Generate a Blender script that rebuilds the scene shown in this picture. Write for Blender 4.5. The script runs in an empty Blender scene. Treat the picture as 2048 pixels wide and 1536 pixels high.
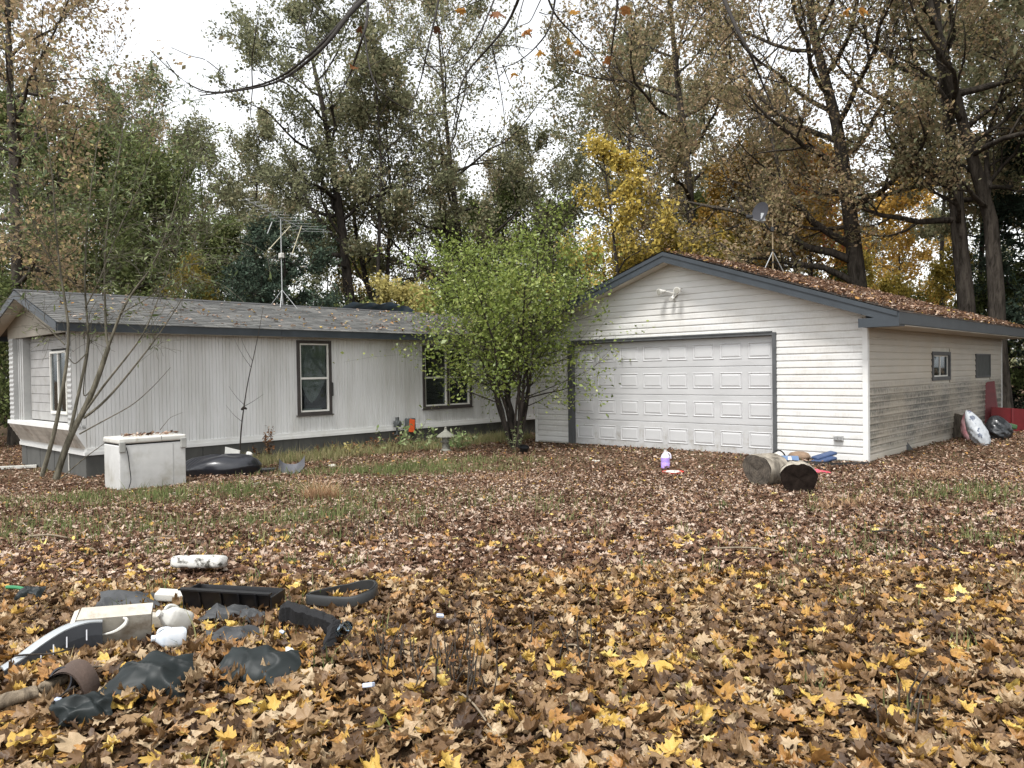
import bpy, math, random
import numpy as np
from mathutils import Matrix, Vector

SC = bpy.context.scene
COL = SC.collection
rng = np.random.default_rng(11)
random.seed(11)
R = math.radians

# ------------------------------------------------------------------ camera
FPX, PITCH, ROLL, EYE = 1560.0, R(-0.888), R(-0.853), 1.5
_fw = Vector((0, math.cos(PITCH), math.sin(PITCH)))
_up0 = Vector((0, -math.sin(PITCH), math.cos(PITCH)))
_rt = Vector((1, 0, 0)) * math.cos(ROLL) + _up0 * math.sin(ROLL)
_up = -Vector((1, 0, 0)) * math.sin(ROLL) + _up0 * math.cos(ROLL)
cam_data = bpy.data.cameras.new('camera')
cam_data.sensor_fit = 'HORIZONTAL'
cam_data.sensor_width = 36.0
cam_data.lens = FPX / 2048 * 36.0
cam_data.clip_start = 0.05
cam_data.clip_end = 2000
cam = bpy.data.objects.new('camera', cam_data)
COL.objects.link(cam)
cam.matrix_world = Matrix(((_rt.x, _up.x, -_fw.x, 0), (_rt.y, _up.y, -_fw.y, 0), (_rt.z, _up.z, -_fw.z, EYE), (0, 0, 0, 1)))
SC.camera = cam

# ------------------------------------------------------------------ sky, sun, exposure
SUN_EL, SUN_AZ = R(62), R(-152)         # azimuth from +Y towards +X; the hazy sun stands high behind the viewer's left shoulder
W = bpy.data.worlds.new('World')
SC.world = W
W.use_nodes = True
nt = W.node_tree
bg = nt.nodes['Background']
sky = nt.nodes.new('ShaderNodeTexSky')
sky.sky_type = 'NISHITA'
sky.sun_disc = False
sky.sun_elevation = SUN_EL
sky.sun_rotation = SUN_AZ
sky.air_density = 1.4
sky.dust_density = 1.5
sky.ozone_density = 1.0
hs = nt.nodes.new('ShaderNodeHueSaturation')
hs.inputs['Saturation'].default_value = 0.12
hs.inputs['Value'].default_value = 1.0
nt.links.new(sky.outputs[0], hs.inputs['Color'])
nt.links.new(hs.outputs[0], bg.inputs[0])
bg.inputs[1].default_value = 0.135
sun_d = bpy.data.lights.new('sun', 'SUN')
sun_d.energy = 2.0
sun_d.angle = R(12)
sun_d.color = (1.0, 0.98, 0.95)
sun = bpy.data.objects.new('sun', sun_d)
COL.objects.link(sun)
_sd = Vector((math.sin(SUN_AZ) * math.cos(SUN_EL), math.cos(SUN_AZ) * math.cos(SUN_EL), math.sin(SUN_EL)))
sun.rotation_euler = _sd.to_track_quat('Z', 'Y').to_euler()
sun.location = (0, 0, 40)
SC.view_settings.view_transform = 'Standard'
SC.view_settings.look = 'None'
SC.view_settings.gamma = 1.0
SC.view_settings.use_curve_mapping = False
SC.view_settings.exposure = 1.25
SC.cycles.max_bounces = 6
SC.cycles.diffuse_bounces = 3
SC.cycles.transparent_max_bounces = 8
SC.cycles.caustics_reflective = False
SC.cycles.caustics_refractive = False

# ------------------------------------------------------------------ places
YAW = R(43.268)
U = np.array([math.sin(YAW), math.cos(YAW), 0.0])     # along the long sides, away from the camera
M = np.array([math.cos(YAW), -math.sin(YAW), 0.0])    # along the garage front, towards the right
GO = np.array([6.040, 13.255, -0.09])                 # garage: front right corner
HO = np.array([-7.254, 13.235, 0.0])                  # mobile home: front left corner of its long wall
GW, GL = 7.54, 10.0
HW, HL = 3.7, 15.2

def garage_local(x, y):
    d = np.array([x, y]) - GO[:2]
    return float(d @ M[:2]), float(d @ U[:2])

def home_local(x, y):
    d = np.array([x, y]) - HO[:2]
    return float(d @ M[:2]), float(d @ U[:2])

def sstep(a, b, x):
    t = np.clip((x - a) / (b - a), 0, 1)
    return t * t * (3 - 2 * t)

def ground_z(x, y):
    """Height of the yard: it falls a little from the viewer to the buildings, most towards the mobile home."""
    x = np.asarray(x, float); y = np.asarray(y, float)
    z = -0.13 * sstep(3.0, 13.5, y)
    hx = (x - HO[0]) * M[0] + (y - HO[1]) * M[1]      # distance in front of the long wall of the home
    z = z - 0.10 * (1 - sstep(0.0, 5.0, hx)) * sstep(7, 12, y)
    z = z + 0.018 * np.sin(x * 1.3 + 0.6) * np.cos(y * 1.1 - 0.4) + 0.010 * np.sin(x * 3.1 + y * 2.3)
    z = z + 0.03 * np.sin(x * 0.35 + 1.0) * np.sin(y * 0.3)
    return z

def pix_ray(px, py):
    d = np.array(_fw) + np.array(_rt) * ((px - 1024) / FPX) + np.array(_up) * ((768 - py) / FPX)
    return d

def at(px, py, depth):
    """The point seen at this place of the photograph, 'depth' metres ahead."""
    return np.array([0, 0, EYE]) + pix_ray(px, py) * depth

def gp(px, py, dz=0.0):
    """The point of the yard seen at this place of the photograph."""
    d = pix_ray(px, py)
    t = 5.0
    for _ in range(30):
        p = np.array([0, 0, EYE]) + d * t
        t = (float(ground_z(p[0], p[1])) + dz - EYE) / d[2]
    return np.array([0, 0, EYE]) + d * t

# ------------------------------------------------------------------ naming helpers
def tag(o, label=None, cat=None, group=None, kind=None):
    if label: o['label'] = label
    if cat: o['category'] = cat
    if group: o['group'] = group
    if kind: o['kind'] = kind
    return o

def thing(name, label, cat, loc=(0, 0, 0), rotz=0.0, group=None):
    o = bpy.data.objects.new(name, None)
    o.empty_display_size = 0.2
    COL.objects.link(o)
    o.location = tuple(float(c) for c in loc)
    o.rotation_euler = (0, 0, rotz)
    return tag(o, label, cat, group)

# ------------------------------------------------------------------ mesh helpers
def mesh_np(name, verts, quads=None, tris=None, tint=None, smooth=False):
    me = bpy.data.meshes.new(name)
    verts = np.ascontiguousarray(verts, np.float32).reshape(-1, 3)
    nq = 0 if quads is None else len(quads)
    ntr = 0 if tris is None else len(tris)
    me.vertices.add(len(verts))
    me.vertices.foreach_set('co', verts.ravel())
    idx = []
    if nq: idx.append(np.asarray(quads, np.int32).ravel())
    if ntr: idx.append(np.asarray(tris, np.int32).ravel())
    idx = np.concatenate(idx)
    starts = np.concatenate([np.arange(nq) * 4, nq * 4 + np.arange(ntr) * 3]).astype(np.int32)
    me.loops.add(len(idx))
    me.loops.foreach_set('vertex_index', idx)
    me.polygons.add(nq + ntr)
    me.polygons.foreach_set('loop_start', starts)
    if smooth:
        me.polygons.foreach_set('use_smooth', np.ones(nq + ntr, bool))
    if tint is not None:
        a = me.attributes.new('tint', 'FLOAT', 'POINT')
        a.data.foreach_set('value', np.ascontiguousarray(tint, np.float32))
    me.update(calc_edges=True)
    return me

def link(name, me, mat, parent=None, loc=None, rot=None, scale=None):
    o = bpy.data.objects.new(name, me)
    COL.objects.link(o)
    if mat is not None and not me.materials:
        me.materials.append(mat)
    if parent is not None: o.parent = parent
    if loc is not None: o.location = tuple(float(c) for c in loc)
    if rot is not None: o.rotation_euler = rot
    if scale is not None: o.scale = scale
    return o

def frames(P):
    """Tangent frames along polylines P (N,K,3)."""
    T = np.gradient(P, axis=1)
    T /= np.linalg.norm(T, axis=2, keepdims=True) + 1e-9
    ref = np.zeros_like(T); ref[..., 0] = 0.31; ref[..., 1] = 0.95
    steep = np.abs((T * ref).sum(2)) > 0.93
    ref[steep] = (1, 0, 0.1)
    A = np.cross(T, ref); A /= np.linalg.norm(A, axis=2, keepdims=True) + 1e-9
    B = np.cross(T, A)
    return T, A, B

def tubes_np(P, Rr, S):
    """N tubes along polylines P (N,K,3) of radii Rr (N,K), S sides -> verts, quads."""
    P = np.asarray(P, float); Rr = np.asarray(Rr, float)
    N, K = Rr.shape
    T, A, B = frames(P)
    an = np.arange(S) * 2 * np.pi / S
    V = P[:, :, None, :] + Rr[:, :, None, None] * (np.cos(an)[None, None, :, None] * A[:, :, None, :] + np.sin(an)[None, None, :, None] * B[:, :, None, :])
    base = (np.arange(N) * K * S)[:, None, None]
    k = (np.arange(K - 1) * S)[None, :, None]
    s = np.arange(S)[None, None, :]; s2 = (s + 1) % S
    q = np.stack([base + k + s, base + k + s2, base + k + S + s2, base + k + S + s], -1).reshape(-1, 4)
    return V.reshape(-1, 3), q

class MB:
    """Collects shapes and links them as one mesh object."""
    def __init__(self):
        self.v, self.f, self.n = [], [], 0
    def add(self, verts, faces, X=None):
        verts = np.asarray(verts, float).reshape(-1, 3)
        if X is not None:
            X = np.array(X)
            verts = verts @ X[:3, :3].T + X[:3, 3]
        self.v.append(verts)
        self.f += [tuple(int(i) + self.n for i in f) for f in faces]
        self.n += len(verts)
        return self
    def box(self, a, b, X=None):
        x0, y0, z0 = a; x1, y1, z1 = b
        v = [(x0, y0, z0), (x1, y0, z0), (x1, y1, z0), (x0, y1, z0), (x0, y0, z1), (x1, y0, z1), (x1, y1, z1), (x0, y1, z1)]
        return self.add(v, [(3, 2, 1, 0), (4, 5, 6, 7), (0, 1, 5, 4), (1, 2, 6, 5), (2, 3, 7, 6), (3, 0, 4, 7)], X)
    def hexa(self, v, X=None):
        """8 corners: the four of the near face, then the four of the far face, same order."""
        return self.add(v, [(0, 1, 2, 3), (7, 6, 5, 4), (1, 0, 4, 5), (2, 1, 5, 6), (3, 2, 6, 7), (0, 3, 7, 4)], X)
    def prism(self, poly, axis_from, axis_to, X=None):
        """poly: list of (p,q); extruded along x from axis_from to axis_to, with (p,q) = (y,z)."""
        n = len(poly)
        v = [(axis_from, p, q) for p, q in poly] + [(axis_to, p, q) for p, q in poly]
        f = [(i, (i + 1) % n, n + (i + 1) % n, n + i) for i in range(n)] + [tuple(range(n))[::-1], tuple(range(n, 2 * n))]
        return self.add(v, f, X)
    def tube(self, pts, r, S=8, cap=True, X=None):
        pts = np.asarray(pts, float); K = len(pts)
        rr = np.full(K, r, float) if np.isscalar(r) else np.asarray(r, float)
        V, q = tubes_np(pts[None], rr[None], S)
        f = [tuple(x) for x in q]
        if cap:
            f.append(tuple(range(S))[::-1]); f.append(tuple(range((K - 1) * S, K * S)))
        return self.add(V, f, X)
    def lathe(self, prof, S=20, X=None, wob=0.0):
        """prof: list of (radius, z) from the bottom up."""
        K = len(prof); v = []
        for r, z in prof:
            for s in range(S):
                a = 2 * math.pi * s / S
                k = 1 + wob * math.sin(3 * a + z * 9) + wob * 0.6 * math.sin(5 * a + 1)
                v.append((r * k * math.cos(a), r * k * math.sin(a), z))
        f = [(k * S + s, k * S + (s + 1) % S, (k + 1) * S + (s + 1) % S, (k + 1) * S + s) for k in range(K - 1) for s in range(S)]
        f.append(tuple(range(S))[::-1]); f.append(tuple(range((K - 1) * S, K * S)))
        return self.add(v, f, X)
    def grid(self, fn, nu, nv, X=None, closed_u=False):
        """A sheet of points fn(u, v), u and v from 0 to 1."""
        v = [fn(i / (nu if closed_u else nu - 1), j / (nv - 1)) for i in range(nu) for j in range(nv)]
        lim = nu if closed_u else nu - 1
        f = [(i * nv + j, ((i + 1) % nu) * nv + j, ((i + 1) % nu) * nv + j + 1, i * nv + j + 1) for i in range(lim) for j in range(nv - 1)]
        return self.add(v, f, X)
    def rbox(self, a, b, r=0.02, X=None, seg=3):
        """A box with rounded edges."""
        a = np.array(a, float); b = np.array(b, float)
        c = (a + b) / 2; h = (b - a) / 2
        r = min(r, h.min() * 0.98)
        n = 2 * seg + 2
        verts = []; faces = []
        def param(k, hh):
            # k in 0..n-1 -> flat core coordinate and angle
            if k <= seg: return -(hh - r), -math.pi / 4 * 2 * (1 - k / seg)
            return (hh - r), math.pi / 4 * 2 * ((k - seg - 1) / seg)
        ax = [(0, 1, 2), (1, 2, 0), (2, 0, 1)]
        off = 0
        for (i, j, k) in ax:
            for sg in (-1, 1):
                idx = {}
                for p in range(n):
                    for q in range(n):
                        cp, ap = param(p, h[i]); cq, aq = param(q, h[j])
                        ap *= 0.5; aq *= 0.5
                        d = np.zeros(3)
                        d[i] = math.tan(ap); d[j] = math.tan(aq); d[k] = sg
                        d /= np.linalg.norm(d)
                        core = np.zeros(3); core[i] = cp; core[j] = cq; core[k] = sg * (h[k] - r)
                        verts.append(c + core + d * r); idx[p, q] = off; off += 1
                for p in range(n - 1):
                    for q in range(n - 1):
                        quad = (idx[p, q], idx[p + 1, q], idx[p + 1, q + 1], idx[p, q + 1])
                        faces.append(quad if sg > 0 else quad[::-1])
        return self.add(verts, faces, X)
    def build(self, name, mat, parent=None, loc=None, rot=None, smooth=False, merge=False):
        me = bpy.data.meshes.new(name)
        me.from_pydata(np.concatenate(self.v).tolist(), [], self.f)
        if smooth:
            me.polygons.foreach_set('use_smooth', np.ones(len(me.polygons), bool))
            if smooth != 'all':
                try: me.set_sharp_from_angle(angle=R(38))
                except Exception: pass
        me.update()
        return link(name, me, mat, parent, loc, rot)

def XF(loc=(0, 0, 0), rz=0.0, rx=0.0, ry=0.0, s=1.0):
    m = Matrix.Translation(tuple(float(c) for c in loc)) @ Matrix.Rotation(rz, 4, 'Z') @ Matrix.Rotation(ry, 4, 'Y') @ Matrix.Rotation(rx, 4, 'X')
    if s != 1.0: m = m @ Matrix.Scale(s, 4)
    return np.array(m)

def clone(o, parent=None):
    c = o.copy()
    COL.objects.link(c)
    if parent is not None: c.parent = parent
    for ch in list(o.children): clone(ch, c)
    return c

def rotations(n, g, tilt, spin=True):
    """n random rotation matrices: a turn about z, then a lean of about 'tilt' radians about a random level axis."""
    a = g.uniform(0, 2 * np.pi, n) if spin else np.zeros(n)
    t = np.abs(g.normal(0, tilt, n)); p = g.uniform(0, 2 * np.pi, n)
    ca, sa = np.cos(a), np.sin(a)
    Z = np.zeros((n, 3, 3)); Z[:, 0, 0] = ca; Z[:, 0, 1] = -sa; Z[:, 1, 0] = sa; Z[:, 1, 1] = ca; Z[:, 2, 2] = 1
    k = np.stack([np.cos(p), np.sin(p), np.zeros(n)], 1)
    K = np.zeros((n, 3, 3)); K[:, 0, 2] = k[:, 1]; K[:, 1, 2] = -k[:, 0]; K[:, 2, 0] = -k[:, 1]; K[:, 2, 1] = k[:, 0]
    I = np.eye(3)[None]
    L = I + np.sin(t)[:, None, None] * K + (1 - np.cos(t))[:, None, None] * (K @ K)
    return L @ Z

# ------------------------------------------------------------------ materials
def _nodes(name):
    m = bpy.data.materials.new(name)
    m.use_nodes = True
    t = m.node_tree
    return m, t, t.nodes['Principled BSDF']

def ramp_node(t, stops):
    r = t.nodes.new('ShaderNodeValToRGB')
    e = r.color_ramp.elements
    e[0].position, e[0].color = stops[0][0], (*stops[0][1], 1)
    e[1].position, e[1].color = stops[-1][0], (*stops[-1][1], 1)
    for p, c in stops[1:-1]:
        k = e.new(p); k.color = (*c, 1)
    return r

def noise_node(t, scale, detail=4, rough=0.55, coord='Object', stretch=None, dist=0.0):
    tc = t.nodes.new('ShaderNodeTexCoord')
    n = t.nodes.new('ShaderNodeTexNoise')
    n.inputs['Scale'].default_value = scale
    n.inputs['Detail'].default_value = detail
    n.inputs['Roughness'].default_value = rough
    n.inputs['Distortion'].default_value = dist
    if stretch is not None:
        mp = t.nodes.new('ShaderNodeMapping')
        mp.inputs['Scale'].default_value = stretch
        t.links.new(tc.outputs[coord], mp.inputs[0]); t.links.new(mp.outputs[0], n.inputs['Vector'])
    else:
        t.links.new(tc.outputs[coord], n.inputs['Vector'])
    return n

def math_node(t, op, a, b=None, clamp=False):
    n = t.nodes.new('ShaderNodeMath'); n.operation = op; n.use_clamp = clamp
    for i, v in enumerate((a, b)):
        if v is None: continue
        if hasattr(v, 'is_output') or hasattr(v, 'links'): t.links.new(v, n.inputs[i])
        else: n.inputs[i].default_value = v
    return n.outputs[0]

def mix_node(t, fac, a, b):
    n = t.nodes.new('ShaderNodeMix'); n.data_type = 'RGBA'
    if hasattr(fac, 'links'): t.links.new(fac, n.inputs[0])
    else: n.inputs[0].default_value = fac
    for i, v in ((6, a), (7, b)):
        if hasattr(v, 'links'): t.links.new(v, n.inputs[i])
        else: n.inputs[i].default_value = (*v, 1)
    return n.outputs[2]

def bump_node(t, height, strength=0.3, dist=0.01):
    b = t.nodes.new('ShaderNodeBump')
    b.inputs['Strength'].default_value = strength
    b.inputs['Distance'].default_value = dist
    t.links.new(height, b.inputs['Height'])
    return b.outputs[0]

def mat_plain(name, col, rough=0.6, var=0.15, scale=6.0, metal=0.0, spec=0.4, bump=0.0, bscale=60.0, stretch=None, col2=None, trans=0.0, dirt=None, dirt_scale=2.0, dirt_lo=0.55, dirt_hi=0.75):
    """A surface of one colour with uneven tone, optional relief and optional dirt patches."""
    m, t, p = _nodes(name)
    n = noise_node(t, scale, 5, 0.6, stretch=stretch)
    c2 = col2 if col2 is not None else tuple(c * (1 - var) for c in col)
    c1 = tuple(min(1, c * (1 + var * 0.4)) for c in col) if col2 is None else col
    r = ramp_node(t, [(0.3, c2), (0.7, c1)])
    t.links.new(n.outputs[0], r.inputs[0])
    out = r.outputs[0]
    if dirt is not None:
        d = noise_node(t, dirt_scale, 6, 0.65, stretch=stretch)
        mr = t.nodes.new('ShaderNodeMapRange')
        mr.inputs[1].default_value = dirt_lo; mr.inputs[2].default_value = dirt_hi
        t.links.new(d.outputs[0], mr.inputs[0])
        out = mix_node(t, mr.outputs[0], out, dirt)
    t.links.new(out, p.inputs['Base Color'])
    p.inputs['Roughness'].default_value = rough
    p.inputs['Metallic'].default_value = metal
    p.inputs['Specular IOR Level'].default_value = spec
    if bump:
        b = noise_node(t, bscale, 4, 0.6, stretch=stretch)
        t.links.new(bump_node(t, b.outputs[0], bump, 0.01), p.inputs['Normal'])
    return m

def mat_leaf(name, stops, trans=0.35, rough=0.6, gloss=0.0, vein=False):
    """Leaf surface: the colour runs along 'stops' by each leaf's own tint; some light passes through."""
    m, t, p = _nodes(name)
    a = t.nodes.new('ShaderNodeAttribute'); a.attribute_name = 'tint'
    r = ramp_node(t, stops)
    r.color_ramp.interpolation = 'LINEAR'
    t.links.new(a.outputs['Fac'], r.inputs[0])
    col = r.outputs[0]
    if vein:
        n = noise_node(t, 90, 3, 0.7)
        rr = ramp_node(t, [(0.35, (0.62, 0.55, 0.45)), (0.65, (1.12, 1.1, 1.05))])
        t.links.new(n.outputs[0], rr.inputs[0])
        mm = t.nodes.new('ShaderNodeMix'); mm.data_type = 'RGBA'; mm.blend_type = 'MULTIPLY'
        mm.inputs[0].default_value = 1.0
        t.links.new(col, mm.inputs[6]); t.links.new(rr.outputs[0], mm.inputs[7])
        col = mm.outputs[2]
    out = t.nodes['Material Output']
    tr = t.nodes.new('ShaderNodeBsdfTranslucent')
    t.links.new(col, tr.inputs[0])
    mx = t.nodes.new('ShaderNodeMixShader'); mx.inputs[0].default_value = trans
    if gloss > 0:
        t.links.new(col, p.inputs['Base Color'])
        p.inputs['Roughness'].default_value = rough
        p.inputs['Specular IOR Level'].default_value = gloss
        t.links.new(p.outputs[0], mx.inputs[1])
    else:
        t.nodes.remove(p)
        d = t.nodes.new('ShaderNodeBsdfDiffuse')
        t.links.new(col, d.inputs[0])
        t.links.new(d.outputs[0], mx.inputs[1])
    t.links.new(tr.outputs[0], mx.inputs[2])
    t.links.new(mx.outputs[0], out.inputs[0])
    return m

def mat_bark(name, dark, light, scale=9.0):
    m, t, p = _nodes(name)
    n = noise_node(t, scale, 6, 0.7, stretch=(1, 1, 0.22), dist=0.6)
    r = ramp_node(t, [(0.36, dark), (0.62, light)])
    t.links.new(n.outputs[0], r.inputs[0])
    t.links.new(r.outputs[0], p.inputs['Base Color'])
    p.inputs['Roughness'].default_value = 0.95
    p.inputs['Specular IOR Level'].default_value = 0.15
    t.links.new(bump_node(t, n.outputs[0], 0.9, 0.03), p.inputs['Normal'])
    return m

def mat_glass(name, tint=(0.6, 0.65, 0.65), refl=0.22, rough=0.03):
    m, t, p = _nodes(name)
    t.nodes.remove(p)
    a = t.nodes.new('ShaderNodeBsdfTransparent'); a.inputs[0].default_value = (*tint, 1)
    g = t.nodes.new('ShaderNodeBsdfGlossy'); g.inputs['Roughness'].default_value = rough
    g.inputs[0].default_value = (0.9, 0.95, 1, 1)
    f = t.nodes.new('ShaderNodeFresnel'); f.inputs[0].default_value = 1.5
    k = math_node(t, 'MULTIPLY', f.outputs[0], refl / 0.04 * 0.17, True)
    x = t.nodes.new('ShaderNodeMixShader')
    t.links.new(k, x.inputs[0]); t.links.new(a.outputs[0], x.inputs[1]); t.links.new(g.outputs[0], x.inputs[2])
    t.links.new(x.outputs[0], t.nodes['Material Output'].inputs[0])
    return m
# ------------------------------------------------------------------ ground
def mat_ground():
    m, t, p = _nodes('soil under the leaves')
    n = noise_node(t, 1.1, 6, 0.6)
    r = ramp_node(t, [(0.35, (0.055, 0.038, 0.024)), (0.65, (0.105, 0.075, 0.045))])
    t.links.new(n.outputs[0], r.inputs[0])
    n2 = noise_node(t, 14, 6, 0.75)
    r2 = ramp_node(t, [(0.4, (0.03, 0.02, 0.013)), (0.55, (0.13, 0.085, 0.05)), (0.7, (0.26, 0.18, 0.11))])
    t.links.new(n2.outputs[0], r2.inputs[0])
    t.links.new(mix_node(t, 0.6, r.outputs[0], r2.outputs[0]), p.inputs['Base Color'])
    p.inputs['Roughness'].default_value = 0.95
    p.inputs['Specular IOR Level'].default_value = 0.1
    t.links.new(bump_node(t, n2.outputs[0], 0.8, 0.03), p.inputs['Normal'])
    return m

def axis(lo, hi, fine_lo, fine_hi, step, grow=1.35):
    a = list(np.arange(fine_lo, fine_hi + 1e-6, step))
    s, x = step, fine_hi
    while x < hi: s *= grow; x += s; a.append(x)
    s, x = step, fine_lo
    while x > lo: s *= grow; x -= s; a.insert(0, x)
    return np.array(a)
gx, gy = axis(-420, 420, -14, 16, 0.3), axis(-60, 520, 0, 26, 0.3)
XX, YY = np.meshgrid(gx, gy, indexing='ij')
gv = np.stack([XX, YY, ground_z(XX, YY)], -1).reshape(-1, 3)
ni, nj = len(gx), len(gy)
ii, jj = np.meshgrid(np.arange(ni - 1), np.arange(nj - 1), indexing='ij')
gq = np.stack([ii * nj + jj, (ii + 1) * nj + jj, (ii + 1) * nj + jj + 1, ii * nj + jj + 1], -1).reshape(-1, 4)
ground = tag(link('ground', mesh_np('ground', gv, gq, smooth=True), mat_ground()), kind='structure')

# ------------------------------------------------------------------ leaf shapes
_h = [(0.16, -0.05), (0.40, 0.03), (0.33, 0.16), (0.60, 0.27), (0.47, 0.40), (0.56, 0.60), (0.31, 0.50), (0.22, 0.60), (0.27, 0.79), (0.10, 0.74)]
MAPLE = np.array([(0, 0.33)] + [(0, -0.02)] + _h + [(0, 1.0)] + [(-x, y) for x, y in reversed(_h)])
_o = [(0.10, 0.10), (0.24, 0.24), (0.13, 0.36), (0.27, 0.55), (0.14, 0.66), (0.17, 0.84)]
OAK = np.array([(0, 0.45)] + [(0, -0.05)] + _o + [(0, 1.0)] + [(-x, y) for x, y in reversed(_o)])
SMALL = np.array([(0, 0.45), (0, 0), (0.27, 0.28), (0.2, 0.7), (0, 1.0), (-0.2, 0.7), (-0.27, 0.28)])

def with_ring(shape):
    '''The same outline with a ring of points half way in, so that the blade can bend.'''
    c, o = shape[:1], shape[1:]
    return np.concatenate([c, c + (o - c) * 0.5, o])
MAPLE_HI = with_ring(MAPLE)

def leaf_batch(shape, pos, size, rot, g, curl=1.0, squash=None):
    """Curled leaves: each of 'shape' (centre first, then the outline), bent by its own amounts."""
    n = len(pos); k = len(shape)
    x = np.tile(shape[:, 0], (n, 1)); y = np.tile(shape[:, 1], (n, 1))
    if squash is not None: x = x * squash[:, None]
    y = y - 0.4
    w = g.normal(0, 0.055, (n, k)) * curl; fold = g.uniform(0, 0.45, (n, 1)) * curl
    e = g.normal(0, 0.7, (n, 1)) * curl
    kx = g.normal(0.9, 1.5, (n, 1)) * curl; kx = np.where(np.abs(kx) < 0.05, 0.05, kx)
    ky = g.normal(0.5, 1.1, (n, 1)) * curl; ky = np.where(np.abs(ky) < 0.05, 0.05, ky)
    xs = x + 0.25 * y * g.normal(0, 1, (n, 1)) * curl * 0.5
    z = (1 - np.cos(kx * xs)) / kx + w + fold * np.abs(x) + e * x * y
    x = np.sin(kx * xs) / kx
    a = ky * y
    y, z = np.sin(a) / ky - z * np.sin(a), (1 - np.cos(a)) / ky + z * np.cos(a)
    P = np.stack([x, y, z], -1) * size[:, None, None]
    P = np.einsum('nij,nkj->nki', rot, P) + pos[:, None, :]
    if shape is MAPLE_HI:
        m_ = (k - 1) // 2; o = np.arange(1, m_ + 1); o2 = np.roll(o, -1)
        tri = np.concatenate([np.stack([np.zeros(m_, int), o, o2], 1), np.stack([o, o + m_, o2 + m_], 1), np.stack([o, o2 + m_, o2], 1)])
    else:
        o = np.arange(1, k)
        tri = np.stack([np.zeros(k - 1, int), o, np.roll(o, -1)], 1)
    T = (np.arange(n) * k)[:, None, None] + tri[None]
    return P.reshape(-1, 3), T.reshape(-1, 3), k

LITTER = [(0.0, (0.050, 0.030, 0.020)), (0.18, (0.13, 0.076, 0.037)), (0.36, (0.235, 0.148, 0.076)), (0.52, (0.385, 0.285, 0.18)),
          (0.64, (0.50, 0.405, 0.28)), (0.74, (0.34, 0.175, 0.060)), (0.86, (0.46, 0.285, 0.075)), (0.95, (0.58, 0.42, 0.11)), (1.0, (0.62, 0.55, 0.22))]
M_LITTER = mat_leaf('fallen leaf', LITTER, trans=0.22, rough=0.55, gloss=0.35, vein=True)
LITTER_FAR = [(0.0, (0.050, 0.030, 0.022)), (0.18, (0.125, 0.070, 0.045)), (0.36, (0.225, 0.140, 0.095)), (0.52, (0.385, 0.285, 0.215)),
              (0.64, (0.51, 0.42, 0.345)), (0.74, (0.33, 0.175, 0.070)), (0.86, (0.44, 0.28, 0.085)), (0.95, (0.56, 0.42, 0.13)), (1.0, (0.62, 0.55, 0.22))]
M_LITTER_FAR = mat_leaf('fallen leaf far', LITTER_FAR, trans=0.18)

def tints(n, g, kind):
    """Shares of dark, brown, tan, pale, orange and yellow leaves in each part of the yard."""
    c = np.array([0.05, 0.18, 0.34, 0.54, 0.74, 0.90])
    w = {'near': [0.14, 0.16, 0.21, 0.18, 0.17, 0.14], 'mid': [0.19, 0.24, 0.22, 0.30, 0.04, 0.01], 'far': [0.13, 0.33, 0.33, 0.17, 0.03, 0.01],
         'roof': [0.08, 0.34, 0.36, 0.15, 0.06, 0.01], 'home': [0.0, 0.10, 0.2, 0.4, 0.1, 0.2]}[kind]
    return np.clip(g.choice(c, n, p=np.array(w) / sum(w)) + g.normal(0, 0.05, n), 0, 1)

def outside_buildings(x, y, m=0.05):
    dx, dy = x - GO[0], y - GO[1]
    s, t = dx * M[0] + dy * M[1], dx * U[0] + dy * U[1]
    a = (s < m) & (s > -GW - m) & (t > -m) & (t < GL + m)
    dx, dy = x - HO[0], y - HO[1]
    s, t = dx * M[0] + dy * M[1], dx * U[0] + dy * U[1]
    b = (s < m) & (s > -HW - m) & (t > -m) & (t < HL + m)
    return ~(a | b)

# places where the grass grows through and the leaves lie thinner: (pixel x, pixel y, radius across, radius along, amount)
GRASSY = [(790, 945, 1.9, 0.8, 1.0), (620, 1040, 1.2, 0.55, 0.9), (560, 1085, 0.9, 0.4, 0.6), (240, 1000, 1.9, 0.8, 0.85), (120, 1060, 1.5, 0.9, 0.7), (420, 990, 1.6, 0.8, 0.85), (600, 990, 1.6, 0.8, 0.7), (850, 1000, 1.5, 0.7, 0.45), (300, 1060, 1.6, 0.7, 0.6),
          (960, 925, 1.6, 0.6, 0.6), (1950, 990, 1.6, 0.9, 0.6), (1850, 1080, 1.1, 0.6, 0.45), (1640, 1110, 0.8, 0.4, 0.5), (350, 1110, 0.9, 0.4, 0.4), (1000, 1010, 1.8, 0.7, 0.35), (720, 1010, 1.0, 0.6, 0.5)]
_gpts = [(gp(px, py), a, b, k) for px, py, a, b, k in GRASSY]
def grassiness(x, y):
    s = np.zeros_like(x)
    for p, a, b, k in _gpts:
        s = np.maximum(s, k * np.exp(-((x - p[0]) / a) ** 2 - ((y - p[1]) / b) ** 2))
    nz = 0.5 + 0.5 * np.sin(x * 4.1 + 1.3 * np.sin(y * 3.3)) * np.cos(y * 5.2 + x * 1.7)
    return s * (0.40 + 0.65 * nz)

def scatter(n, y0, y1, g, half=0.84, pad=1.2):
    """Places spread evenly over the wedge of yard in view between the distances y0 and y1."""
    y = np.sqrt(g.uniform(y0 * y0, y1 * y1, n))
    x = g.uniform(-1, 1, n) * (half * y + pad)
    return x, y

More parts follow.
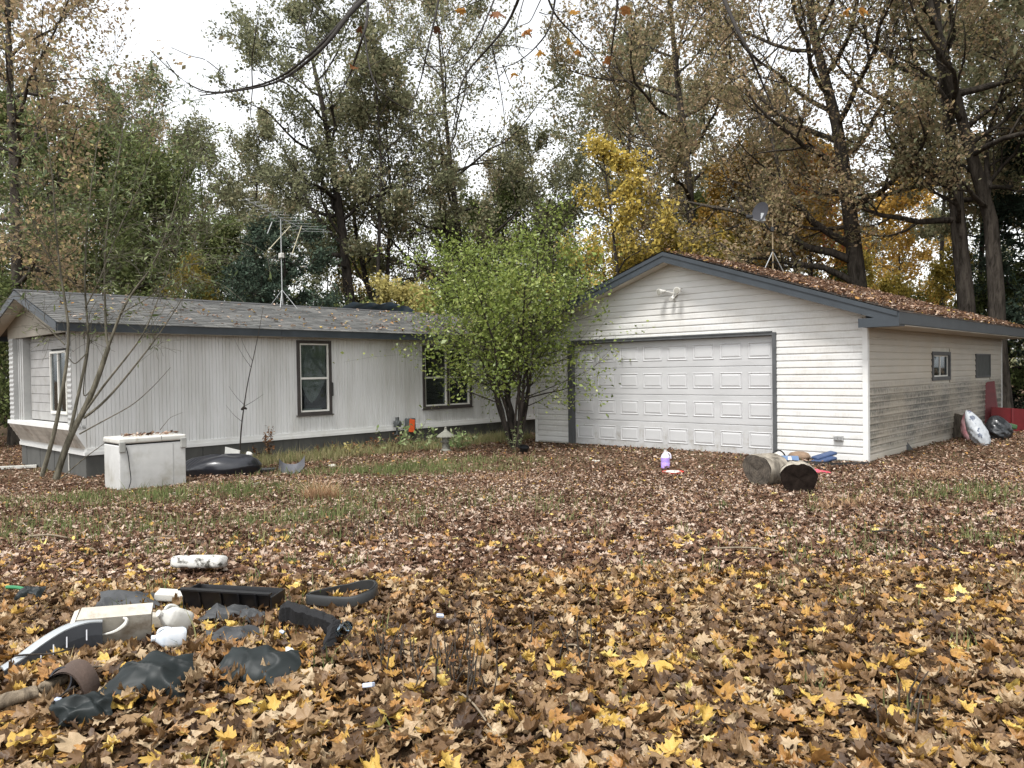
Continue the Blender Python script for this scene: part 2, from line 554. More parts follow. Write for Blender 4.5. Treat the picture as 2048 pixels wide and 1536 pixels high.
def litter(name, n, y0, y1, shape, size, kind, mat, g, tilt, thin, zup):
    x, y = scatter(n, y0, y1, g)
    k = outside_buildings(x, y) & (g.uniform(0, 1, n) > thin * grassiness(x, y))
    x, y = x[k], y[k]; n = len(x)
    mound = np.zeros(n)
    pos = np.stack([x, y, ground_z(x, y) + 0.006 + g.uniform(0, zup, n) + mound], 1)
    sz = size * np.exp(np.clip(g.normal(0, 0.25, n), -0.6, 0.38))
    rot = rotations(n, g, tilt)
    v, t, kk = leaf_batch(shape, pos, sz, rot, g, 1.0, g.uniform(0.6, 1.1, n))
    v[:, 2] = np.maximum(v[:, 2], ground_z(v[:, 0], v[:, 1]) + 0.003)
    tn = tints(n, g, kind)
    patch = np.sin(x * 1.7 + 1.9 * np.sin(y * 1.3)) * np.sin(y * 2.1 + 1.4 * np.sin(x * 1.1 + 2)) + 0.4 * np.sin(x * 5.3 + y * 3.1)
    old = (patch > 0.25) & (g.uniform(0, 1, n) < 0.38)    # older, darker leaves gather in patches
    tn = np.where(old, g.uniform(0.0, 0.26, n), tn)
    tt = np.repeat(tn, kk) + g.normal(0, 0.03, n * kk)
    return v, t, np.clip(tt, 0, 1)

def join_batches(bs):
    V, T, A, o = [], [], [], 0
    for v, t, a in bs:
        V.append(v); T.append(t + o); A.append(a); o += len(v)
    return np.concatenate(V), np.concatenate(T), np.concatenate(A)

g = np.random.default_rng(5)
near = join_batches([
    litter('n', 8448, 2.3, 4.3, MAPLE_HI, 0.080, 'near', None, g, 0.45, 0.5, 0.055),
    litter('n', 12160, 4.1, 5.6, MAPLE, 0.074, 'near', None, g, 0.50, 0.5, 0.05),
    litter('n', 10880, 2.3, 5.8, OAK, 0.078, 'mid', None, g, 0.5, 0.5, 0.05),
    litter('n', 14080, 2.3, 5.8, SMALL, 0.055, 'near', None, g, 0.5, 0.5, 0.03)])
tag(link('leaf_litter', mesh_np('leaf_litter', near[0], tris=near[1], tint=near[2]), M_LITTER), kind='stuff')
mid = join_batches([
    litter('m', 5760, 5.4, 7.2, MAPLE, 0.066, 'near', None, g, 0.42, 0.75, 0.04),
    litter('m', 7680, 5.4, 8.0, MAPLE, 0.060, 'mid', None, g, 0.42, 0.75, 0.04),
    litter('m', 7680, 7.0, 10.0, MAPLE, 0.056, 'mid', None, g, 0.42, 0.9, 0.03),
    litter('m', 53760, 5.6, 12.5, OAK, 0.057, 'mid', None, g, 0.5, 0.95, 0.04),
    litter('m', 79360, 5.6, 12.5, SMALL, 0.043, 'mid', None, g, 0.5, 0.9, 0.035),
    litter('m', 102400, 12.0, 23.0, SMALL, 0.062, 'far', None, g, 0.45, 0.9, 0.04)])
tag(link('leaf_litter', mesh_np('leaf_litter', mid[0], tris=mid[1], tint=mid[2]), M_LITTER_FAR), kind='stuff')

# ------------------------------------------------------------------ the nearest leaves, one by one
def near_leaves():
    g = np.random.default_rng(77)
    names = {0: ('dark brown curled maple leaf lying in the near litter', 0.06), 1: ('brown maple leaf lying in the near litter', 0.2), 2: ('tan dry maple leaf lying in the near litter', 0.4),
             3: ('pale buff maple leaf lying in the near litter', 0.58), 4: ('orange brown maple leaf lying in the near litter', 0.76), 5: ('golden yellow maple leaf lying in the near litter', 0.93)}
    share = [0.08, 0.16, 0.22, 0.18, 0.18, 0.18]
    meshes = {}
    for c in names:
        for q in range(12):
            v, t, k = leaf_batch(MAPLE_HI, np.zeros((1, 3)), np.ones(1), np.eye(3)[None], g, 0.85, np.array([g.uniform(0.8, 1.1)]))
            tt = np.clip(names[c][1] + g.normal(0, 0.02) + g.normal(0, 0.012, k), 0, 1)
            me = mesh_np('fallen_leaf', v, tris=t, tint=tt); me.materials.append(M_LITTER)
            meshes[c, q] = me
    pts = []
    for _ in range(9000):
        y = math.sqrt(g.uniform(2.75 ** 2, 4.05 ** 2)); x = g.uniform(-0.655, 0.655) * y
        if all((x - a) ** 2 + (y - b) ** 2 > 0.082 ** 2 for a, b in pts):
            pts.append((x, y))
            if len(pts) == 300: break
    for x, y in pts:
        c = int(g.choice(6, p=share)); q = int(g.integers(12))
        o = link('fallen_leaf', meshes[c, q], None)
        rot = rotations(1, g, 0.42)[0]
        o.matrix_world = Matrix.Translation((x, y, float(ground_z(x, y)) + 0.045 + g.uniform(0, 0.03))) @ Matrix(rot.tolist()).to_4x4() @ Matrix.Scale(0.086 * math.exp(g.normal(0, 0.2)), 4)
        tag(o, names[c][0], 'leaf', ['dark brown', 'brown', 'tan', 'pale buff', 'orange brown', 'golden yellow'][c] + ' fallen maple leaves nearest the viewer')
near_leaves()

# ------------------------------------------------------------------ grass
M_GRASS = mat_leaf('grass', [(0.0, (0.09, 0.12, 0.045)), (0.4, (0.15, 0.18, 0.07)), (0.7, (0.24, 0.23, 0.11)), (1.0, (0.38, 0.31, 0.18))], trans=0.3)
M_DRYGRASS = mat_leaf('dry grass', [(0.0, (0.30, 0.17, 0.09)), (0.5, (0.38, 0.24, 0.14)), (1.0, (0.46, 0.34, 0.22))], trans=0.3)

def blades(x, y, hgt, g, width=0.006, lean=0.45, tint=None):
    n = len(x)
    a = g.uniform(0, 2 * np.pi, n); b = a + np.pi / 2 + g.normal(0, 0.5, n)
    L = np.abs(g.normal(0, lean, n)) * hgt
    z0 = ground_z(x, y) - 0.005
    sx, sy = np.cos(a) * width, np.sin(a) * width
    lx, ly = np.cos(b) * L, np.sin(b) * L
    P = np.zeros((n, 5, 3))
    P[:, 0] = np.stack([x - sx, y - sy, z0], 1); P[:, 1] = np.stack([x + sx, y + sy, z0], 1)
    P[:, 2] = np.stack([x + sx * .7 + lx * .35, y + sy * .7 + ly * .35, z0 + hgt * .6], 1)
    P[:, 3] = np.stack([x - sx * .7 + lx * .35, y - sy * .7 + ly * .35, z0 + hgt * .6], 1)
    P[:, 4] = np.stack([x + lx, y + ly, z0 + hgt], 1)
    o = (np.arange(n) * 5)[:, None]
    q = o + np.array([[0, 1, 2, 3]]); t = o + np.array([[3, 2, 4]])
    tt = np.repeat(tint if tint is not None else np.clip(g.normal(0.4, 0.25, n), 0, 1), 5)
    return P.reshape(-1, 3), q, t, tt

def make_grass():
    g = np.random.default_rng(21)
    x, y = scatter(520000, 4.5, 22, g)
    gr = grassiness(x, y)
    k = outside_buildings(x, y, 0.02) & (g.uniform(0, 1, len(x)) < np.clip(gr * 1.25 - 0.06, 0.015, 1) * 0.85 * (0.35 + 0.65 * (np.sin(x * 11 + 3 * np.sin(y * 7)) * np.sin(y * 13 + 2 * np.sin(x * 5)) > -0.15)))
    x, y, gr = x[k], y[k], gr[k]
    xs, ys = scatter(2600, 2.6, 12, g); ks = outside_buildings(xs, ys)
    # loose tufts in the near litter
    cx, cy = scatter(90, 2.6, 9, g)
    tx = np.repeat(cx, 26) + g.normal(0, 0.05, 90 * 26); ty = np.repeat(cy, 26) + g.normal(0, 0.05, 90 * 26)
    # long grass along the foot of the mobile home
    s = g.uniform(0.1, 1.0, 9000) ** 1.3 * 1.1; t = g.uniform(2.4, 10.5, 9000)
    hx = HO[0] + M[0] * s + U[0] * t; hy = HO[1] + M[1] * s + U[1] * t
    X = np.concatenate([x, xs[ks], tx, hx]); Y = np.concatenate([y, ys[ks], ty, hy])
    kk = outside_buildings(X, Y, 0.02); X, Y = X[kk], Y[kk]
    H = np.concatenate([np.full(len(x), 0.085) + 0.05 * gr, np.full(ks.sum(), 0.07), np.full(len(tx), 0.10), np.full(len(hx), 0.17)])[kk] * np.exp(g.normal(0, 0.3, len(X)))
    T = np.concatenate([np.clip(g.normal(0.50, 0.25, len(x)) - 0.30 * gr, 0, 1), np.clip(g.normal(0.6, 0.3, ks.sum()), 0, 1), np.clip(g.normal(0.4, 0.3, len(tx)), 0, 1), np.clip(g.normal(0.72, 0.2, len(hx)), 0, 1)])[kk]
    v, q, t, tt = blades(X, Y, H, g, width=0.0045, tint=T)
    tag(link('grass', mesh_np('grass', v, q, t, tt), M_GRASS), kind='stuff')
    # the reddish dry tufts
    for px, py, r, n, lab in [(645, 1000, 0.24, 900, 'orange dry grass tuft in the green lawn before the mobile home'), (1690, 1015, 0.42, 800, 'reddish dry grass patch in front of the two logs'), (1850, 955, 0.6, 900, 'long rusty dry grass patch beside the garage corner'),
                              (1010, 962, 0.5, 500, 'pinkish dry grass patch in the yard near the leafy shrub')]:
        c = gp(px, py)
        aa = g.uniform(0, 2 * np.pi, n); rr = r * np.sqrt(g.uniform(0, 1, n))
        x, y = rr * np.cos(aa), rr * np.sin(aa) * 0.55
        v, q, t, tt = blades(c[0] + x, c[1] + y, np.exp(g.normal(0, 0.4, n)) * (0.12 if r < 0.3 else 0.05) * (0.6 + 0.8 * (np.sin(x * 9 + px) * np.sin(y * 13) > 0)), g, width=0.004, lean=1.1, tint=g.uniform(0, 1, n))
        v = v - c
        tag(link('dry_grass_tuft', mesh_np('dry_grass_tuft', v, q, t, tt), M_DRYGRASS, loc=c), lab, 'grass tuft')
make_grass()
# ------------------------------------------------------------------ building materials
EXPO = 0.125                                 # height of one lap of siding
M_SLATE = mat_plain('slate blue trim paint', (0.036, 0.044, 0.052), 0.5, 0.25, 3.0, bump=0.1)
M_GREYFRAME = mat_plain('dark grey frame paint', (0.075, 0.078, 0.08), 0.6, 0.3, 5.0)
M_WHITE = mat_plain('white vinyl trim', (0.62, 0.62, 0.60), 0.45, 0.08, 3.0, dirt=(0.45, 0.43, 0.38), dirt_scale=2.5, dirt_lo=0.55, dirt_hi=0.9)
M_SOFFIT = mat_plain('soffit board', (0.55, 0.52, 0.46), 0.7, 0.2, 3.0)
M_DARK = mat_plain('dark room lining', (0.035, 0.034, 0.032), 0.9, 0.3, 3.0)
M_DOOR = mat_plain('garage door paint', (0.54, 0.54, 0.54), 0.42, 0.06, 1.5, dirt=(0.46, 0.44, 0.40), dirt_scale=0.9, dirt_lo=0.55, dirt_hi=0.95)
M_GLASS = mat_glass('window glass')
M_CREAM = mat_plain('cream sash', (0.66, 0.65, 0.60), 0.5, 0.12, 4.0, dirt=(0.3, 0.28, 0.24), dirt_scale=6, dirt_lo=0.6, dirt_hi=0.9)

def mat_siding(name, col, grime, band, amount, tan=0.0, laps=False):
    """Vinyl siding: stains in streaks, mildew in a band of heights band=(z0, z1) of the building."""
    m, t, p = _nodes(name)
    n = noise_node(t, 1.6, 5, 0.6, stretch=(0.8, 0.8, 2.5))
    r = ramp_node(t, [(0.35, tuple(c * 0.88 for c in col)), (0.65, col)])
    t.links.new(n.outputs[0], r.inputs[0])
    out = r.outputs[0]
    tc = t.nodes.new('ShaderNodeTexCoord')
    sp = t.nodes.new('ShaderNodeSeparateXYZ'); t.links.new(tc.outputs['Object'], sp.inputs[0])
    z = sp.outputs['Z']
    a = t.nodes.new('ShaderNodeMapRange'); a.interpolation_type = 'SMOOTHSTEP'
    a.inputs[1].default_value = band[0]; a.inputs[2].default_value = band[0] + 0.25
    t.links.new(z, a.inputs[0])
    b = t.nodes.new('ShaderNodeMapRange'); b.interpolation_type = 'SMOOTHSTEP'
    b.inputs[1].default_value = band[1] - 0.5; b.inputs[2].default_value = band[1]; b.inputs[3].default_value = 1; b.inputs[4].default_value = 0
    t.links.new(z, b.inputs[0])
    s = noise_node(t, 2.2, 7, 0.75, stretch=(1.6, 0.16, 2.6))
    st = t.nodes.new('ShaderNodeMapRange'); st.inputs[1].default_value = 0.30 if laps else 0.42; st.inputs[2].default_value = 0.64 if laps else 0.62
    t.links.new(s.outputs[0], st.inputs[0])
    s2 = noise_node(t, 30, 5, 0.8, stretch=(1, 1, 0.25))
    st2 = t.nodes.new('ShaderNodeMapRange'); st2.inputs[1].default_value = 0.35; st2.inputs[2].default_value = 0.6
    t.links.new(s2.outputs[0], st2.inputs[0])
    f = math_node(t, 'MULTIPLY', math_node(t, 'MULTIPLY', a.outputs[0], b.outputs[0]), math_node(t, 'MULTIPLY', st.outputs[0], st2.outputs[0]))
    if laps:                                              # mildew lies thickest on the middle of every lap
        fr = math_node(t, 'FRACT', math_node(t, 'DIVIDE', math_node(t, 'ADD', z, 0.03 + 1.25), EXPO))
        pulse = t.nodes.new('ShaderNodeMapRange'); pulse.interpolation_type = 'SMOOTHSTEP'
        pulse.inputs[1].default_value = 0.02; pulse.inputs[2].default_value = 0.55; pulse.inputs[3].default_value = 0.25
        t.links.new(fr, pulse.inputs[0])
        f = math_node(t, 'MULTIPLY', f, pulse.outputs[0])
        f = math_node(t, 'MULTIPLY', f, 1.7)
    f = math_node(t, 'MULTIPLY', f, amount, True)
    out = mix_node(t, f, out, grime)
    if tan > 0:
        d = noise_node(t, 0.9, 4, 0.6)
        dr = t.nodes.new('ShaderNodeMapRange'); dr.inputs[1].default_value = 0.4; dr.inputs[2].default_value = 0.7; dr.inputs[4].default_value = tan
        t.links.new(d.outputs[0], dr.inputs[0])
        out = mix_node(t, dr.outputs[0], out, (0.42, 0.36, 0.27))
    t.links.new(out, p.inputs['Base Color'])
    p.inputs['Roughness'].default_value = 0.5
    p.inputs['Specular IOR Level'].default_value = 0.35
    return m

M_DOORP = mat_plain('door panel paint', (0.45, 0.45, 0.45), 0.42, 0.08, 1.5)
M_DOOR = mat_siding('garage door paint', (0.45, 0.45, 0.45), (0.20, 0.175, 0.13), (-0.4, 0.62), 0.7)
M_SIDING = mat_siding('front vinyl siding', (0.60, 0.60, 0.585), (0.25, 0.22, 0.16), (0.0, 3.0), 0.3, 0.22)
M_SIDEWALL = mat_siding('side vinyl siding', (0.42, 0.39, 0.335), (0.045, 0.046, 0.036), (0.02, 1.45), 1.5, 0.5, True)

def mat_shingle(name, c0, c1, c2):
    m, t, p = _nodes(name)
    a = t.nodes.new('ShaderNodeAttribute'); a.attribute_name = 'tint'
    r = ramp_node(t, [(0, c0), (0.5, c1), (1, c2)])
    t.links.new(a.outputs['Fac'], r.inputs[0])
    n = noise_node(t, 120, 3, 0.8)
    r2 = ramp_node(t, [(0.3, (0.6, 0.6, 0.6)), (0.7, (1.25, 1.25, 1.25))])
    t.links.new(n.outputs[0], r2.inputs[0])
    mm = t.nodes.new('ShaderNodeMix'); mm.data_type = 'RGBA'; mm.blend_type = 'MULTIPLY'; mm.inputs[0].default_value = 1
    t.links.new(r.outputs[0], mm.inputs[6]); t.links.new(r2.outputs[0], mm.inputs[7])
    n3 = noise_node(t, 0.9, 5, 0.65)
    r3 = ramp_node(t, [(0.35, (0.75, 0.76, 0.75)), (0.7, (1.15, 1.13, 1.1))])
    t.links.new(n3.outputs[0], r3.inputs[0])
    m2 = t.nodes.new('ShaderNodeMix'); m2.data_type = 'RGBA'; m2.blend_type = 'MULTIPLY'; m2.inputs[0].default_value = 1
    t.links.new(mm.outputs[2], m2.inputs[6]); t.links.new(r3.outputs[0], m2.inputs[7])
    t.links.new(m2.outputs[2], p.inputs['Base Color'])
    p.inputs['Roughness'].default_value = 0.9
    p.inputs['Specular IOR Level'].default_value = 0.2
    return m
M_SHINGLE = mat_shingle('grey asphalt shingle', (0.09, 0.09, 0.09), (0.135, 0.135, 0.132), (0.18, 0.178, 0.172))
M_SHINGLE_B = mat_shingle('brown asphalt shingle', (0.06, 0.05, 0.045), (0.09, 0.075, 0.065), (0.12, 0.10, 0.085))

def shingle_courses(parent, mat, y0, y1, eave, ridge, n, g, tab=0.33):
    """Courses of shingles up one roof slope. eave, ridge = (x, z); the roof runs along y."""
    e = np.array(eave); r = np.array(ridge)
    L = np.linalg.norm(r - e); d = (r - e) / L; nn = np.array([-d[1], d[0]])
    if nn[1] < 0: nn = -nn
    ex = L / n
    for k in range(n):
        a = e + d * (k * ex); b = e + d * min((k + 1) * ex + 0.012, L)
        off = g.uniform(0, tab)
        edges = np.concatenate([[y0], np.arange(y0 + 0.05 + off, y1 - 0.05, tab), [y1]])
        V, Q, A = [], [], []
        for i in range(len(edges) - 1):
            p, q = edges[i] + 0.003, edges[i + 1] - 0.003
            h = 0.011 + g.uniform(0, 0.006); sl = g.normal(0, 0.003)
            P = [a + nn * h - d * sl, b + nn * 0.003, a - nn * 0.001 - d * sl]
            o = len(V)
            V += [(P[0][0], p, P[0][1]), (P[0][0], q, P[0][1]), (P[1][0], q, P[1][1]), (P[1][0], p, P[1][1]), (P[2][0], p, P[2][1]), (P[2][0], q, P[2][1])]
            Q += [(o, o + 1, o + 2, o + 3), (o + 4, o + 5, o + 1, o)]
            A += [np.clip(g.normal(0.5, 0.22), 0, 1)] * 6
        link('shingle_course', mesh_np('shingle_course', V, Q, tint=A), mat, parent)

# ------------------------------------------------------------------ garage
garage = thing('garage', 'detached white vinyl garage with a wide panelled door and leaf-covered gable roof', 'garage', GO, -YAW)
EZ, AZ = 2.40 + 0.09, 3.86 + 0.09           # top of the roof at the eave and at the ridge, above the garage's base
EO, RO = 0.60, 0.37                         # overhang at the eaves and at the gable
XM = -GW / 2
SL = (AZ - EZ) / (GW / 2 + EO)
def roof_under(x): return AZ - abs(x - XM) * SL - 0.17     # underside of the roof
DX0, DX1, DZ = -(1.63 + 4.88), -1.63, 2.20                 # door opening
ZB = -0.06
# sheathing behind the boards
mb = MB()
mb.box((-GW + 0.02, 0.012, ZB), (DX0 - 0.02, 0.10, 2.3))
mb.box((DX1 + 0.02, 0.012, ZB), (-0.02, 0.10, 2.3))
mb.box((DX0 - 0.02, 0.012, DZ + 0.02), (DX1 + 0.02, 0.10, 2.3))
_gl = [(-GW + 0.02, 2.301), (-0.02, 2.301), (-0.02, roof_under(-0.02)), (XM, roof_under(XM)), (-GW + 0.02, roof_under(-GW + .02))]
mb.add([(x, 0.012, z) for x, z in _gl] + [(x, 0.10, z) for x, z in _gl], [(0, 1, 2, 3, 4), (9, 8, 7, 6, 5)])
mb.box((-GW, 0.10, ZB), (-GW + 0.10, GL, 2.3))
for (a, b, z0, z1) in [(0.101, 3.75, ZB, 2.3), (5.03, GL, ZB, 2.3), (3.7501, 5.0299, ZB, 1.31), (3.7501, 5.0299, 1.85, 2.3)]: mb.box((-0.10, a, z0), (-0.012, b, z1))
mb.box((-GW + 0.1, GL - 0.1, ZB), (-0.1, GL, 2.3))
mb.add([(x, GL - 0.1, z + .002) for x, z in _gl] + [(x, GL, z + .002) for x, z in _gl], [(0, 1, 2, 3, 4), (9, 8, 7, 6, 5)])
mb.build('wall', mat_plain('wall sheathing', (0.5, 0.48, 0.42), 0.8), garage)

def board_profile(h=EXPO):
    return [(-0.001, 0.0), (-0.017, 0.001), (-0.019, 0.010), (-0.0135, h * 0.70), (-0.006, h * 0.86), (-0.005, h + 0.006), (-0.001, h + 0.006)]
def front_board(z, a0, a1, b0, b1):
    """One lap of siding on the front: from a0..a1 at its foot to b0..b1 at its top."""
    pr = board_profile(); n = len(pr)
    v = []
    for (s0, s1) in ((a0, b0), (a1, b1)):
        for (q, zz) in pr:
            k = min(1, zz / EXPO); v.append((s0 + (s1 - s0) * k, 0.010 + q, z + zz))
    f = [(i, (i + 1) % n, n + (i + 1) % n, n + i) for i in range(n)] + [tuple(range(n))[::-1], tuple(range(n, 2 * n))]
    MB().add(v, f).build('siding_board', M_SIDING, garage)
def xlim(z):
    """How far the front wall reaches at this height."""
    if z <= roof_under(0): return -GW + 0.05, -0.075
    k = (AZ - 0.17 - z) / SL
    return XM - k, XM + k
k = 0
while True:
    z = ZB + 0.03 + k * EXPO; k += 1
    zt = z + EXPO
    if z > roof_under(XM) - 0.03: break
    a0, a1 = xlim(z + 0.01); b0, b1 = xlim(min(zt, roof_under(XM) - 0.005))
    if z < DZ - 0.02:
        front_board(z, a0, DX0 - 0.02, b0, DX0 - 0.02)
        front_board(z, DX1 + 0.03, a1, DX1 + 0.03, b1)
    else:
        front_board(z, a0, a1, b0, b1)
# right side wall
k = 0
WIN = [(3.72, 5.06, 1.28, 1.88), (7.26, 8.70, 1.28, 1.86)]
while True:
    z = ZB + 0.03 + k * EXPO; k += 1
    if z > 2.26: break
    segs = [(0.075, GL - 0.07)]
    for (p, q, z0, z1) in WIN:
        if z + EXPO > z0 + 0.03 and z < z1 - 0.03:
            segs = [s for (u, w) in segs for s in ((u, p), (q, w))] if len(segs) == 1 else [segs[0], (segs[1][0], p), (q, segs[1][1])]
    pr = board_profile()
    for (u, w) in segs:
        n = len(pr)
        v = [(-0.010 - q, u, z + zz) for q, zz in pr] + [(-0.010 - q, w, z + zz) for q, zz in pr]
        f = [(i, (i + 1) % n, n + (i + 1) % n, n + i) for i in range(n)] + [tuple(range(n))[::-1], tuple(range(n, 2 * n))]
        MB().add(v, f).build('siding_board', M_SIDEWALL, garage)
# corner posts
for (x0, x1, y0, y1) in [(-0.075, 0.012, -0.014, 0.076), (-GW - 0.004, -GW + 0.06, -0.014, 0.08), (-0.02, 0.014, GL - 0.07, GL + 0.012)]:
    MB().box((x0, y0, ZB), (x1, y1, 2.30)).build('corner_trim', M_WHITE, garage)
# door casing
mb = MB()
mb.box((DX0 - 0.02, -0.03, ZB - 0.04), (DX0 + 0.10, 0.10, DZ + 0.05))
mb.box((DX1 - 0.045, -0.03, ZB - 0.04), (DX1 + 0.03, 0.10, DZ + 0.05))
mb.box((DX0 + 0.10, -0.03, DZ), (DX1 - 0.045, 0.10, DZ + 0.05))
mb.box((DX0 + 0.10, -0.042, DZ + 0.051), (DX1 - 0.045, -0.005, DZ + 0.075))
mb.build('door_casing', M_GREYFRAME, garage)
# the door: four sections, eight pressed panels in each
dw0, dw1 = DX0 + 0.102, DX1 - 0.047
DF = 0.085
door = MB().box((dw0, DF + 0.012, ZB), (dw1, DF + 0.05, DZ)).build('garage_door', M_DOOR, garage)
sh = (DZ - 0.0 - ZB) / 4
pw = (dw1 - dw0) / 8
def panel_mesh():
    rings = [(0.0, 0.0), (0.012, 0.009), (0.030, -0.003), (0.062, 0.008)]
    W2, H2 = 0.235, 0.155
    v, f = [], []
    for (i, d) in rings:
        v += [(-W2 + i, -d, -H2 + i), (W2 - i, -d, -H2 + i), (W2 - i, -d, H2 - i), (-W2 + i, -d, H2 - i)]
    for r in range(3):
        for s in range(4):
            f.append((r * 4 + s, r * 4 + (s + 1) % 4, r * 4 + 4 + (s + 1) % 4, r * 4 + 4 + s))
    f.append((12, 13, 14, 15))
    me = bpy.data.meshes.new('raised_panel'); me.from_pydata(v, [], f); me.update(); me.materials.append(M_DOORP)
    return me
pm = panel_mesh()
for r in range(4):
    z0 = ZB + r * sh + 0.004; z1 = ZB + (r + 1) * sh - 0.004
    MB().add([(dw0, DF + .011, z0), (dw1, DF + .011, z0), (dw1, DF, z0 + .008), (dw0, DF, z0 + .008), (dw1, DF, z1 - .008), (dw0, DF, z1 - .008), (dw1, DF + .011, z1), (dw0, DF + .011, z1)],
             [(0, 1, 2, 3), (3, 2, 4, 5), (5, 4, 6, 7)]).build('door_section', M_DOOR, door)
    for c in range(8):
        link('raised_panel', pm, M_DOOR, door, (dw0 + (c + 0.5) * pw, DF - 0.002, ZB + (r + 0.5) * sh + 0.01))
# roof
roof_mat = mat_plain('roof deck', (0.09, 0.08, 0.07), 0.9, 0.3)
roof = MB()
for s in (-1, 1):
    xe = XM + s * (GW / 2 + EO)
    pts = [(XM, AZ - 0.012), (xe, EZ - 0.012), (xe, EZ - 0.10), (XM, AZ - 0.10)]
    roof.add([(x, -RO + 0.035, z) for x, z in pts] + [(x, GL + 0.3, z) for x, z in pts], [(0, 1, 2, 3), (7, 6, 5, 4), (0, 4, 5, 1), (1, 5, 6, 2), (2, 6, 7, 3)] if s > 0 else [(3, 2, 1, 0), (4, 5, 6, 7), (1, 5, 4, 0), (2, 6, 5, 1), (3, 7, 6, 2)])
roof = roof.build('roof', roof_mat, garage)
gsh = np.random.default_rng(3)
shingle_courses(roof, M_SHINGLE_B, -RO - 0.02, GL + 0.3, (XM + GW / 2 + EO + 0.03, EZ - 0.022), (XM, AZ), 34, gsh)
shingle_courses(roof, M_SHINGLE_B, -RO - 0.02, GL + 0.3, (XM - GW / 2 - EO - 0.03, EZ - 0.022), (XM, AZ), 34, gsh)
# rake boards, eave boards, soffits, boxed corners
FH = 0.205
for s in (-1, 1):
    xe = XM + s * (GW / 2 + EO)
    def zz(x): return AZ - abs(x - XM) * SL - 0.016
    for (d0, d1, h0, h1, nm) in [(-RO, -RO + 0.03, 0.0, FH, 'rake_board'), (-RO - 0.016, -RO - 0.002, 0.0, 0.075, 'rake_trim')]:
        xs = [XM, xe]
        v = [(x, y, zz(x) - h) for y in (d0, d1) for (x, h) in ((XM, h0), (xe, h0), (xe, h1), (XM, h1))]
        MB().hexa(v if s < 0 else [v[i] for i in (1, 0, 3, 2, 5, 4, 7, 6)]).build(nm, M_SLATE, garage)
    v = [(x, y, zz(x) - 0.172 - e) for e in (0, 0.012) for (x, y) in ((XM, -RO + 0.03), (xe - s * 0.0, -RO + 0.03), (xe - s * 0.0, 0.0), (XM, 0.0))]
    MB().hexa(v).build('rake_soffit', M_SOFFIT, garage)
    xo = sorted((xe, xe + s * 0.024))
    MB().box((xo[0], -RO + 0.002, EZ - 0.215), (xo[1], GL + 0.3, EZ - 0.014)).build('eave_fascia', M_SLATE, garage)
    xi = sorted((xe, (0.016 if s > 0 else -GW - 0.016)))
    MB().box((xi[0], 0.0, EZ - 0.235), (xi[1], GL + 0.3, EZ - 0.222)).build('eave_soffit', M_SOFFIT, garage)
    MB().box((xi[0] + 0.001, -RO + 0.031, EZ - 0.245), (xi[1] - 0.001, -0.001, EZ - 0.10)).build('cornice_return', M_SLATE, garage)
    MB().box((xi[0] - (0.022 if s < 0 else 0.03), -RO - 0.004, EZ - 0.25), (xi[1] + (0.03 if s < 0 else 0.022), -RO - 0.018 + 0.048, EZ - 0.10)).build('cornice_return', M_SLATE, garage)
# windows in the side wall
(p, q, z0, z1) = WIN[0]
w = thing('window', None, None); w.parent = garage
mb = MB()
for (a, b, c, d) in [(p, p + 0.09, z0, z1), (q - 0.09, q, z0, z1)]: mb.box((-0.05, a, c), (0.028, b, d))
for (c, d) in [(z0, z0 + 0.075), (z1 - 0.075, z1)]: mb.box((-0.05, p + 0.09, c), (0.0275, q - 0.09, d))
mb.build('frame', M_GREYFRAME, w)
mb = MB(); mm_ = (p + q) / 2
mb.box((-0.04, p + 0.092, z0 + 0.077), (-0.012, q - 0.092, z0 + 0.105)); mb.box((-0.04, p + 0.092, z1 - 0.10), (-0.012, q - 0.092, z1 - 0.077))
for a in (p + 0.092, mm_ - 0.02, q - 0.125): mb.box((-0.039, a, z0 + 0.106), (-0.013, a + 0.033, z1 - 0.101))
mb.build('sash', M_CREAM, w)
for a, b in ((p + 0.126, mm_ - 0.021), (mm_ + 0.014, q - 0.126)): MB().box((-0.03, a, z0 + 0.106), (-0.025, b, z1 - 0.101)).build('pane', M_GLASS, w)
(p, q, z0, z1) = WIN[1]
w = thing('shutter', None, None); w.parent = garage
mb = MB()
for (a, b, c, d) in [(p, p + 0.06, z0, z1), (q - 0.06, q, z0, z1), (p + .06, q - .06, z0, z0 + 0.04), (p + .06, q - .06, z1 - .04, z1)]: mb.box((-0.02, a, c), (0.026, b, d))
mb.build('frame', M_GREYFRAME, w)
MB().box((-0.02, p + 0.061, z0 + 0.041), (0.012, q - 0.061, z1 - 0.041)).build('board', mat_plain('dark board', (0.06, 0.065, 0.062), 0.7, 0.3), w)
# double outlet box on the front
mb = MB()
mb.rbox((-0.56, -0.055, 0.30), (-0.40, 0.0, 0.40), 0.012)
ob = mb.build('outlet_box', mat_plain('grey outlet metal', (0.33, 0.33, 0.32), 0.45, 0.2), garage)
for xx in (-0.545, -0.475): MB().rbox((xx, -0.07, 0.315), (xx + 0.06, -0.052, 0.385), 0.008).build('outlet_cover', mat_plain('outlet lid', (0.24, 0.24, 0.235), 0.5, 0.3), ob)
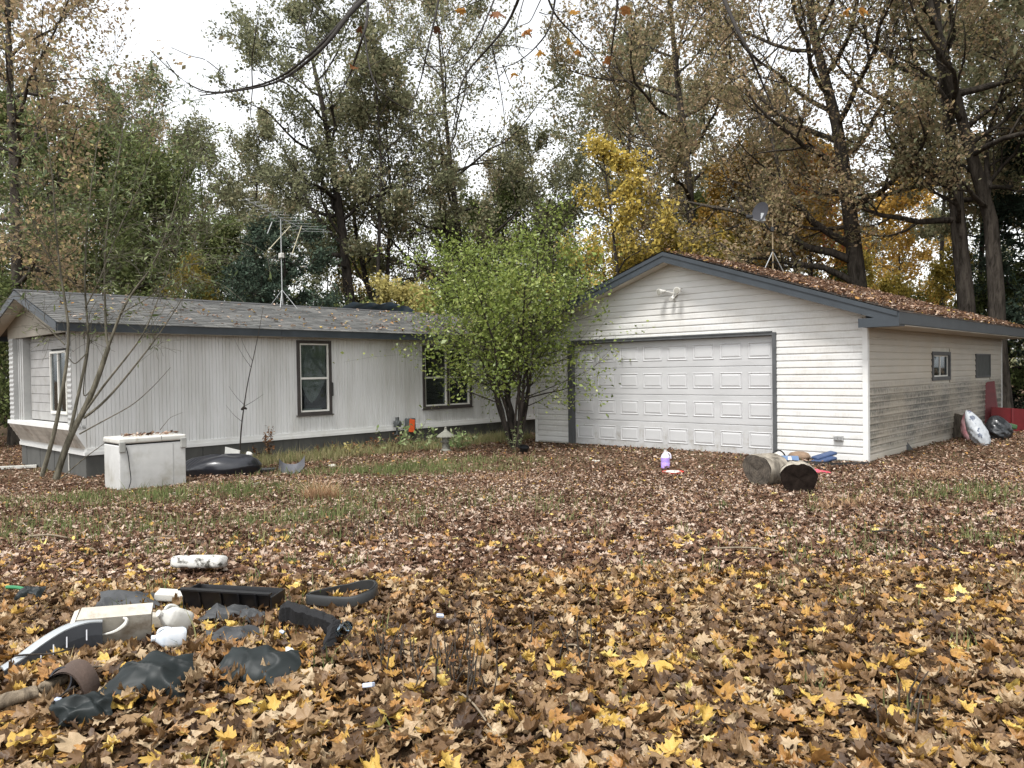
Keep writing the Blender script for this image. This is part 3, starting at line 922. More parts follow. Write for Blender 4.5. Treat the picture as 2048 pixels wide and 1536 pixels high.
# leaves on the garage roof
def roof_leaves():
    g = np.random.default_rng(9)
    n = 15500
    y = g.uniform(-RO + 0.02, GL + 0.25, n); s = g.uniform(0, 1, n)
    x = XM + s * (GW / 2 + EO)
    keep = g.uniform(0, 1, n) < np.where(y < 0.25, 0.5, 1)
    x, y = x[keep], y[keep]; n = len(x)
    z = AZ - np.abs(x - XM) * SL + 0.012 + g.uniform(0, 0.05, n) * np.clip(1.3 - 0.0 * y, 0, 1)
    v, t, k = leaf_batch(SMALL, np.stack([x, y, z], 1), 0.085 * np.exp(g.normal(0, 0.22, n)), rotations(n, g, 0.42), g, 1.0, g.uniform(0.6, 1.2, n))
    link('leaf_layer', mesh_np('leaf_layer', v, tris=t, tint=np.repeat(tints(n, g, 'roof'), k)), M_LITTER_FAR, garage)['kind'] = 'stuff'
roof_leaves()

# ------------------------------------------------------------------ mobile home
home = thing('mobile_home', 'long white ribbed-metal mobile home with a grey shingle roof and grey skirting', 'mobile home', HO, -YAW)
def mat_ribbed():
    m, t, p = _nodes('ribbed white metal siding')
    n = noise_node(t, 1.3, 6, 0.65, stretch=(1, 1.6, 0.25))
    r = ramp_node(t, [(0.3, (0.46, 0.455, 0.43)), (0.55, (0.58, 0.58, 0.57)), (0.75, (0.64, 0.64, 0.635))])
    t.links.new(n.outputs[0], r.inputs[0])
    n2 = noise_node(t, 5, 6, 0.7, stretch=(1, 3, 0.35))
    mr = t.nodes.new('ShaderNodeMapRange'); mr.inputs[1].default_value = 0.56; mr.inputs[2].default_value = 0.85; mr.inputs[4].default_value = 0.55
    t.links.new(n2.outputs[0], mr.inputs[0])
    t.links.new(mix_node(t, mr.outputs[0], r.outputs[0], (0.33, 0.31, 0.26)), p.inputs['Base Color'])
    p.inputs['Roughness'].default_value = 0.45
    p.inputs['Specular IOR Level'].default_value = 0.35
    return m
M_RIB = mat_ribbed()
WZ0, WZ1 = 0.26, 2.30
PER = 0.136
def ribbed(y0, y1, z0, z1):
    """A sheet of ribbed metal on the plane x = 0 of the home."""
    ys = []
    k0 = math.floor(y0 / PER)
    for k in range(k0, math.ceil(y1 / PER) + 1):
        b = k * PER
        ys += [(b, 0), (b + 0.010, 0), (b + 0.015, -0.011), (b + 0.021, -0.011), (b + 0.026, 0), (b + 0.068, 0), (b + 0.073, -0.009), (b + 0.078, -0.009), (b + 0.083, 0)]
    pts = [(y0, 0)] + [(y, d) for y, d in ys if y0 < y < y1] + [(y1, 0)]
    n = len(pts)
    v = [(d, y, z0) for y, d in pts] + [(d, y, z1) for y, d in pts]
    return v, [(i, i + 1, n + i + 1, n + i) for i in range(n - 1)]
HWIN = [(4.07, 4.90, 0.66, 2.225), (7.46, 9.06, 0.64, 2.17)]
wall = MB()
yy = [-0.20] + [c for w_ in HWIN for c in w_[:2]] + [HL]
for a, b in ((yy[0], yy[1]), (yy[2], yy[3]), (yy[4], yy[5])):
    if a < 0:
        wall.add(*ribbed(0.0, b, WZ0, WZ1)); wall.add(*ribbed(a, 0.0, 0.64, WZ1))
        wall.add([(0, -0.20, 0.64), (0, 0.0, 0.64), (0, 0.0, 0.30)], [(0, 2, 1)])
    else: wall.add(*ribbed(a, b, WZ0, WZ1))
for (a, b, z0, z1) in HWIN:
    wall.add(*ribbed(a, b, WZ0, z0)); wall.add(*ribbed(a, b, z1, WZ1))
wall.build('wall', M_RIB, home)
# inner shell: floor, back and inner walls, so that the rooms are closed and dark
mb = MB()
mb.box((-HW, 0.0, 0.20), (-0.02, HL, 0.30))
mb.box((-HW, 0.0, 0.301), (-HW + 0.08, HL, WZ1))
mb.box((-HW + 0.081, HL - 0.08, 0.301), (-0.02, HL, WZ1))
mb.box((-HW + 0.081, 0.02, 2.26), (-0.02, HL - 0.081, 2.298))
for a, b in ((0.02, 4.07), (4.90, 7.46), (9.06, HL - 0.081)): mb.box((-0.07, a, 0.301), (-0.012, b, 2.259))
for (a, b, z0, z1) in HWIN: mb.box((-0.07, a, 0.301), (-0.012, b, z0)); mb.box((-0.07, a, z1), (-0.012, b, 2.259))
mb.build('inner_wall', mat_plain('room lining', (0.22, 0.2, 0.17), 0.9), home)
# base trim: two laps
MB().prism([(0.0, 0), (0, 0)], 0, 1) if False else None
mb = MB(); mb.box((0.001, -0.0, 0.245), (0.022, HL, 0.305)); mb.box((0.001, -0.0, 0.185), (0.034, HL, 0.2445))
mb.box((-HW, -0.022, 0.245), (0.0, -0.001, 0.305)); mb.box((-HW, -0.034, 0.185), (0.034, -0.001, 0.2445))
mb.build('base_trim', M_WHITE, home)
# skirting panels
M_SKIRT = mat_plain('grey skirting', (0.075, 0.075, 0.069), 0.75, 0.3, 2.5, stretch=(1, 1, 0.4), dirt=(0.06, 0.055, 0.045), dirt_scale=2.0)
y = 0.0; ks = 0
while y < HL - 0.05:
    w_ = min(1.02, HL - y)
    mb = MB(); mb.box((-0.03, y + 0.004, -0.5), (-0.004 - 0.004 * (ks % 2), y + w_ - 0.004, 0.1845))
    for q in (0.33, 0.66): mb.box((-0.004, y + w_ * q - 0.004, -0.5), (0.0, y + w_ * q + 0.004, 0.184))
    mb.build('skirting_panel', M_SKIRT, home); y += w_; ks += 1
x = 0.0; ks = 0
M_SKIRT2 = mat_plain('pale skirting strip', (0.36, 0.35, 0.32), 0.7, 0.3, 3)
while x > -HW + 0.05:
    w_ = 0.42
    mb = MB(); mb.box((max(x - w_, -HW) + 0.006, 0.004 + 0.003 * (ks % 2), -0.5), (x - 0.006, 0.03, 0.1845)); mb.build('skirting_panel', M_SKIRT, home)
    if ks in (2, 3): MB().box((x - 0.06, -0.006, -0.22), (x - 0.01, 0.003, 0.18)).build('skirting_strip', M_SKIRT2, home)
    x -= w_; ks += 1
MB().box((0.0, 9.72, -0.20), (0.022, 9.92, 0.0)).build('skirting_vent', mat_plain('black vent', (0.02, 0.02, 0.02), 0.7), home)
# end wall: a bay that stands out over the skirting, with a recessed window wall above a ledge
BX0, BX1 = -HW + 0.10, 0.0
BY = -0.20
M_BEAD = mat_plain('old board siding', (0.30, 0.295, 0.285), 0.7, 0.2, 3, dirt=(0.2, 0.19, 0.17), dirt_scale=5, dirt_lo=0.5, dirt_hi=0.8)
k = 0
z = 0.72
while z < 2.24:                                           # recessed boards above the ledge
    h = 0.165
    for (a, b) in ((BX0 + 0.62, -1.74), (-0.86, -0.26)):
        if z < 0.80 or z > 2.0: continue
        MB().box((a, 0.004, z + 0.004), (b, 0.022, min(z + h, 2.29) - 0.004)).build('wall_board', M_BEAD, home)
    if z < 0.80 or z > 2.0: MB().box((BX0 + 0.62, 0.004, z + 0.004), (-0.26, 0.022, min(z + h, 2.29) - 0.004)).build('wall_board', M_BEAD, home)
    z += h
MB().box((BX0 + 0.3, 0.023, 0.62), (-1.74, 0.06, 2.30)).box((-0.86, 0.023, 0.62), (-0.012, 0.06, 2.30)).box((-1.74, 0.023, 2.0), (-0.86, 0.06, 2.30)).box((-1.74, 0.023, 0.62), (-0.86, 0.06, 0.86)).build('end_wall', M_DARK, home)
def scallop(x0, x1, nm):
    v, f = [], []
    n = 18
    for i in range(n + 1):
        z = 0.70 + (2.30 - 0.70) * i / n
        for zz, d in ((z, 0.0), (z + 0.045, -0.012)):
            if zz > 2.31: continue
            v += [(x0, BY + d, zz), (x1, BY + d, zz), (x1, 0.02, zz), (x0, 0.02, zz)]
    m_ = len(v) // 4
    for i in range(m_ - 1):
        for s in range(4): f.append((i * 4 + s, i * 4 + (s + 1) % 4, i * 4 + 4 + (s + 1) % 4, i * 4 + 4 + s))
    MB().add(v, f).build(nm, M_PIL, home)
M_PIL = mat_plain('grey white pilaster', (0.34, 0.34, 0.33), 0.6, 0.15, 4, dirt=(0.25, 0.24, 0.22), dirt_scale=4)
scallop(-0.20, -0.003, 'corner_pilaster'); scallop(BX0, BX0 + 0.26, 'corner_pilaster')
MB().box((BX0 + 0.262, -0.12, 0.70), (BX0 + 0.60, 0.02, 2.30)).box((BX0 + 0.34, -0.135, 0.70), (BX0 + 0.38, -0.12, 2.30)).box((BX0 + 0.48, -0.135, 0.70), (BX0 + 0.52, -0.12, 2.30)).build('pilaster_panel', M_PIL, home)
MB().box((BX0 - 0.02, BY - 0.05, 0.63), (0.0, 0.02, 0.70)).build('bay_ledge', M_WHITE, home)
mb = MB()
for k in range(4):                                        # sloping underside in laps
    a, b = k / 4, (k + 1) / 4
    za, zb = 0.63 - 0.325 * a, 0.63 - 0.325 * b
    ya, yb = BY - 0.04 + (0.19) * a, BY - 0.04 + 0.19 * b
    mb.hexa([(BX0, ya, za), (-0.003, ya, za), (-0.003, yb - 0.012, zb), (BX0, yb - 0.012, zb), (BX0, 0.02, za), (-0.003, 0.02, za), (-0.003, 0.02, zb), (BX0, 0.02, zb)])
mb.build('bay_underside', mat_plain('rusty bay underside', (0.40, 0.36, 0.31), 0.75, 0.35, 3, dirt=(0.17, 0.12, 0.08), dirt_scale=4), home)
bw = thing('window', None, None); bw.parent = home
mb = MB()
for (a, b, c, d) in [(-1.74, -1.71, 0.86, 2.0), (-0.89, -0.86, 0.86, 2.0), (-1.71, -0.89, 0.86, 0.91), (-1.71, -0.89, 1.96, 2.0), (-1.32, -1.28, 0.91, 1.96)]: mb.box((a, -0.02, c), (b, 0.03, d))
mb.build('frame', M_CREAM, bw)
for a, b in ((-1.709, -1.321), (-1.279, -0.891)): MB().box((a, 0.008, 0.911), (b, 0.012, 1.959)).build('pane', M_GLASS, bw)
MB().box((-1.735, 0.063, 0.865), (-0.865, 0.068, 1.995)).build('added_dark_sheet', M_DARK, bw)  # dark sheet added behind the panes to stand in for the unlit room
# gable above the bay, roof
HEZ, HRZ, HRX = 2.436, 3.134, -2.05
HSL = (HRZ - HEZ) / (0.25 - HRX)
HEO, HRO = 0.25, 0.47
XB = 2 * HRX - HEO
def hz(x): return HRZ - abs(x - HRX) * HSL
_g2 = [(-HW - 0.1, 2.301), (0.0, 2.301), (0.0, hz(0.0) - 0.06), (HRX, hz(HRX) - 0.06), (-HW - 0.1, hz(-HW - 0.1) - 0.06)]
MB().add([(x, BY + 0.03, z) for x, z in _g2] + [(x, BY + 0.10, z) for x, z in _g2], [(0, 1, 2, 3, 4), (9, 8, 7, 6, 5), (0, 5, 6, 1)]).build('gable_wall', mat_plain('tan gable panel', (0.27, 0.245, 0.20), 0.7, 0.15), home)
MB().add([(x, HL - 0.02, z) for x, z in _g2] + [(x, HL, z) for x, z in _g2], [(0, 1, 2, 3, 4), (9, 8, 7, 6, 5)]).build('gable_wall', M_RIB, home)
hroof = MB()
for s in (-1, 1):
    xe = HRX + s * (HEO - HRX)
    pts = [(HRX, HRZ - 0.012), (xe, HEZ - 0.012), (xe, HEZ - 0.05), (HRX, HRZ - 0.05)]
    hroof.add([(x, -HRO, z) for x, z in pts] + [(x, HL + 0.2, z) for x, z in pts], [(0, 1, 2, 3), (7, 6, 5, 4), (0, 4, 5, 1), (1, 5, 6, 2), (2, 6, 7, 3)] if s > 0 else [(3, 2, 1, 0), (4, 5, 6, 7), (1, 5, 4, 0), (2, 6, 5, 1), (3, 7, 6, 2)])
hroof = hroof.build('roof', roof_mat, home)
shingle_courses(hroof, M_SHINGLE, -HRO - 0.02, HL + 0.2, (HEO + 0.035, HEZ - 0.021), (HRX, HRZ), 17, gsh, 0.30)
shingle_courses(hroof, M_SHINGLE, -HRO - 0.02, HL + 0.2, (XB - 0.035, HEZ - 0.021), (HRX, HRZ), 17, gsh, 0.30)
MB().hexa([(HRX - 0.14, -HRO - 0.022, HRZ - 0.022), (HRX, -HRO - 0.022, HRZ + 0.022), (HRX + 0.14, -HRO - 0.022, HRZ - 0.022), (HRX, -HRO - 0.022, HRZ + 0.006), (HRX - 0.14, HL + 0.2, HRZ - 0.022), (HRX, HL + 0.2, HRZ + 0.022), (HRX + 0.14, HL + 0.2, HRZ - 0.022), (HRX, HL + 0.2, HRZ + 0.006)]).build('ridge_cap', mat_plain('dark ridge cap', (0.05, 0.05, 0.05), 0.9), hroof)
for s in (-1, 1):
    xe = HRX + s * (HEO - HRX)
    v = [(x, y, hz(x) - h) for y in (-HRO - 0.022, -HRO) for (x, h) in ((HRX, 0.014), (xe, 0.014), (xe, 0.16), (HRX, 0.16))]
    MB().hexa(v).build('rake_board', M_SLATE, home)
    v = [(x, y, hz(x) - 0.051 - e) for e in (0, 0.01) for (x, y) in ((HRX, -HRO), (xe, -HRO), (xe, BY + 0.03), (HRX, BY + 0.03))]
    MB().hexa(v).build('rake_soffit', M_SOFFIT, home)
a = -HRO
kk = 0
while a < HL + 0.2:                                        # eave boards in lengths
    b = min(a + (3.66 if kk else 4.05), HL + 0.2)
    MB().box((HEO, a + 0.002, HEZ - 0.155 - 0.004 * (kk % 2)), (HEO + 0.02 + 0.002 * (kk % 2), b - 0.002, HEZ - 0.013)).build('eave_fascia', M_SLATE, home)
    a = b; kk += 1
MB().box((XB - 0.02, -HRO, HEZ - 0.155), (XB, HL + 0.2, HEZ - 0.013)).build('eave_fascia', M_SLATE, home)
MB().box((0.012, BY + 0.1, HEZ - 0.165), (HEO, HL + 0.2, HEZ - 0.152)).build('eave_soffit', mat_plain('eave soffit', (0.42, 0.40, 0.35), 0.7, 0.2), home)
# windows of the long wall
M_CURTAIN = mat_plain('dusty curtain', (0.62, 0.60, 0.52), 0.9, 0.2, 7)
def sash_window(y0, y1, z0, z1, nbay, curtain):
    w = thing('window', None, None); w.parent = home
    c = 0.062
    mb = MB()
    for (a, b, cc, d) in [(y0 - 0.0, y0 + c, z0, z1), (y1 - c, y1, z0, z1), (y0 + c, y1 - c, z0, z0 + c), (y0 + c, y1 - c, z1 - c, z1)]:
        mb.box((-0.07, a, cc), (0.034, b, d))
    if nbay == 2: mb.box((-0.07, (y0 + y1) / 2 - 0.03, z0 + c), (0.0335, (y0 + y1) / 2 + 0.03, z1 - c))
    mb.box((0.0, y0 - 0.03, z0 - 0.022), (0.05, y1 + 0.03, z0 - 0.001))
    mb.build('frame', mat_plain('dark brown frame', (0.05, 0.043, 0.04), 0.6, 0.3), w)
    ym = (y0 + y1) / 2
    bays = [(y0 + c, y1 - c)] if nbay == 1 else [(y0 + c, ym - 0.03), (ym + 0.03, y1 - c)]
    zi0, zi1 = z0 + c, z1 - c; zm = zi0 + (zi1 - zi0) * 0.49
    for (a, b) in bays:
        a += 0.001; b -= 0.001
        mb = MB(); r = 0.034
        for (p, q, cc, d) in [(a, a + r, zi0, zi1), (b - r, b, zi0, zi1), (a + r, b - r, zi0, zi0 + r), (a + r, b - r, zi1 - r, zi1), (a + r, b - r, zm - 0.022, zm + 0.022)]:
            mb.box((-0.045, p, cc + .001), (0.012, q, d - .001))
        mb.build('sash', M_CREAM, w)
        MB().box((-0.022, a + r, zm + 0.022), (-0.018, b - r, zi1 - r)).build('pane', M_GLASS, w)
        MB().box((-0.036, a + r, zi0 + r), (-0.032, b - r, zm - 0.022)).build('pane', M_GLASS, w)
    if curtain:
        a, b = bays[0]; a += 0.03; b -= 0.03
        mb = MB()
        def top(u, v): return (-0.055 + 0.010 * math.sin(u * 24) , a + (b - a) * u, zm - 0.02 + (zi1 - zm) * v)
        mb.grid(top, 20, 3)
        def low(u, v):                                     # the lower half is gathered to a knot at the middle
            zz = zm - 0.02 - 0.50 * (1 - v)
            wd = 0.5 * (b - a) * (0.22 + 0.78 * v ** 0.8)
            return (-0.055 + 0.02 * math.sin(u * 16) * (1 - v) + 0.012 * math.sin(u * 24) * v, (a + b) / 2 - 0.03 * (1 - v) + (u - 0.5) * 2 * wd, zz + 0.10 * (1 - v) * abs(u - 0.45))
        mb.grid(low, 20, 8)
        mb.build('curtain', M_CURTAIN, w, smooth='all')
        MB().box((-0.10, a + 0.08, zi0), (-0.05, b - 0.12, zi0 + 0.07)).build('sill_paper', M_CREAM, w)
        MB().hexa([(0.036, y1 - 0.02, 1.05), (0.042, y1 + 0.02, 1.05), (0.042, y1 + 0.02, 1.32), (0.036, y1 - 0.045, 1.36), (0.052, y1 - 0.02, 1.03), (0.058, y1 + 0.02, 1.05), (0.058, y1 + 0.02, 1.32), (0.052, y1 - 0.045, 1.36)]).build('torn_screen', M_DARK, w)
sash_window(*HWIN[0], 1, True)
sash_window(*HWIN[1], 2, False)
def home_roof_leaves():
    g = np.random.default_rng(19)
    n = 900
    y = g.uniform(-0.3, 13, n); u = g.beta(0.8, 1.2, n)
    x = HEO - u * (HEO - HRX)
    k = g.uniform(0, 1, n) < (0.45 + 0.55 * np.exp(-((y - 9) / 2.2) ** 2))
    x, y = x[k], y[k]; n = len(x)
    v, t, k = leaf_batch(SMALL, np.stack([x, y, hz(x) + 0.025 + g.uniform(0, 0.02, n)], 1), 0.085 * np.exp(g.normal(0, 0.2, n)), rotations(n, g, 0.4), g, 1.0, g.uniform(0.6, 1.2, n))
    link('leaf_layer', mesh_np('leaf_layer', v, tris=t, tint=np.repeat(tints(n, g, 'home'), k)), M_LITTER_FAR, home)['kind'] = 'stuff'
home_roof_leaves()
# ------------------------------------------------------------------ trees
M_BARK = mat_bark('grey brown bark', (0.018, 0.015, 0.012), (0.080, 0.068, 0.056))
M_BARK_DARK = mat_bark('dark bark', (0.016, 0.014, 0.012), (0.06, 0.05, 0.042))
M_BARK_GREEN = mat_bark('greenish young bark', (0.06, 0.055, 0.04), (0.16, 0.145, 0.11), 14)
OLIVE = [(0.0, (0.11, 0.12, 0.07)), (0.35, (0.21, 0.215, 0.125)), (0.65, (0.29, 0.275, 0.165)), (0.85, (0.33, 0.265, 0.165)), (1.0, (0.38, 0.29, 0.19))]
M_OAK = mat_leaf('olive oak leaf', OLIVE, trans=0.40)
M_OAKB = mat_leaf('brown oak leaf', [(0.0, (0.13, 0.125, 0.065)), (0.3, (0.25, 0.22, 0.12)), (0.55, (0.34, 0.265, 0.165)), (0.8, (0.40, 0.28, 0.18)), (1.0, (0.50, 0.41, 0.19))], trans=0.45)
M_GREENLEAF = mat_leaf('green leaf', [(0.0, (0.07, 0.09, 0.035)), (0.5, (0.15, 0.18, 0.07)), (0.85, (0.23, 0.24, 0.10)), (1.0, (0.32, 0.30, 0.13))], trans=0.35)
M_YELLOW = mat_leaf('yellow maple leaf', [(0.0, (0.20, 0.18, 0.05)), (0.4, (0.42, 0.32, 0.075)), (0.8, (0.56, 0.42, 0.11)), (1.0, (0.62, 0.52, 0.19))], trans=0.40)
M_ORANGE = mat_leaf('orange leaf', [(0.0, (0.24, 0.18, 0.05)), (0.45, (0.46, 0.29, 0.075)), (0.8, (0.54, 0.33, 0.09)), (1.0, (0.50, 0.20, 0.11))], trans=0.40)
M_EVERGREEN = mat_leaf('dark evergreen', [(0.0, (0.03, 0.045, 0.033)), (0.5, (0.055, 0.078, 0.056)), (1.0, (0.09, 0.115, 0.08))], trans=0.12)
M_CREAMLEAF = mat_leaf('pale yellow leaf', [(0.0, (0.20, 0.18, 0.06)), (0.5, (0.42, 0.36, 0.13)), (1.0, (0.55, 0.48, 0.22))], trans=0.4)
M_SHRUB = mat_leaf('bright shrub leaf', [(0.0, (0.10, 0.14, 0.03)), (0.45, (0.20, 0.255, 0.055)), (0.8, (0.30, 0.345, 0.09)), (1.0, (0.42, 0.43, 0.18))], trans=0.40, rough=0.4, gloss=0.4)
M_WILLOW = mat_leaf('narrow willow leaf', [(0.0, (0.07, 0.10, 0.035)), (0.5, (0.15, 0.19, 0.07)), (1.0, (0.27, 0.30, 0.14))], trans=0.35, rough=0.45, gloss=0.3)

def unit(v): return v / (np.linalg.norm(v, axis=-1, keepdims=True) + 1e-9)

def grow(start, dirs, length, K, g, curve_up=0.15, noise=0.12):
    """Branches from 'start' along 'dirs': polylines (N,K,3)."""
    N = len(start)
    P = np.zeros((N, K, 3)); P[:, 0] = start
    d = unit(dirs)
    st = (length / (K - 1))[:, None]
    for k in range(1, K):
        d = unit(d + np.array([0, 0, curve_up]) + g.normal(0, noise, (N, 3)))
        P[:, k] = P[:, k - 1] + d * st
    return P

def sample(P, Rr, n, lo, hi, g, power=1.0):
    """n points along every polyline of P, with the direction and radius there."""
    N, K, _ = P.shape
    t = lo + (hi - lo) * ((np.arange(n)[None, :] + g.uniform(0.1, 0.9, (N, n))) / n) ** power
    f = t * (K - 1); i = np.minimum(f.astype(int), K - 2); fr = (f - i)[..., None]
    a = np.take_along_axis(P, i[..., None].repeat(3, -1), 1); b = np.take_along_axis(P, (i + 1)[..., None].repeat(3, -1), 1)
    ra = np.take_along_axis(Rr, i, 1); rb = np.take_along_axis(Rr, i + 1, 1)
    return (a + (b - a) * fr).reshape(-1, 3), unit(b - a).reshape(-1, 3), (ra + (rb - ra) * fr[..., 0]).reshape(-1), t.reshape(-1)

def side_dirs(d, g, spread):
    """Directions leaning 'spread' radians away from d."""
    r = g.normal(0, 1, d.shape); r = unit(r - (r * d).sum(1, keepdims=True) * d)
    s = spread * g.uniform(0.7, 1.3, (len(d), 1))
    return d * np.cos(s) + r * np.sin(s)

def diamonds(pos, size, g, elong=0.55, up=0.5, axis=None):
    """One small four-cornered leaf at every place."""
    n = len(pos)
    nrm = unit(g.normal(0, 1, (n, 3)) + np.array([0, 0, up]))
    a = g.normal(0, 1, (n, 3)) if axis is None else axis + g.normal(0, 0.35, (n, 3))
    a = unit(a - (a * nrm).sum(1, keepdims=True) * nrm)
    b = np.cross(nrm, a)
    s = size[:, None]
    cup = nrm * s * g.normal(0.0, 0.12, (n, 1))
    V = np.stack([pos - a * s * 0.5, pos + b * s * elong * 0.5 + cup + a * s * 0.05, pos + a * s * 0.5, pos - b * s * elong * 0.5 + cup + a * s * 0.05], 1)
    q = (np.arange(n) * 4)[:, None] + np.arange(4)[None]
    return V.reshape(-1, 3), q

def tree_meshes(seed, path, r0, R_crown, t0=0.35, limbs=15, nb=6, nt=6, leaves=14, leaf=0.14, spread=0.20, elev=(0.15, 1.0), prof='dome', extra=None, up=0.12, elong=0.6, tint=(0.45, 0.24), bias=None, density=1.0, leaf_from=0.25, bare=0):
    """Trunk with limbs, branches and twigs, and the leaves on them, about the tree's own base."""
    g = np.random.default_rng(seed)
    leaves = int(leaves * 3.0); leaf *= 0.66; spread *= 0.62; nt += 3; r0 *= 0.80
    path = np.array(path, float)
    # trunk
    K = 14
    tt = np.linspace(0, 1, K); seg = np.linspace(0, 1, len(path))
    tp = np.stack([np.interp(tt, seg, path[:, c]) for c in range(3)], 1)
    H = path[-1, 2]
    tp[1:-1, :2] += np.cumsum(g.normal(0, 0.012 * H / 10, (K - 2, 2)), 0)
    tr = r0 * ((1 - tt) ** 0.75 * 0.92 + 0.06); tr[0] *= 1.35; tr[1] *= 1.06
    TV, TQ = [], []
    off = 0
    def put(P, Rr, S):
        nonlocal off
        v, q = tubes_np(P, Rr, S); TV.append(v); TQ.append(q + off); off += len(v)
    put(tp[None], tr[None], 10)
    # limbs
    P0, D0, R0, T0 = sample(tp[None], tr[None], limbs, t0, 0.98, g)
    q = (T0 - t0) / (1 - t0)
    az = np.arange(limbs) * 2.399 + g.uniform(0, 6.28) + g.normal(0, 0.3, limbs)
    el = elev[0] + (elev[1] - elev[0]) * q + g.normal(0, 0.12, limbs)
    shape = {'dome': 0.55 + 0.9 * np.sin(np.pi * np.clip(q * 0.85 + 0.12, 0, 1)) - 0.35, 'cone': 1.05 - 0.85 * q, 'round': 0.35 + 0.75 * np.sin(np.pi * np.clip(q * 0.9 + 0.08, 0, 1)), 'vase': 0.55 + 0.5 * q}[prof]
    ln = R_crown * np.clip(shape, 0.22, 1.2) * np.exp(g.normal(0, 0.12, limbs))
    dirs = np.stack([np.cos(az) * np.cos(el), np.sin(az) * np.cos(el), np.sin(el)], 1)
    if bias is not None: dirs = unit(dirs + np.array(bias) * (0.5 + 0.5 * q)[:, None])
    if extra:                                                # limbs that the photograph shows one by one: (t, azimuth, elevation, length)
        e = np.array(extra, float)
        f = e[:, 0] * (K - 1); i = np.minimum(f.astype(int), K - 2)
        P0 = np.concatenate([P0, tp[i] + (tp[i + 1] - tp[i]) * (f - i)[:, None]])
        dirs = np.concatenate([dirs, np.stack([np.cos(e[:, 1]) * np.cos(e[:, 2]), np.sin(e[:, 1]) * np.cos(e[:, 2]), np.sin(e[:, 2])], 1)])
        ln = np.concatenate([ln, e[:, 3]]); R0 = np.concatenate([R0, np.interp(e[:, 0], tt, tr)])
    LP = grow(P0, dirs, ln, 9, g, up * 0.6, 0.19)
    lr = np.clip(R0 * 0.55, 0.02, None)
    lr = np.minimum(lr, 0.019 * ln + 0.018)
    LR = lr[:, None] * (1 - np.linspace(0, 1, 9) * 0.82)[None]
    put(LP, LR, 6)
    BP0, BD, BR0, bt = sample(LP, LR, nb, 0.22, 1.0, g)
    bl = np.repeat(ln, nb) * 0.42 * (1.15 - 0.55 * bt) * np.exp(g.normal(0, 0.2, len(bt)))
    BP = grow(BP0, side_dirs(BD, g, 0.75), bl, 6, g, up * 0.8, 0.16)
    BR = np.clip(BR0 * 0.55, 0.010, None)[:, None] * (1 - np.linspace(0, 1, 6) * 0.75)[None]
    put(BP, BR, 4)
    XP0, XD, XR0, xt = sample(BP, BR, nt, 0.15, 1.0, g)
    xl = np.repeat(bl, nt) * 0.58 * np.exp(g.normal(0, 0.25, len(xt)))
    XP = grow(XP0, side_dirs(XD, g, 0.7), xl, 4, g, up * 0.5, 0.2)
    XR = np.clip(XR0 * 0.5, 0.006, 0.012)[:, None] * (1 - np.linspace(0, 1, 4) * 0.6)[None]
    put(XP, XR, 3)
    trunk = (np.concatenate(TV), np.concatenate(TQ))
    # leaves: along the twigs, thick and thin in turn
    keep = g.uniform(0, 1, len(XP)) < 0.9 * density
    XPk, XRk = XP[keep], XR[keep]
    C, CD, _, _ = sample(XPk, XRk, leaves, leaf_from, 1.08, g)
    clump = np.repeat(g.uniform(0.30, 1.0, len(XPk)), leaves)
    kk = g.uniform(0, 1, len(C)) < clump
    C, CD = C[kk], CD[kk]
    C = C + g.normal(0, spread, C.shape)
    sz = leaf * np.exp(g.normal(0, 0.28, len(C)))
    V, Q = diamonds(C, sz, g, elong, 0.5, CD)
    ct = np.repeat(g.normal(0, tint[1] * 0.6, len(XPk)), leaves)[kk]
    T = np.clip(tint[0] + ct + g.normal(0, tint[1] * 0.7, len(C)), 0, 1)
    return trunk, (V, Q, np.repeat(T, 4))

def tree(name, label, loc, bark, leafm, group=None, cat='tree', rotz=0.0, scale=1.0, **kw):
    tr, cr = tree_meshes(**kw)
    t = thing(name, label, cat, loc, rotz, group)
    t.scale = (scale,) * 3
    link('trunk', mesh_np('trunk', *tr, smooth=True), bark, t)
    link('crown', mesh_np('crown', cr[0], cr[1], tint=cr[2]), leafm, t)
    return t

def base(px, depth, z=None):
    d = pix_ray(px, 760)
    x, y = d[0] * depth, d[1] * depth
    return np.array([x, y, float(ground_z(x, y)) if z is None else z])

PI = math.pi
# --- the big oaks that can be told apart
tree('oak_tree', 'tall oak with rust brown leaves at the left edge, behind the mobile home', base(30, 20.5), M_BARK, M_OAKB, seed=1, path=[(0, 0, 0), (0.1, 0, 5), (-0.1, 0.2, 10), (0.1, 0, 15)], r0=0.22, R_crown=4.6, t0=0.25, limbs=20, nb=7, nt=6, leaves=12, leaf=0.15, spread=0.22, elev=(0.05, 1.0), tint=(0.58, 0.26), up=0.06)
tree('oak_tree', 'olive leaved oak with a dark trunk leaning left behind the television aerial', base(722, 31), M_BARK_DARK, M_OAK, seed=2, path=[(0, 0, 0), (-0.35, 0, 4), (-0.75, 0.1, 8), (-1.3, 0, 12), (-2.2, 0, 16.2)], r0=0.33, R_crown=4.2, t0=0.36, limbs=18, nb=7, nt=6, leaves=13, leaf=0.17, spread=0.22, elev=(0.05, 0.8), tint=(0.28, 0.22), extra=[(0.42, PI, 0.85, 5.5), (0.40, PI * 0.97, 0.05, 4.2), (0.5, 2.8, 0.7, 4.5)])
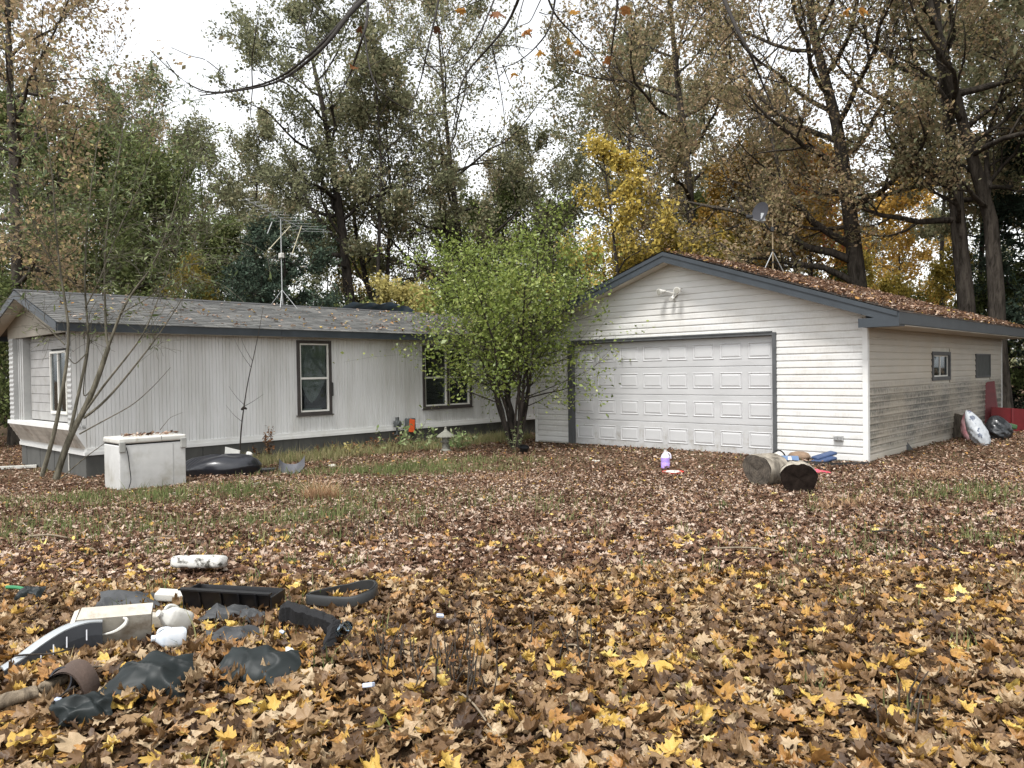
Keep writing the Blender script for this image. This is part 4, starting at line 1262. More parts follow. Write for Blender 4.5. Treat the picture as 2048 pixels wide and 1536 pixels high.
tree('oak_tree', 'broad olive brown oak rising above the bright green shrub', base(945, 34), M_BARK_DARK, M_OAK, seed=3, path=[(0, 0, 0), (-0.2, 0, 4), (-0.5, 0, 8), (-0.9, 0.1, 12), (-1.3, 0, 17.2)], r0=0.30, R_crown=5.3, t0=0.30, limbs=20, nb=7, nt=6, leaves=13, leaf=0.17, spread=0.24, elev=(0.05, 0.85), tint=(0.5, 0.26), extra=[(0.22, 0.2, 1.0, 6.0), (0.25, PI, 0.9, 6.5)])
tree('oak_tree', 'dark leaning oak with a crooked stem between the aerial and the green shrub', base(812, 33), M_BARK_DARK, M_OAKB, seed=4, path=[(0, 0, 0), (-0.5, 0, 2.6), (-1.5, 0, 5.2), (-2.1, 0.2, 8.4), (-1.6, 0, 12)], r0=0.24, R_crown=3.6, t0=0.42, limbs=13, nb=6, nt=5, leaves=6, leaf=0.15, spread=0.25, tint=(0.45, 0.22))
tree('oak_tree', 'small dark oak at the sky gap just left of the yellow maple', base(1090, 36), M_BARK_DARK, M_OAK, seed=5, path=[(0, 0, 0), (0.1, 0, 4), (-0.1, 0, 8), (-0.6, 0, 12.2)], r0=0.2, R_crown=3.2, t0=0.35, limbs=14, nb=6, nt=6, leaves=11, leaf=0.17, spread=0.22, tint=(0.38, 0.2))
tree('oak_tree', 'large brown leaved oak behind the garage ridge, spreading to the sky gap', base(1395, 31), M_BARK, M_OAKB, seed=6, path=[(0, 0, 0), (0, 0, 5), (-0.3, 0, 10), (-0.8, 0, 15), (-1.0, 0, 20)], r0=0.30, R_crown=5.6, t0=0.28, limbs=26, nb=7, nt=8, leaves=17, leaf=0.18, spread=0.26, tint=(0.42, 0.24), elev=(0.0, 0.85))
tree('oak_tree', 'stout dark oak standing right behind the leaf-covered garage roof', base(1742, 24.5), M_BARK, M_OAKB, seed=7, path=[(0, 0, 0), (-0.25, 0, 3), (-0.55, 0, 6.0), (-0.95, 0, 9), (-1.75, 0, 12.5), (-2.0, 0, 19)], r0=0.42, R_crown=5.6, t0=0.40, limbs=18, nb=7, nt=7, leaves=14, leaf=0.15, spread=0.22, tint=(0.46, 0.26), elev=(0.1, 1.0), extra=[(0.20, PI * 0.98, 0.42, 4.6), (0.33, PI, 0.35, 6.5), (0.28, PI * 1.05, 0.25, 5.2), (0.36, PI * 0.85, 0.5, 6.0)])
tree('oak_tree', 'tall straight oak near the right edge, its trunk left of the forked one', base(1948, 23), M_BARK, M_OAKB, density=0.9, seed=8, path=[(0, 0, 0), (-0.15, 0, 4), (-0.5, 0, 8), (-0.9, 0, 12), (-1.2, 0, 19)], r0=0.36, R_crown=5.0, t0=0.36, limbs=17, nb=7, nt=6, leaves=13, leaf=0.15, spread=0.22, tint=(0.52, 0.26), elev=(0.05, 0.9), extra=[(0.37, PI * 1.02, 0.15, 4.5), (0.42, PI * 0.9, 0.6, 4.0)])
tree('oak_tree', 'oak with a bent forked trunk at the right edge of the wood', base(2002, 22.5), M_BARK, M_OAK, density=0.9, seed=9, path=[(0, 0, 0), (-0.05, 0, 3.2), (-0.2, 0.1, 6), (-1.1, 0, 9.2), (-2.4, 0, 14), (-2.6, 0, 18)], r0=0.34, R_crown=5.2, t0=0.38, limbs=17, nb=7, nt=6, leaves=13, leaf=0.15, spread=0.22, tint=(0.6, 0.26), elev=(0.1, 0.9), extra=[(0.42, 0.5, 0.9, 5.0)])
tree('oak_tree', 'forked oak seen through the willow leaves above the roof ridge', base(352, 33), M_BARK_DARK, M_OAK, seed=10, path=[(0, 0, 0), (-0.15, 0, 3.5), (-0.5, 0, 6.5), (-0.9, 0, 10), (-0.8, 0, 13.4)], r0=0.22, R_crown=3.6, t0=0.38, limbs=15, nb=6, nt=6, leaves=11, leaf=0.17, spread=0.22, tint=(0.35, 0.2), extra=[(0.40, 0.2, 1.0, 5.0)])
# --- coloured trees behind the roofs
tree('maple_tree', 'bright yellow maple between the green shrub and the garage gable', base(1240, 25), M_BARK_DARK, M_YELLOW, seed=11, path=[(0, 0, 0), (0.1, 0, 3), (-0.2, 0, 6), (-0.5, 0, 8.7)], r0=0.12, R_crown=3.1, t0=0.2, limbs=17, nb=6, nt=5, leaves=5, leaf=0.17, spread=0.2, prof='cone', tint=(0.55, 0.28), elev=(0.05, 0.9), elong=0.75)
tree('maple_tree', 'lower yellow green maple showing over the left half of the garage roof', base(1345, 27), M_BARK_DARK, M_YELLOW, seed=12, path=[(0, 0, 0), (0.1, 0, 2.5), (0.0, 0, 5.8)], r0=0.10, R_crown=2.3, t0=0.2, limbs=16, nb=6, nt=5, leaves=9, leaf=0.17, spread=0.22, prof='round', tint=(0.30, 0.25), elong=0.75)
tree('maple_tree', 'amber maple behind the satellite dish', base(1490, 30), M_BARK_DARK, M_ORANGE, seed=13, path=[(0, 0, 0), (0.1, 0, 4), (0.0, 0, 8.4)], r0=0.14, R_crown=3.0, t0=0.2, limbs=18, nb=6, nt=6, leaves=10, leaf=0.2, spread=0.25, prof='round', tint=(0.35, 0.22), elong=0.75)
tree('maple_tree', 'orange red maple in the gap right of the satellite dish', base(1620, 33), M_BARK_DARK, M_ORANGE, seed=14, path=[(0, 0, 0), (0.1, 0, 4), (0.0, 0, 9.8)], r0=0.14, R_crown=3.0, t0=0.2, limbs=18, nb=6, nt=6, leaves=10, leaf=0.22, spread=0.25, prof='round', tint=(0.62, 0.28), elong=0.75)
tree('maple_tree', 'pale orange tree seen between the two trunk groups on the right', base(1800, 44), M_BARK_DARK, M_ORANGE, seed=15, path=[(0, 0, 0), (0.1, 0, 5), (0.0, 0, 11.2)], r0=0.14, R_crown=3.2, t0=0.2, limbs=18, nb=6, nt=6, leaves=10, leaf=0.24, spread=0.28, prof='round', tint=(0.4, 0.2), elong=0.75)
tree('maple_tree', 'cream yellow leaved bush peeping over the home roof near the green shrub', base(795, 24), M_BARK_DARK, M_CREAMLEAF, seed=16, path=[(0, 0, 0), (0.05, 0, 2), (0.0, 0, 4.0)], r0=0.05, R_crown=1.5, t0=0.15, limbs=14, nb=5, nt=5, leaves=8, leaf=0.16, spread=0.18, prof='round', tint=(0.5, 0.25), elong=0.7)
tree('hemlock_tree', 'dark blue green evergreen behind the mast of the television aerial', base(575, 24.5), M_BARK_DARK, M_EVERGREEN, seed=17, path=[(0, 0, 0), (0, 0, 3), (0, 0, 6.3)], r0=0.12, R_crown=1.8, t0=0.08, limbs=30, nb=7, nt=6, leaves=9, leaf=0.17, spread=0.12, prof='round', elev=(-0.1, 0.5), up=-0.02, tint=(0.5, 0.25), elong=0.4)
tree('hemlock_tree', 'black green evergreen at the right edge beyond the garage corner', base(2085, 24), M_BARK_DARK, M_EVERGREEN, seed=18, path=[(0, 0, 0), (0, 0, 4), (0, 0, 9.5)], r0=0.16, R_crown=3.0, t0=0.06, limbs=34, nb=7, nt=6, leaves=9, leaf=0.19, spread=0.14, prof='cone', elev=(-0.15, 0.4), up=-0.02, tint=(0.35, 0.25), elong=0.4)

# --- the wood behind: a few kinds of tree, each copied to many places
protos = {}
def kind(key, label, leafm, **kw):
    tr, cr = tree_meshes(**kw)
    a = mesh_np('trunk', *tr, smooth=True); a.materials.append(M_BARK_DARK)
    b = mesh_np('crown', cr[0], cr[1], tint=cr[2]); b.materials.append(leafm)
    protos[key] = (a, b, label)
kind('olive', 'olive leaved oak in the wood behind the buildings', M_OAK, seed=31, path=[(0, 0, 0), (0.2, 0, 5), (0, 0.1, 10), (0.3, 0, 15)], r0=0.22, R_crown=4.4, t0=0.25, limbs=18, nb=6, nt=6, leaves=11, leaf=0.22, spread=0.28, tint=(0.38, 0.22))
kind('brown', 'brown leaved oak in the wood behind the buildings', M_OAKB, seed=32, path=[(0, 0, 0), (-0.2, 0, 5), (0.2, 0.1, 10), (0, 0, 15.5)], r0=0.22, R_crown=4.6, t0=0.28, limbs=18, nb=6, nt=6, leaves=11, leaf=0.22, spread=0.28, tint=(0.38, 0.22))
kind('green', 'green leaved young tree in the wood behind the buildings', M_GREENLEAF, seed=33, path=[(0, 0, 0), (0.2, 0, 3), (0, 0.1, 6), (0.1, 0, 9.5)], r0=0.11, R_crown=3.2, t0=0.12, limbs=18, nb=6, nt=6, leaves=11, leaf=0.2, spread=0.26, tint=(0.45, 0.24), prof='round')
kind('thin', 'slender dark stemmed tree in the wood behind the buildings', M_OAK, seed=34, path=[(0, 0, 0), (0.15, 0, 5), (-0.1, 0.1, 10), (0.1, 0, 15)], r0=0.15, R_crown=2.6, t0=0.42, limbs=14, nb=6, nt=5, leaves=9, leaf=0.2, spread=0.25, tint=(0.45, 0.22))
kind('bush', 'low olive bush at the edge of the wood behind the buildings', M_GREENLEAF, seed=35, path=[(0, 0, 0), (0.05, 0, 1.5), (0, 0, 3.6)], r0=0.05, R_crown=2.2, t0=0.05, limbs=16, nb=6, nt=5, leaves=10, leaf=0.15, spread=0.2, tint=(0.30, 0.25), prof='round')
kind('gold', 'yellowing young tree in the wood behind the buildings', M_YELLOW, seed=36, path=[(0, 0, 0), (0.1, 0, 3), (0, 0, 7.5)], r0=0.09, R_crown=2.4, t0=0.15, limbs=15, nb=6, nt=5, leaves=9, leaf=0.2, spread=0.26, tint=(0.22, 0.2), prof='round')
WOOD = [  # kind, pixel x, distance, scale
    ('green', 60, 27, 1.0), ('green', 215, 27, 0.95), ('green', 300, 29, 0.98), ('olive', 420, 37, 0.78), ('green', 450, 32, 0.7), ('brown', 250, 38, 0.80), ('olive', -60, 30, 1.0), ('bush', 120, 22, 0.9), ('bush', 340, 24, 0.9), ('bush', 450, 25, 0.8), ('gold', 385, 26, 0.62),
    ('thin', 768, 30, 0.95), ('thin', 786, 32, 0.9), ('thin', 520, 36, 0.85), ('green', 660, 36, 0.85), ('brown', 1010, 44, 0.8), ('bush', 690, 27, 0.9), ('bush', 860, 28, 0.9), ('green', 900, 38, 0.9), ('gold', 740, 44, 1.0), ('green', 1010, 36, 0.9),
    ('green', 1120, 40, 0.95), ('olive', 1260, 40, 1.15), ('brown', 1500, 42, 1.1), ('green', 1420, 33, 0.85), ('gold', 1700, 36, 0.9), ('gold', 1440, 30, 0.85), ('olive', 2100, 30, 1.2), ('bush', 1640, 29, 1.0), ('gold', 1790, 34, 0.7), ('bush', 1880, 27, 0.8), ('gold', 1910, 30, 0.7), ('gold', 1560, 36, 1.05), ('thin', 1970, 30, 1.1), ('olive', 1740, 50, 0.75), ('bush', 2010, 25, 1.0), ('brown', 2150, 26, 1.1), ('thin', 1895, 36, 1.1),
    ('olive', 2350, 19, 1.0), ('brown', 2500, 15, 1.0), ('olive', 2800, 13, 0.9), ('brown', 3300, 11, 0.95), ('green', 2420, 21, 1.1),  # more of the wood, out of view, put in to shade the side wall
    ('bush', 20, 24, 1.0), ('bush', -40, 20, 0.9), ('olive', 60, 44, 1.0), ('olive', 330, 50, 0.85), ('brown', 560, 48, 0.8), ('olive', 900, 54, 0.9), ('olive', 1090, 54, 0.8), ('brown', 1330, 56, 1.3), ('olive', 1600, 56, 1.2), ('olive', 1960, 52, 0.9), ('olive', 480, 56, 0.9), ('brown', 190, 52, 0.95)]
gw = np.random.default_rng(4)
ZONES = [(-20, 'beyond the left edge of the roof'), (100, 'above the left end of the mobile home roof'), (230, 'behind the willow sapling'), (345, 'right of the willow sapling'), (460, 'between the willow sapling and the aerial'), (580, 'behind the aerial mast'), (720, 'just right of the aerial'),
         (777, 'left of the cream bush'), (850, 'behind the cream bush'), (960, 'behind the left half of the green shrub'), (1060, 'behind the middle of the green shrub'), (1180, 'behind the right half of the green shrub'), (1300, 'behind the yellow maple'), (1470, 'behind the gable peak'), (1590, 'behind the satellite dish'), (1720, 'left of the stout oak trunk'),
         (1860, 'right of the stout oak trunk'), (1935, 'left of the straight oak trunk'), (1990, 'between the two trunks on the right'), (2200, 'at the right edge behind the garage'), (9999, 'beyond the right edge beside the garage')]
KINDS = {'olive': 'olive leaved oak', 'brown': 'brown leaved oak', 'thin': 'slender dark stemmed oak', 'green': 'green leaved young tree', 'gold': 'yellowing young tree', 'bush': 'low olive bush'}
wood_count = {}
for key, px, dep, sc in sorted(WOOD, key=lambda w: w[2]):
    z = next(n for lim, n in ZONES if px <= lim); wood_count.setdefault((key, z), []).append((px, dep))
def wood_label(key, px, dep):
    z = next(n for lim, n in ZONES if px <= lim); same = wood_count[key, z]
    word = '' if len(same) == 1 else ('nearer ' if same.index((px, dep)) == 0 else 'farther ' if same.index((px, dep)) == len(same) - 1 else 'middle ')
    return word + KINDS[key] + ' in the wood ' + z
for i, (key, px, dep, sc) in enumerate(WOOD):
    a, b, label = protos[key]
    p = base(px, dep)
    t = thing({'olive': 'oak_tree', 'brown': 'oak_tree', 'thin': 'oak_tree', 'green': 'young_tree', 'gold': 'young_tree', 'bush': 'bush'}[key], wood_label(key, px, dep), 'bush' if key == 'bush' else 'tree', p, gw.uniform(0, 6.28), label.split(' in the ')[0].split(' at the ')[0].replace('bush', 'bushe') + 's of the wood')
    k = sc * gw.uniform(0.95, 1.05)
    t.scale = (k, k, k * gw.uniform(0.95, 1.05))
    link('trunk', a, M_BARK_DARK, t); link('crown', b, None, t)
# the far edge of the wood, one mass of leaves and stems
def far_wood():
    g = np.random.default_rng(8)
    n = 30000
    x = g.uniform(-62, 66, n); y = g.uniform(58, 78, n)
    top = 6.5 + 1.6 * np.sin(x * 0.21) + 1.5 * np.sin(x * 0.53 + 1)
    z = g.uniform(0, 1, n) ** 1.15 * top
    c = 0.5 + 0.5 * np.sin(x * 1.1 + 2 * np.sin(y * 0.9)) * np.sin(z * 1.3 + x * 0.6)
    k = g.uniform(0, 1, n) < 0.35 + 0.65 * c
    p = np.stack([x, y, z], 1)[k]
    v, q = diamonds(p, 0.55 * np.exp(g.normal(0, 0.3, len(p))), g, 0.7, 0.3)
    tt = np.clip(0.42 + 0.25 * np.sin(p[:, 0] * 0.7) + g.normal(0, 0.2, len(p)), 0, 1)
    tag(link('far_woods', mesh_np('far_woods', v, q, tint=np.repeat(tt, 4)), M_OAK), kind='stuff')
far_wood()
# ------------------------------------------------------------------ the green shrub, the willow sapling, weeds and branches near the viewer
def many_stems(seed, starts, dirs, lengths, r0, nb, nt, leaves, leaf, spread, elong=0.6, tint=(0.45, 0.25), up=0.05, b_from=0.3, hang=0.0, spread_b=0.6, bfac=0.4):
    g = np.random.default_rng(seed)
    TV, TQ = [], []; off = 0
    def put(P, Rr, S):
        nonlocal off
        v, q = tubes_np(P, Rr, S); TV.append(v); TQ.append(q + off); off += len(v)
    LP = grow(np.array(starts, float), unit(np.array(dirs, float)), np.array(lengths, float), 10, g, up, 0.09)
    LR = np.array(r0, float)[:, None] * (1 - np.linspace(0, 1, 10) * 0.8)[None]
    put(LP, LR, 7)
    BP0, BD, BR0, bt = sample(LP, LR, nb, b_from, 1.0, g)
    bl = np.repeat(lengths, nb) * bfac * (1.2 - 0.6 * bt) * np.exp(g.normal(0, 0.25, len(bt)))
    BP = grow(BP0, side_dirs(BD, g, spread_b), bl, 6, g, up, 0.14)
    put(BP, np.clip(BR0 * 0.5, 0.005, None)[:, None] * (1 - np.linspace(0, 1, 6) * 0.75)[None], 4)
    XP0, XD, XR0, xt = sample(BP, np.full((len(BP), 6), 0.004), nt, 0.1, 1.0, g)
    xl = np.repeat(bl, nt) * 0.42 * np.exp(g.normal(0, 0.25, len(xt)))
    XP = grow(XP0, side_dirs(XD, g, 0.8), xl, 4, g, -hang, 0.15)
    put(XP, np.full((len(XP), 4), 0.003) * (1 - np.linspace(0, 1, 4) * 0.5)[None], 3)
    C, CD, _, _ = sample(XP, np.full((len(XP), 4), 0.003), leaves, 0.15, 1.1, g)
    cl = np.repeat(g.uniform(0.45, 1.0, len(XP)), leaves)
    k = g.uniform(0, 1, len(C)) < cl
    C, CD = C[k], CD[k]
    C = C + g.normal(0, spread, C.shape)
    V, Q = diamonds(C, leaf * np.exp(g.normal(0, 0.25, len(C))), g, elong, 0.7, CD)
    ct = np.repeat(g.normal(0, tint[1] * 0.5, len(XP)), leaves)[k]
    T = np.clip(tint[0] + ct + g.normal(0, tint[1] * 0.8, len(C)), 0, 1)
    return (np.concatenate(TV), np.concatenate(TQ)), (V, Q, np.repeat(T, 4))

def shrub_thing(name, label, cat, loc, bark, leafm, group=None, **kw):
    tr, cr = many_stems(**kw)
    t = thing(name, label, cat, loc, 0, group)
    link('stem', mesh_np('stem', *tr, smooth=True), bark, t)
    link('foliage', mesh_np('foliage', cr[0], cr[1], tint=cr[2]), leafm, t)
    return t

def leafy_shrub():
    g = np.random.default_rng(40)
    n = 15
    az = np.arange(n) * 2.399 + g.normal(0, 0.3, n)
    el = np.clip(g.normal(1.32, 0.12, n), 1.02, 1.5)
    d = np.stack([np.cos(az) * np.cos(el), np.sin(az) * np.cos(el) * 0.8, np.sin(el)], 1)
    d[:, 0] -= 0.09
    s = np.stack([np.cos(az) * 0.08, np.sin(az) * 0.07, np.zeros(n)], 1)
    ln = g.uniform(3.5, 5.3, n)
    p = base(1030, 17.0)
    shrub_thing('leafy_shrub', 'bright green leafy shrub with many dark stems standing between the mobile home and the garage', 'shrub', p, M_BARK_DARK, M_SHRUB,
                seed=41, starts=s, dirs=d, lengths=ln, r0=np.full(n, 0.042) * g.uniform(0.6, 1.2, n), nb=13, nt=9, leaves=18, leaf=0.070, spread=0.09, elong=0.6, tint=(0.45, 0.26), up=0.03, b_from=0.24, spread_b=0.85, bfac=0.36)
leafy_shrub()

def smooth_poly(P, n):
    P = np.array(P, float); t = np.linspace(0, 1, len(P)); u = np.linspace(0, 1, n)
    Q = np.stack([np.interp(u, t, P[:, c]) for c in range(P.shape[1])], 1)
    for _ in range(2): Q[1:-1] = (Q[:-2] + 2 * Q[1:-1] + Q[2:]) / 4
    return Q

def willow():
    g = np.random.default_rng(50)
    b0 = base(108, 12.0)
    S = [  # stems as the photograph shows them: points, radius, distance
        ([(112, 958), (129, 900), (150, 852), (168, 822), (192, 768), (210, 714), (217, 694)], 0.052, 0.034, 12.0, 12.1),
        ([(217, 694), (211, 670), (211, 615), (207, 540), (215, 430), (242, 300), (250, 215)], 0.022, 0.006, 12.1, 12.3),
        ([(217, 694), (240, 627), (270, 576), (303, 540), (340, 450), (372, 330)], 0.022, 0.006, 12.1, 11.8),
        ([(84, 952), (102, 893), (117, 834), (127, 768), (138, 708), (141, 630), (120, 570), (110, 440), (106, 330), (90, 250)], 0.036, 0.006, 11.9, 11.7),
        ([(141, 862), (150, 819), (163, 762), (175, 705), (180, 669), (171, 615), (168, 560), (172, 450), (185, 340), (205, 225)], 0.028, 0.006, 12.0, 12.4),
        ([(168, 826), (207, 771), (249, 720), (288, 669), (312, 610), (345, 520)], 0.020, 0.004, 12.05, 11.8),
        ([(167, 836), (204, 810), (246, 762), (279, 720), (315, 675), (353, 615), (390, 560)], 0.022, 0.004, 12.05, 12.3),
        ([(159, 868), (210, 840), (267, 810), (310, 770), (341, 735)], 0.012, 0.003, 12.05, 11.8),
        ([(120, 958), (170, 915), (207, 888), (225, 876)], 0.010, 0.003, 12.0, 11.9),
        ([(175, 705), (150, 730), (136, 715), (131, 700)], 0.010, 0.004, 12.1, 12.0),
        ([(192, 768), (166, 800), (168, 760), (178, 700), (183, 640)], 0.012, 0.004, 12.1, 12.2),
        ([(114, 540), (90, 500), (60, 430), (35, 350)], 0.012, 0.004, 11.8, 11.5),
        ([(171, 615), (200, 560), (232, 470), (300, 330), (330, 190)], 0.012, 0.004, 12.2, 12.0),
        ([(240, 627), (290, 600), (350, 560), (420, 470)], 0.010, 0.003, 12.0, 11.9),
        ([(130, 690), (100, 660), (60, 625), (40, 610)], 0.010, 0.003, 11.8, 11.7),
        ([(320, 860), (340, 835), (365, 825)], 0.005, 0.002, 11.9, 11.9),
    ]
    V, Q, off = [], [], 0
    tw_p, tw_d = [], []
    for pts, r0, r1, d0, d1 in S:
        P = np.array([at(px, py, d0 + (d1 - d0) * i / (len(pts) - 1)) for i, (px, py) in enumerate(pts)]) - b0
        P = smooth_poly(P, 16)
        v, q = tubes_np(P[None], np.linspace(r0, r1, 16)[None], 7)
        V.append(v); Q.append(q + off); off += len(v)
        T = np.gradient(P, axis=0)
        for i in range(2, 16):
            if P[i, 2] > 2.1 and r1 < 0.03 and (P[i, 2] > 3.2 or i % 3 == 0):
                for _ in range(4): tw_p.append(P[i] + g.normal(0, 0.05, 3)); tw_d.append(T[i])
    tw_p = np.array(tw_p); tw_d = side_dirs(unit(np.array(tw_d)), g, 0.75)
    hi = np.clip((tw_p[:, 2] - 1.8) / 2.0, 0.25, 1)
    XP = grow(tw_p, tw_d, 0.75 * hi * np.exp(g.normal(0, 0.35, len(tw_p))), 7, g, -0.03, 0.14)
    v, q = tubes_np(XP, np.full((len(XP), 7), 0.0045) * (1 - np.linspace(0, 1, 7) * 0.6)[None], 3)
    V.append(v); Q.append(q + off); off += len(v)
    YP0, YD, _, _ = sample(XP, np.full((len(XP), 7), 0.004), 3, 0.2, 0.95, g)
    YP = grow(YP0, side_dirs(YD, g, 0.7), np.full(len(YP0), 0.30) * np.exp(g.normal(0, 0.3, len(YP0))), 5, g, -0.06, 0.12)
    v, q = tubes_np(YP, np.full((len(YP), 5), 0.0025), 3)
    V.append(v); Q.append(q + off)
    C1, D1, _, _ = sample(XP, np.full((len(XP), 7), 0.004), 12, 0.15, 1.0, g)
    C2, D2, _, _ = sample(YP, np.full((len(YP), 5), 0.004), 11, 0.1, 1.0, g)
    C = np.concatenate([C1, C2]); D = np.concatenate([D1, D2])
    z = C[:, 2]
    k = g.uniform(0, 1, len(C)) < np.where(z < 3.0, 0.05, np.where(z < 4.0, 0.17, 0.40))
    C, D = C[k], D[k]
    D = side_dirs(D, g, 0.8); D[:, 2] -= 0.35
    C = C + g.normal(0, 0.02, C.shape) + unit(D) * 0.03
    LV, LQ = diamonds(C, 0.085 * np.exp(g.normal(0, 0.25, len(C))), g, 0.26, 0.4, unit(D) * 3)
    t = thing('willow_sapling', 'slender green willow sapling with several leaning stems before the end of the mobile home', 'tree', b0)
    link('stem', mesh_np('stem', np.concatenate(V), np.concatenate(Q), smooth=True), M_BARK_GREEN, t)
    link('foliage', mesh_np('foliage', LV, LQ, tint=np.repeat(np.clip(g.normal(0.42, 0.28, len(C)), 0, 1), 4)), M_WILLOW, t)
willow()

def thin_sapling():
    b = gp(479, 938)
    pts = [(478, 940), (482, 849), (488, 817), (493, 772), (506, 720), (517, 669), (527, 612)]
    dep = np.array(pts)
    d0 = b[1] / pix_ray(479, 938)[1]
    P = np.array([at(px, py, d0) for px, py in pts]) - b
    mb = MB()
    mb.tube(smooth_poly(P, 14), np.linspace(0.016, 0.004, 14), 6)
    for (u, dx, dz) in [(0.35, 0.35, 0.22), (0.36, -0.3, 0.35), (0.62, -0.35, 0.6), (0.66, -0.25, 0.5), (0.2, -0.3, 0.3)]:
        p = P[0] + (P[-1] - P[0]) * u
        p = np.array([np.interp(u, np.linspace(0, 1, 7), P[:, c]) for c in range(3)])
        mb.tube(smooth_poly([p, p + (dx * .5, 0, dz * .4), p + (dx, 0.05, dz)], 6), np.linspace(0.005, 0.002, 6), 4)
    mb.tube([P[2] + (-0.05, 0, -.02), P[2] + (0, 0, 0.02), P[2] + (0.05, 0.01, -0.01)], [0.02, 0.035, 0.015], 6)
    tag(mb.build('bare_sapling', M_BARK_DARK, None, b, smooth='all'), 'thin bare sapling rising before the ribbed wall right of the black plastic bundle', 'sapling')
thin_sapling()

# weeds: a few stems with leaves in pairs
M_WEED = mat_leaf('weed leaf', [(0.0, (0.12, 0.17, 0.06)), (0.5, (0.24, 0.30, 0.14)), (1.0, (0.42, 0.46, 0.26))], trans=0.35)
M_DEAD = mat_leaf('dead weed', [(0.0, (0.07, 0.035, 0.02)), (0.5, (0.14, 0.07, 0.035)), (1.0, (0.26, 0.16, 0.09))], trans=0.2)
M_STALK = mat_plain('weed stalk', (0.16, 0.14, 0.08), 0.8, 0.3)
M_DSTALK = mat_plain('dark dry stalk', (0.05, 0.04, 0.03), 0.8, 0.3)
M_PALEWEED = mat_leaf('pale weed', [(0, (0.36, 0.32, 0.14)), (1, (0.52, 0.48, 0.26))], trans=0.4)
def weed(name, label, px, py, h, nst, nleaf, leaf, leafm, stalkm, seed, lean=0.25, spread=0.1, cat='weed', group=None, elong=0.5, lo=0.25):
    g = np.random.default_rng(seed)
    b = gp(px, py)
    st = np.stack([g.normal(0, spread, nst), g.normal(0, spread, nst), np.full(nst, -0.01)], 1)
    d = np.stack([g.normal(0, lean, nst), g.normal(0, lean, nst), np.ones(nst)], 1)
    P = grow(st, d, h * g.uniform(0.6, 1.05, nst), 8, g, 0.0, 0.09)
    v, q = tubes_np(P, np.full((nst, 8), 0.006) * (1 - np.linspace(0, 1, 8) * 0.6)[None], 4)
    t = thing(name, label, cat, b, 0, group)
    if nst <= 6:                                         # few enough to pick apart: each stalk a part
        nv, nq = len(v) // nst, len(q) // nst
        for k in range(nst): link('stalk', mesh_np('stalk', v[k * nv:(k + 1) * nv], q[k * nq:(k + 1) * nq] - k * nv), stalkm, t)
    else: link('stalk', mesh_np('stalk', v, q), stalkm, t)
    if nleaf:
        C, D, _, _ = sample(P, np.full((nst, 8), 0.004), nleaf, lo, 1.0, g)
        D = side_dirs(D, g, 1.1)
        C = C + unit(D) * leaf * 0.55
        LV, LQ = diamonds(C, leaf * np.exp(g.normal(0, 0.3, len(C))), g, elong, 1.2, D * 3)
        link('foliage', mesh_np('foliage', LV, LQ, tint=np.repeat(g.uniform(0, 1, len(C)), 4)), leafm, t)
    return t
weed('weed', 'tall reddish dead weed before the skirting left of the tall window', 535, 925, 0.75, 7, 26, 0.055, M_DEAD, M_DSTALK, 1, 0.25, 0.10)
weed('weed', 'wispy dried flower stalk against the ribbed wall under the tall window', 574, 915, 0.85, 3, 10, 0.035, M_DEAD, M_DSTALK, 2, 0.12, 0.06)
weed('weed', 'low yellow green weed before the skirting below the wall between the windows', 700, 912, 0.32, 6, 9, 0.07, M_CREAMLEAF, M_STALK, 3, 0.35, 0.12)
weed('weed', 'leafy pale green weed in front of the gas meter', 806, 908, 0.85, 6, 12, 0.10, M_WEED, M_STALK, 4, 0.22, 0.16)
weed('weed', 'pale green weed just right of the gas meter', 846, 905, 0.65, 5, 11, 0.09, M_WEED, M_STALK, 5, 0.22, 0.12)
weed('weed', 'pale green vine leaves growing over the stone lantern', 905, 905, 0.52, 8, 13, 0.10, M_WEED, M_STALK, 6, 0.25, 0.12)
weed('weed', 'arching pale weed between the stone lantern and the skirting vent', 935, 902, 0.72, 3, 12, 0.09, M_WEED, M_STALK, 7, 0.5, 0.05)
weed('weed', 'upright pale weed at the foot of the green shrub beside a black flowerpot', 1042, 905, 0.75, 5, 9, 0.07, M_WEED, M_STALK, 8, 0.15, 0.08)
weed('weed', 'brown weeds under the gas meter', 775, 905, 0.45, 12, 12, 0.06, M_DEAD, M_DSTALK, 9, 0.3, 0.25)
weed('weed', 'rusty low weeds along the skirting between the tall window and the gas meter', 690, 905, 0.28, 40, 9, 0.05, M_DEAD, M_DSTALK, 10, 0.4, 0.5)
weed('weed', 'pale feathery weed standing before the right half of the garage door', 1405, 893, 0.52, 2, 26, 0.075, M_PALEWEED, M_DSTALK, 11, 0.08, 0.02, elong=0.2, lo=0.45)
weed('weed', 'small dark weed at the foot of the garage door near the white bucket', 1238, 884, 0.24, 3, 9, 0.04, M_DEAD, M_DSTALK, 12, 0.25, 0.03)
weed('weed', 'two bare stalks before the right end of the garage door', 1478, 903, 0.40, 2, 0, 0.03, M_DEAD, M_DSTALK, 13, 0.1, 0.10)
weed('weed', 'thin bare stalks before the middle of the garage door', 1350, 893, 0.28, 3, 3, 0.03, M_DEAD, M_DSTALK, 14, 0.2, 0.05)
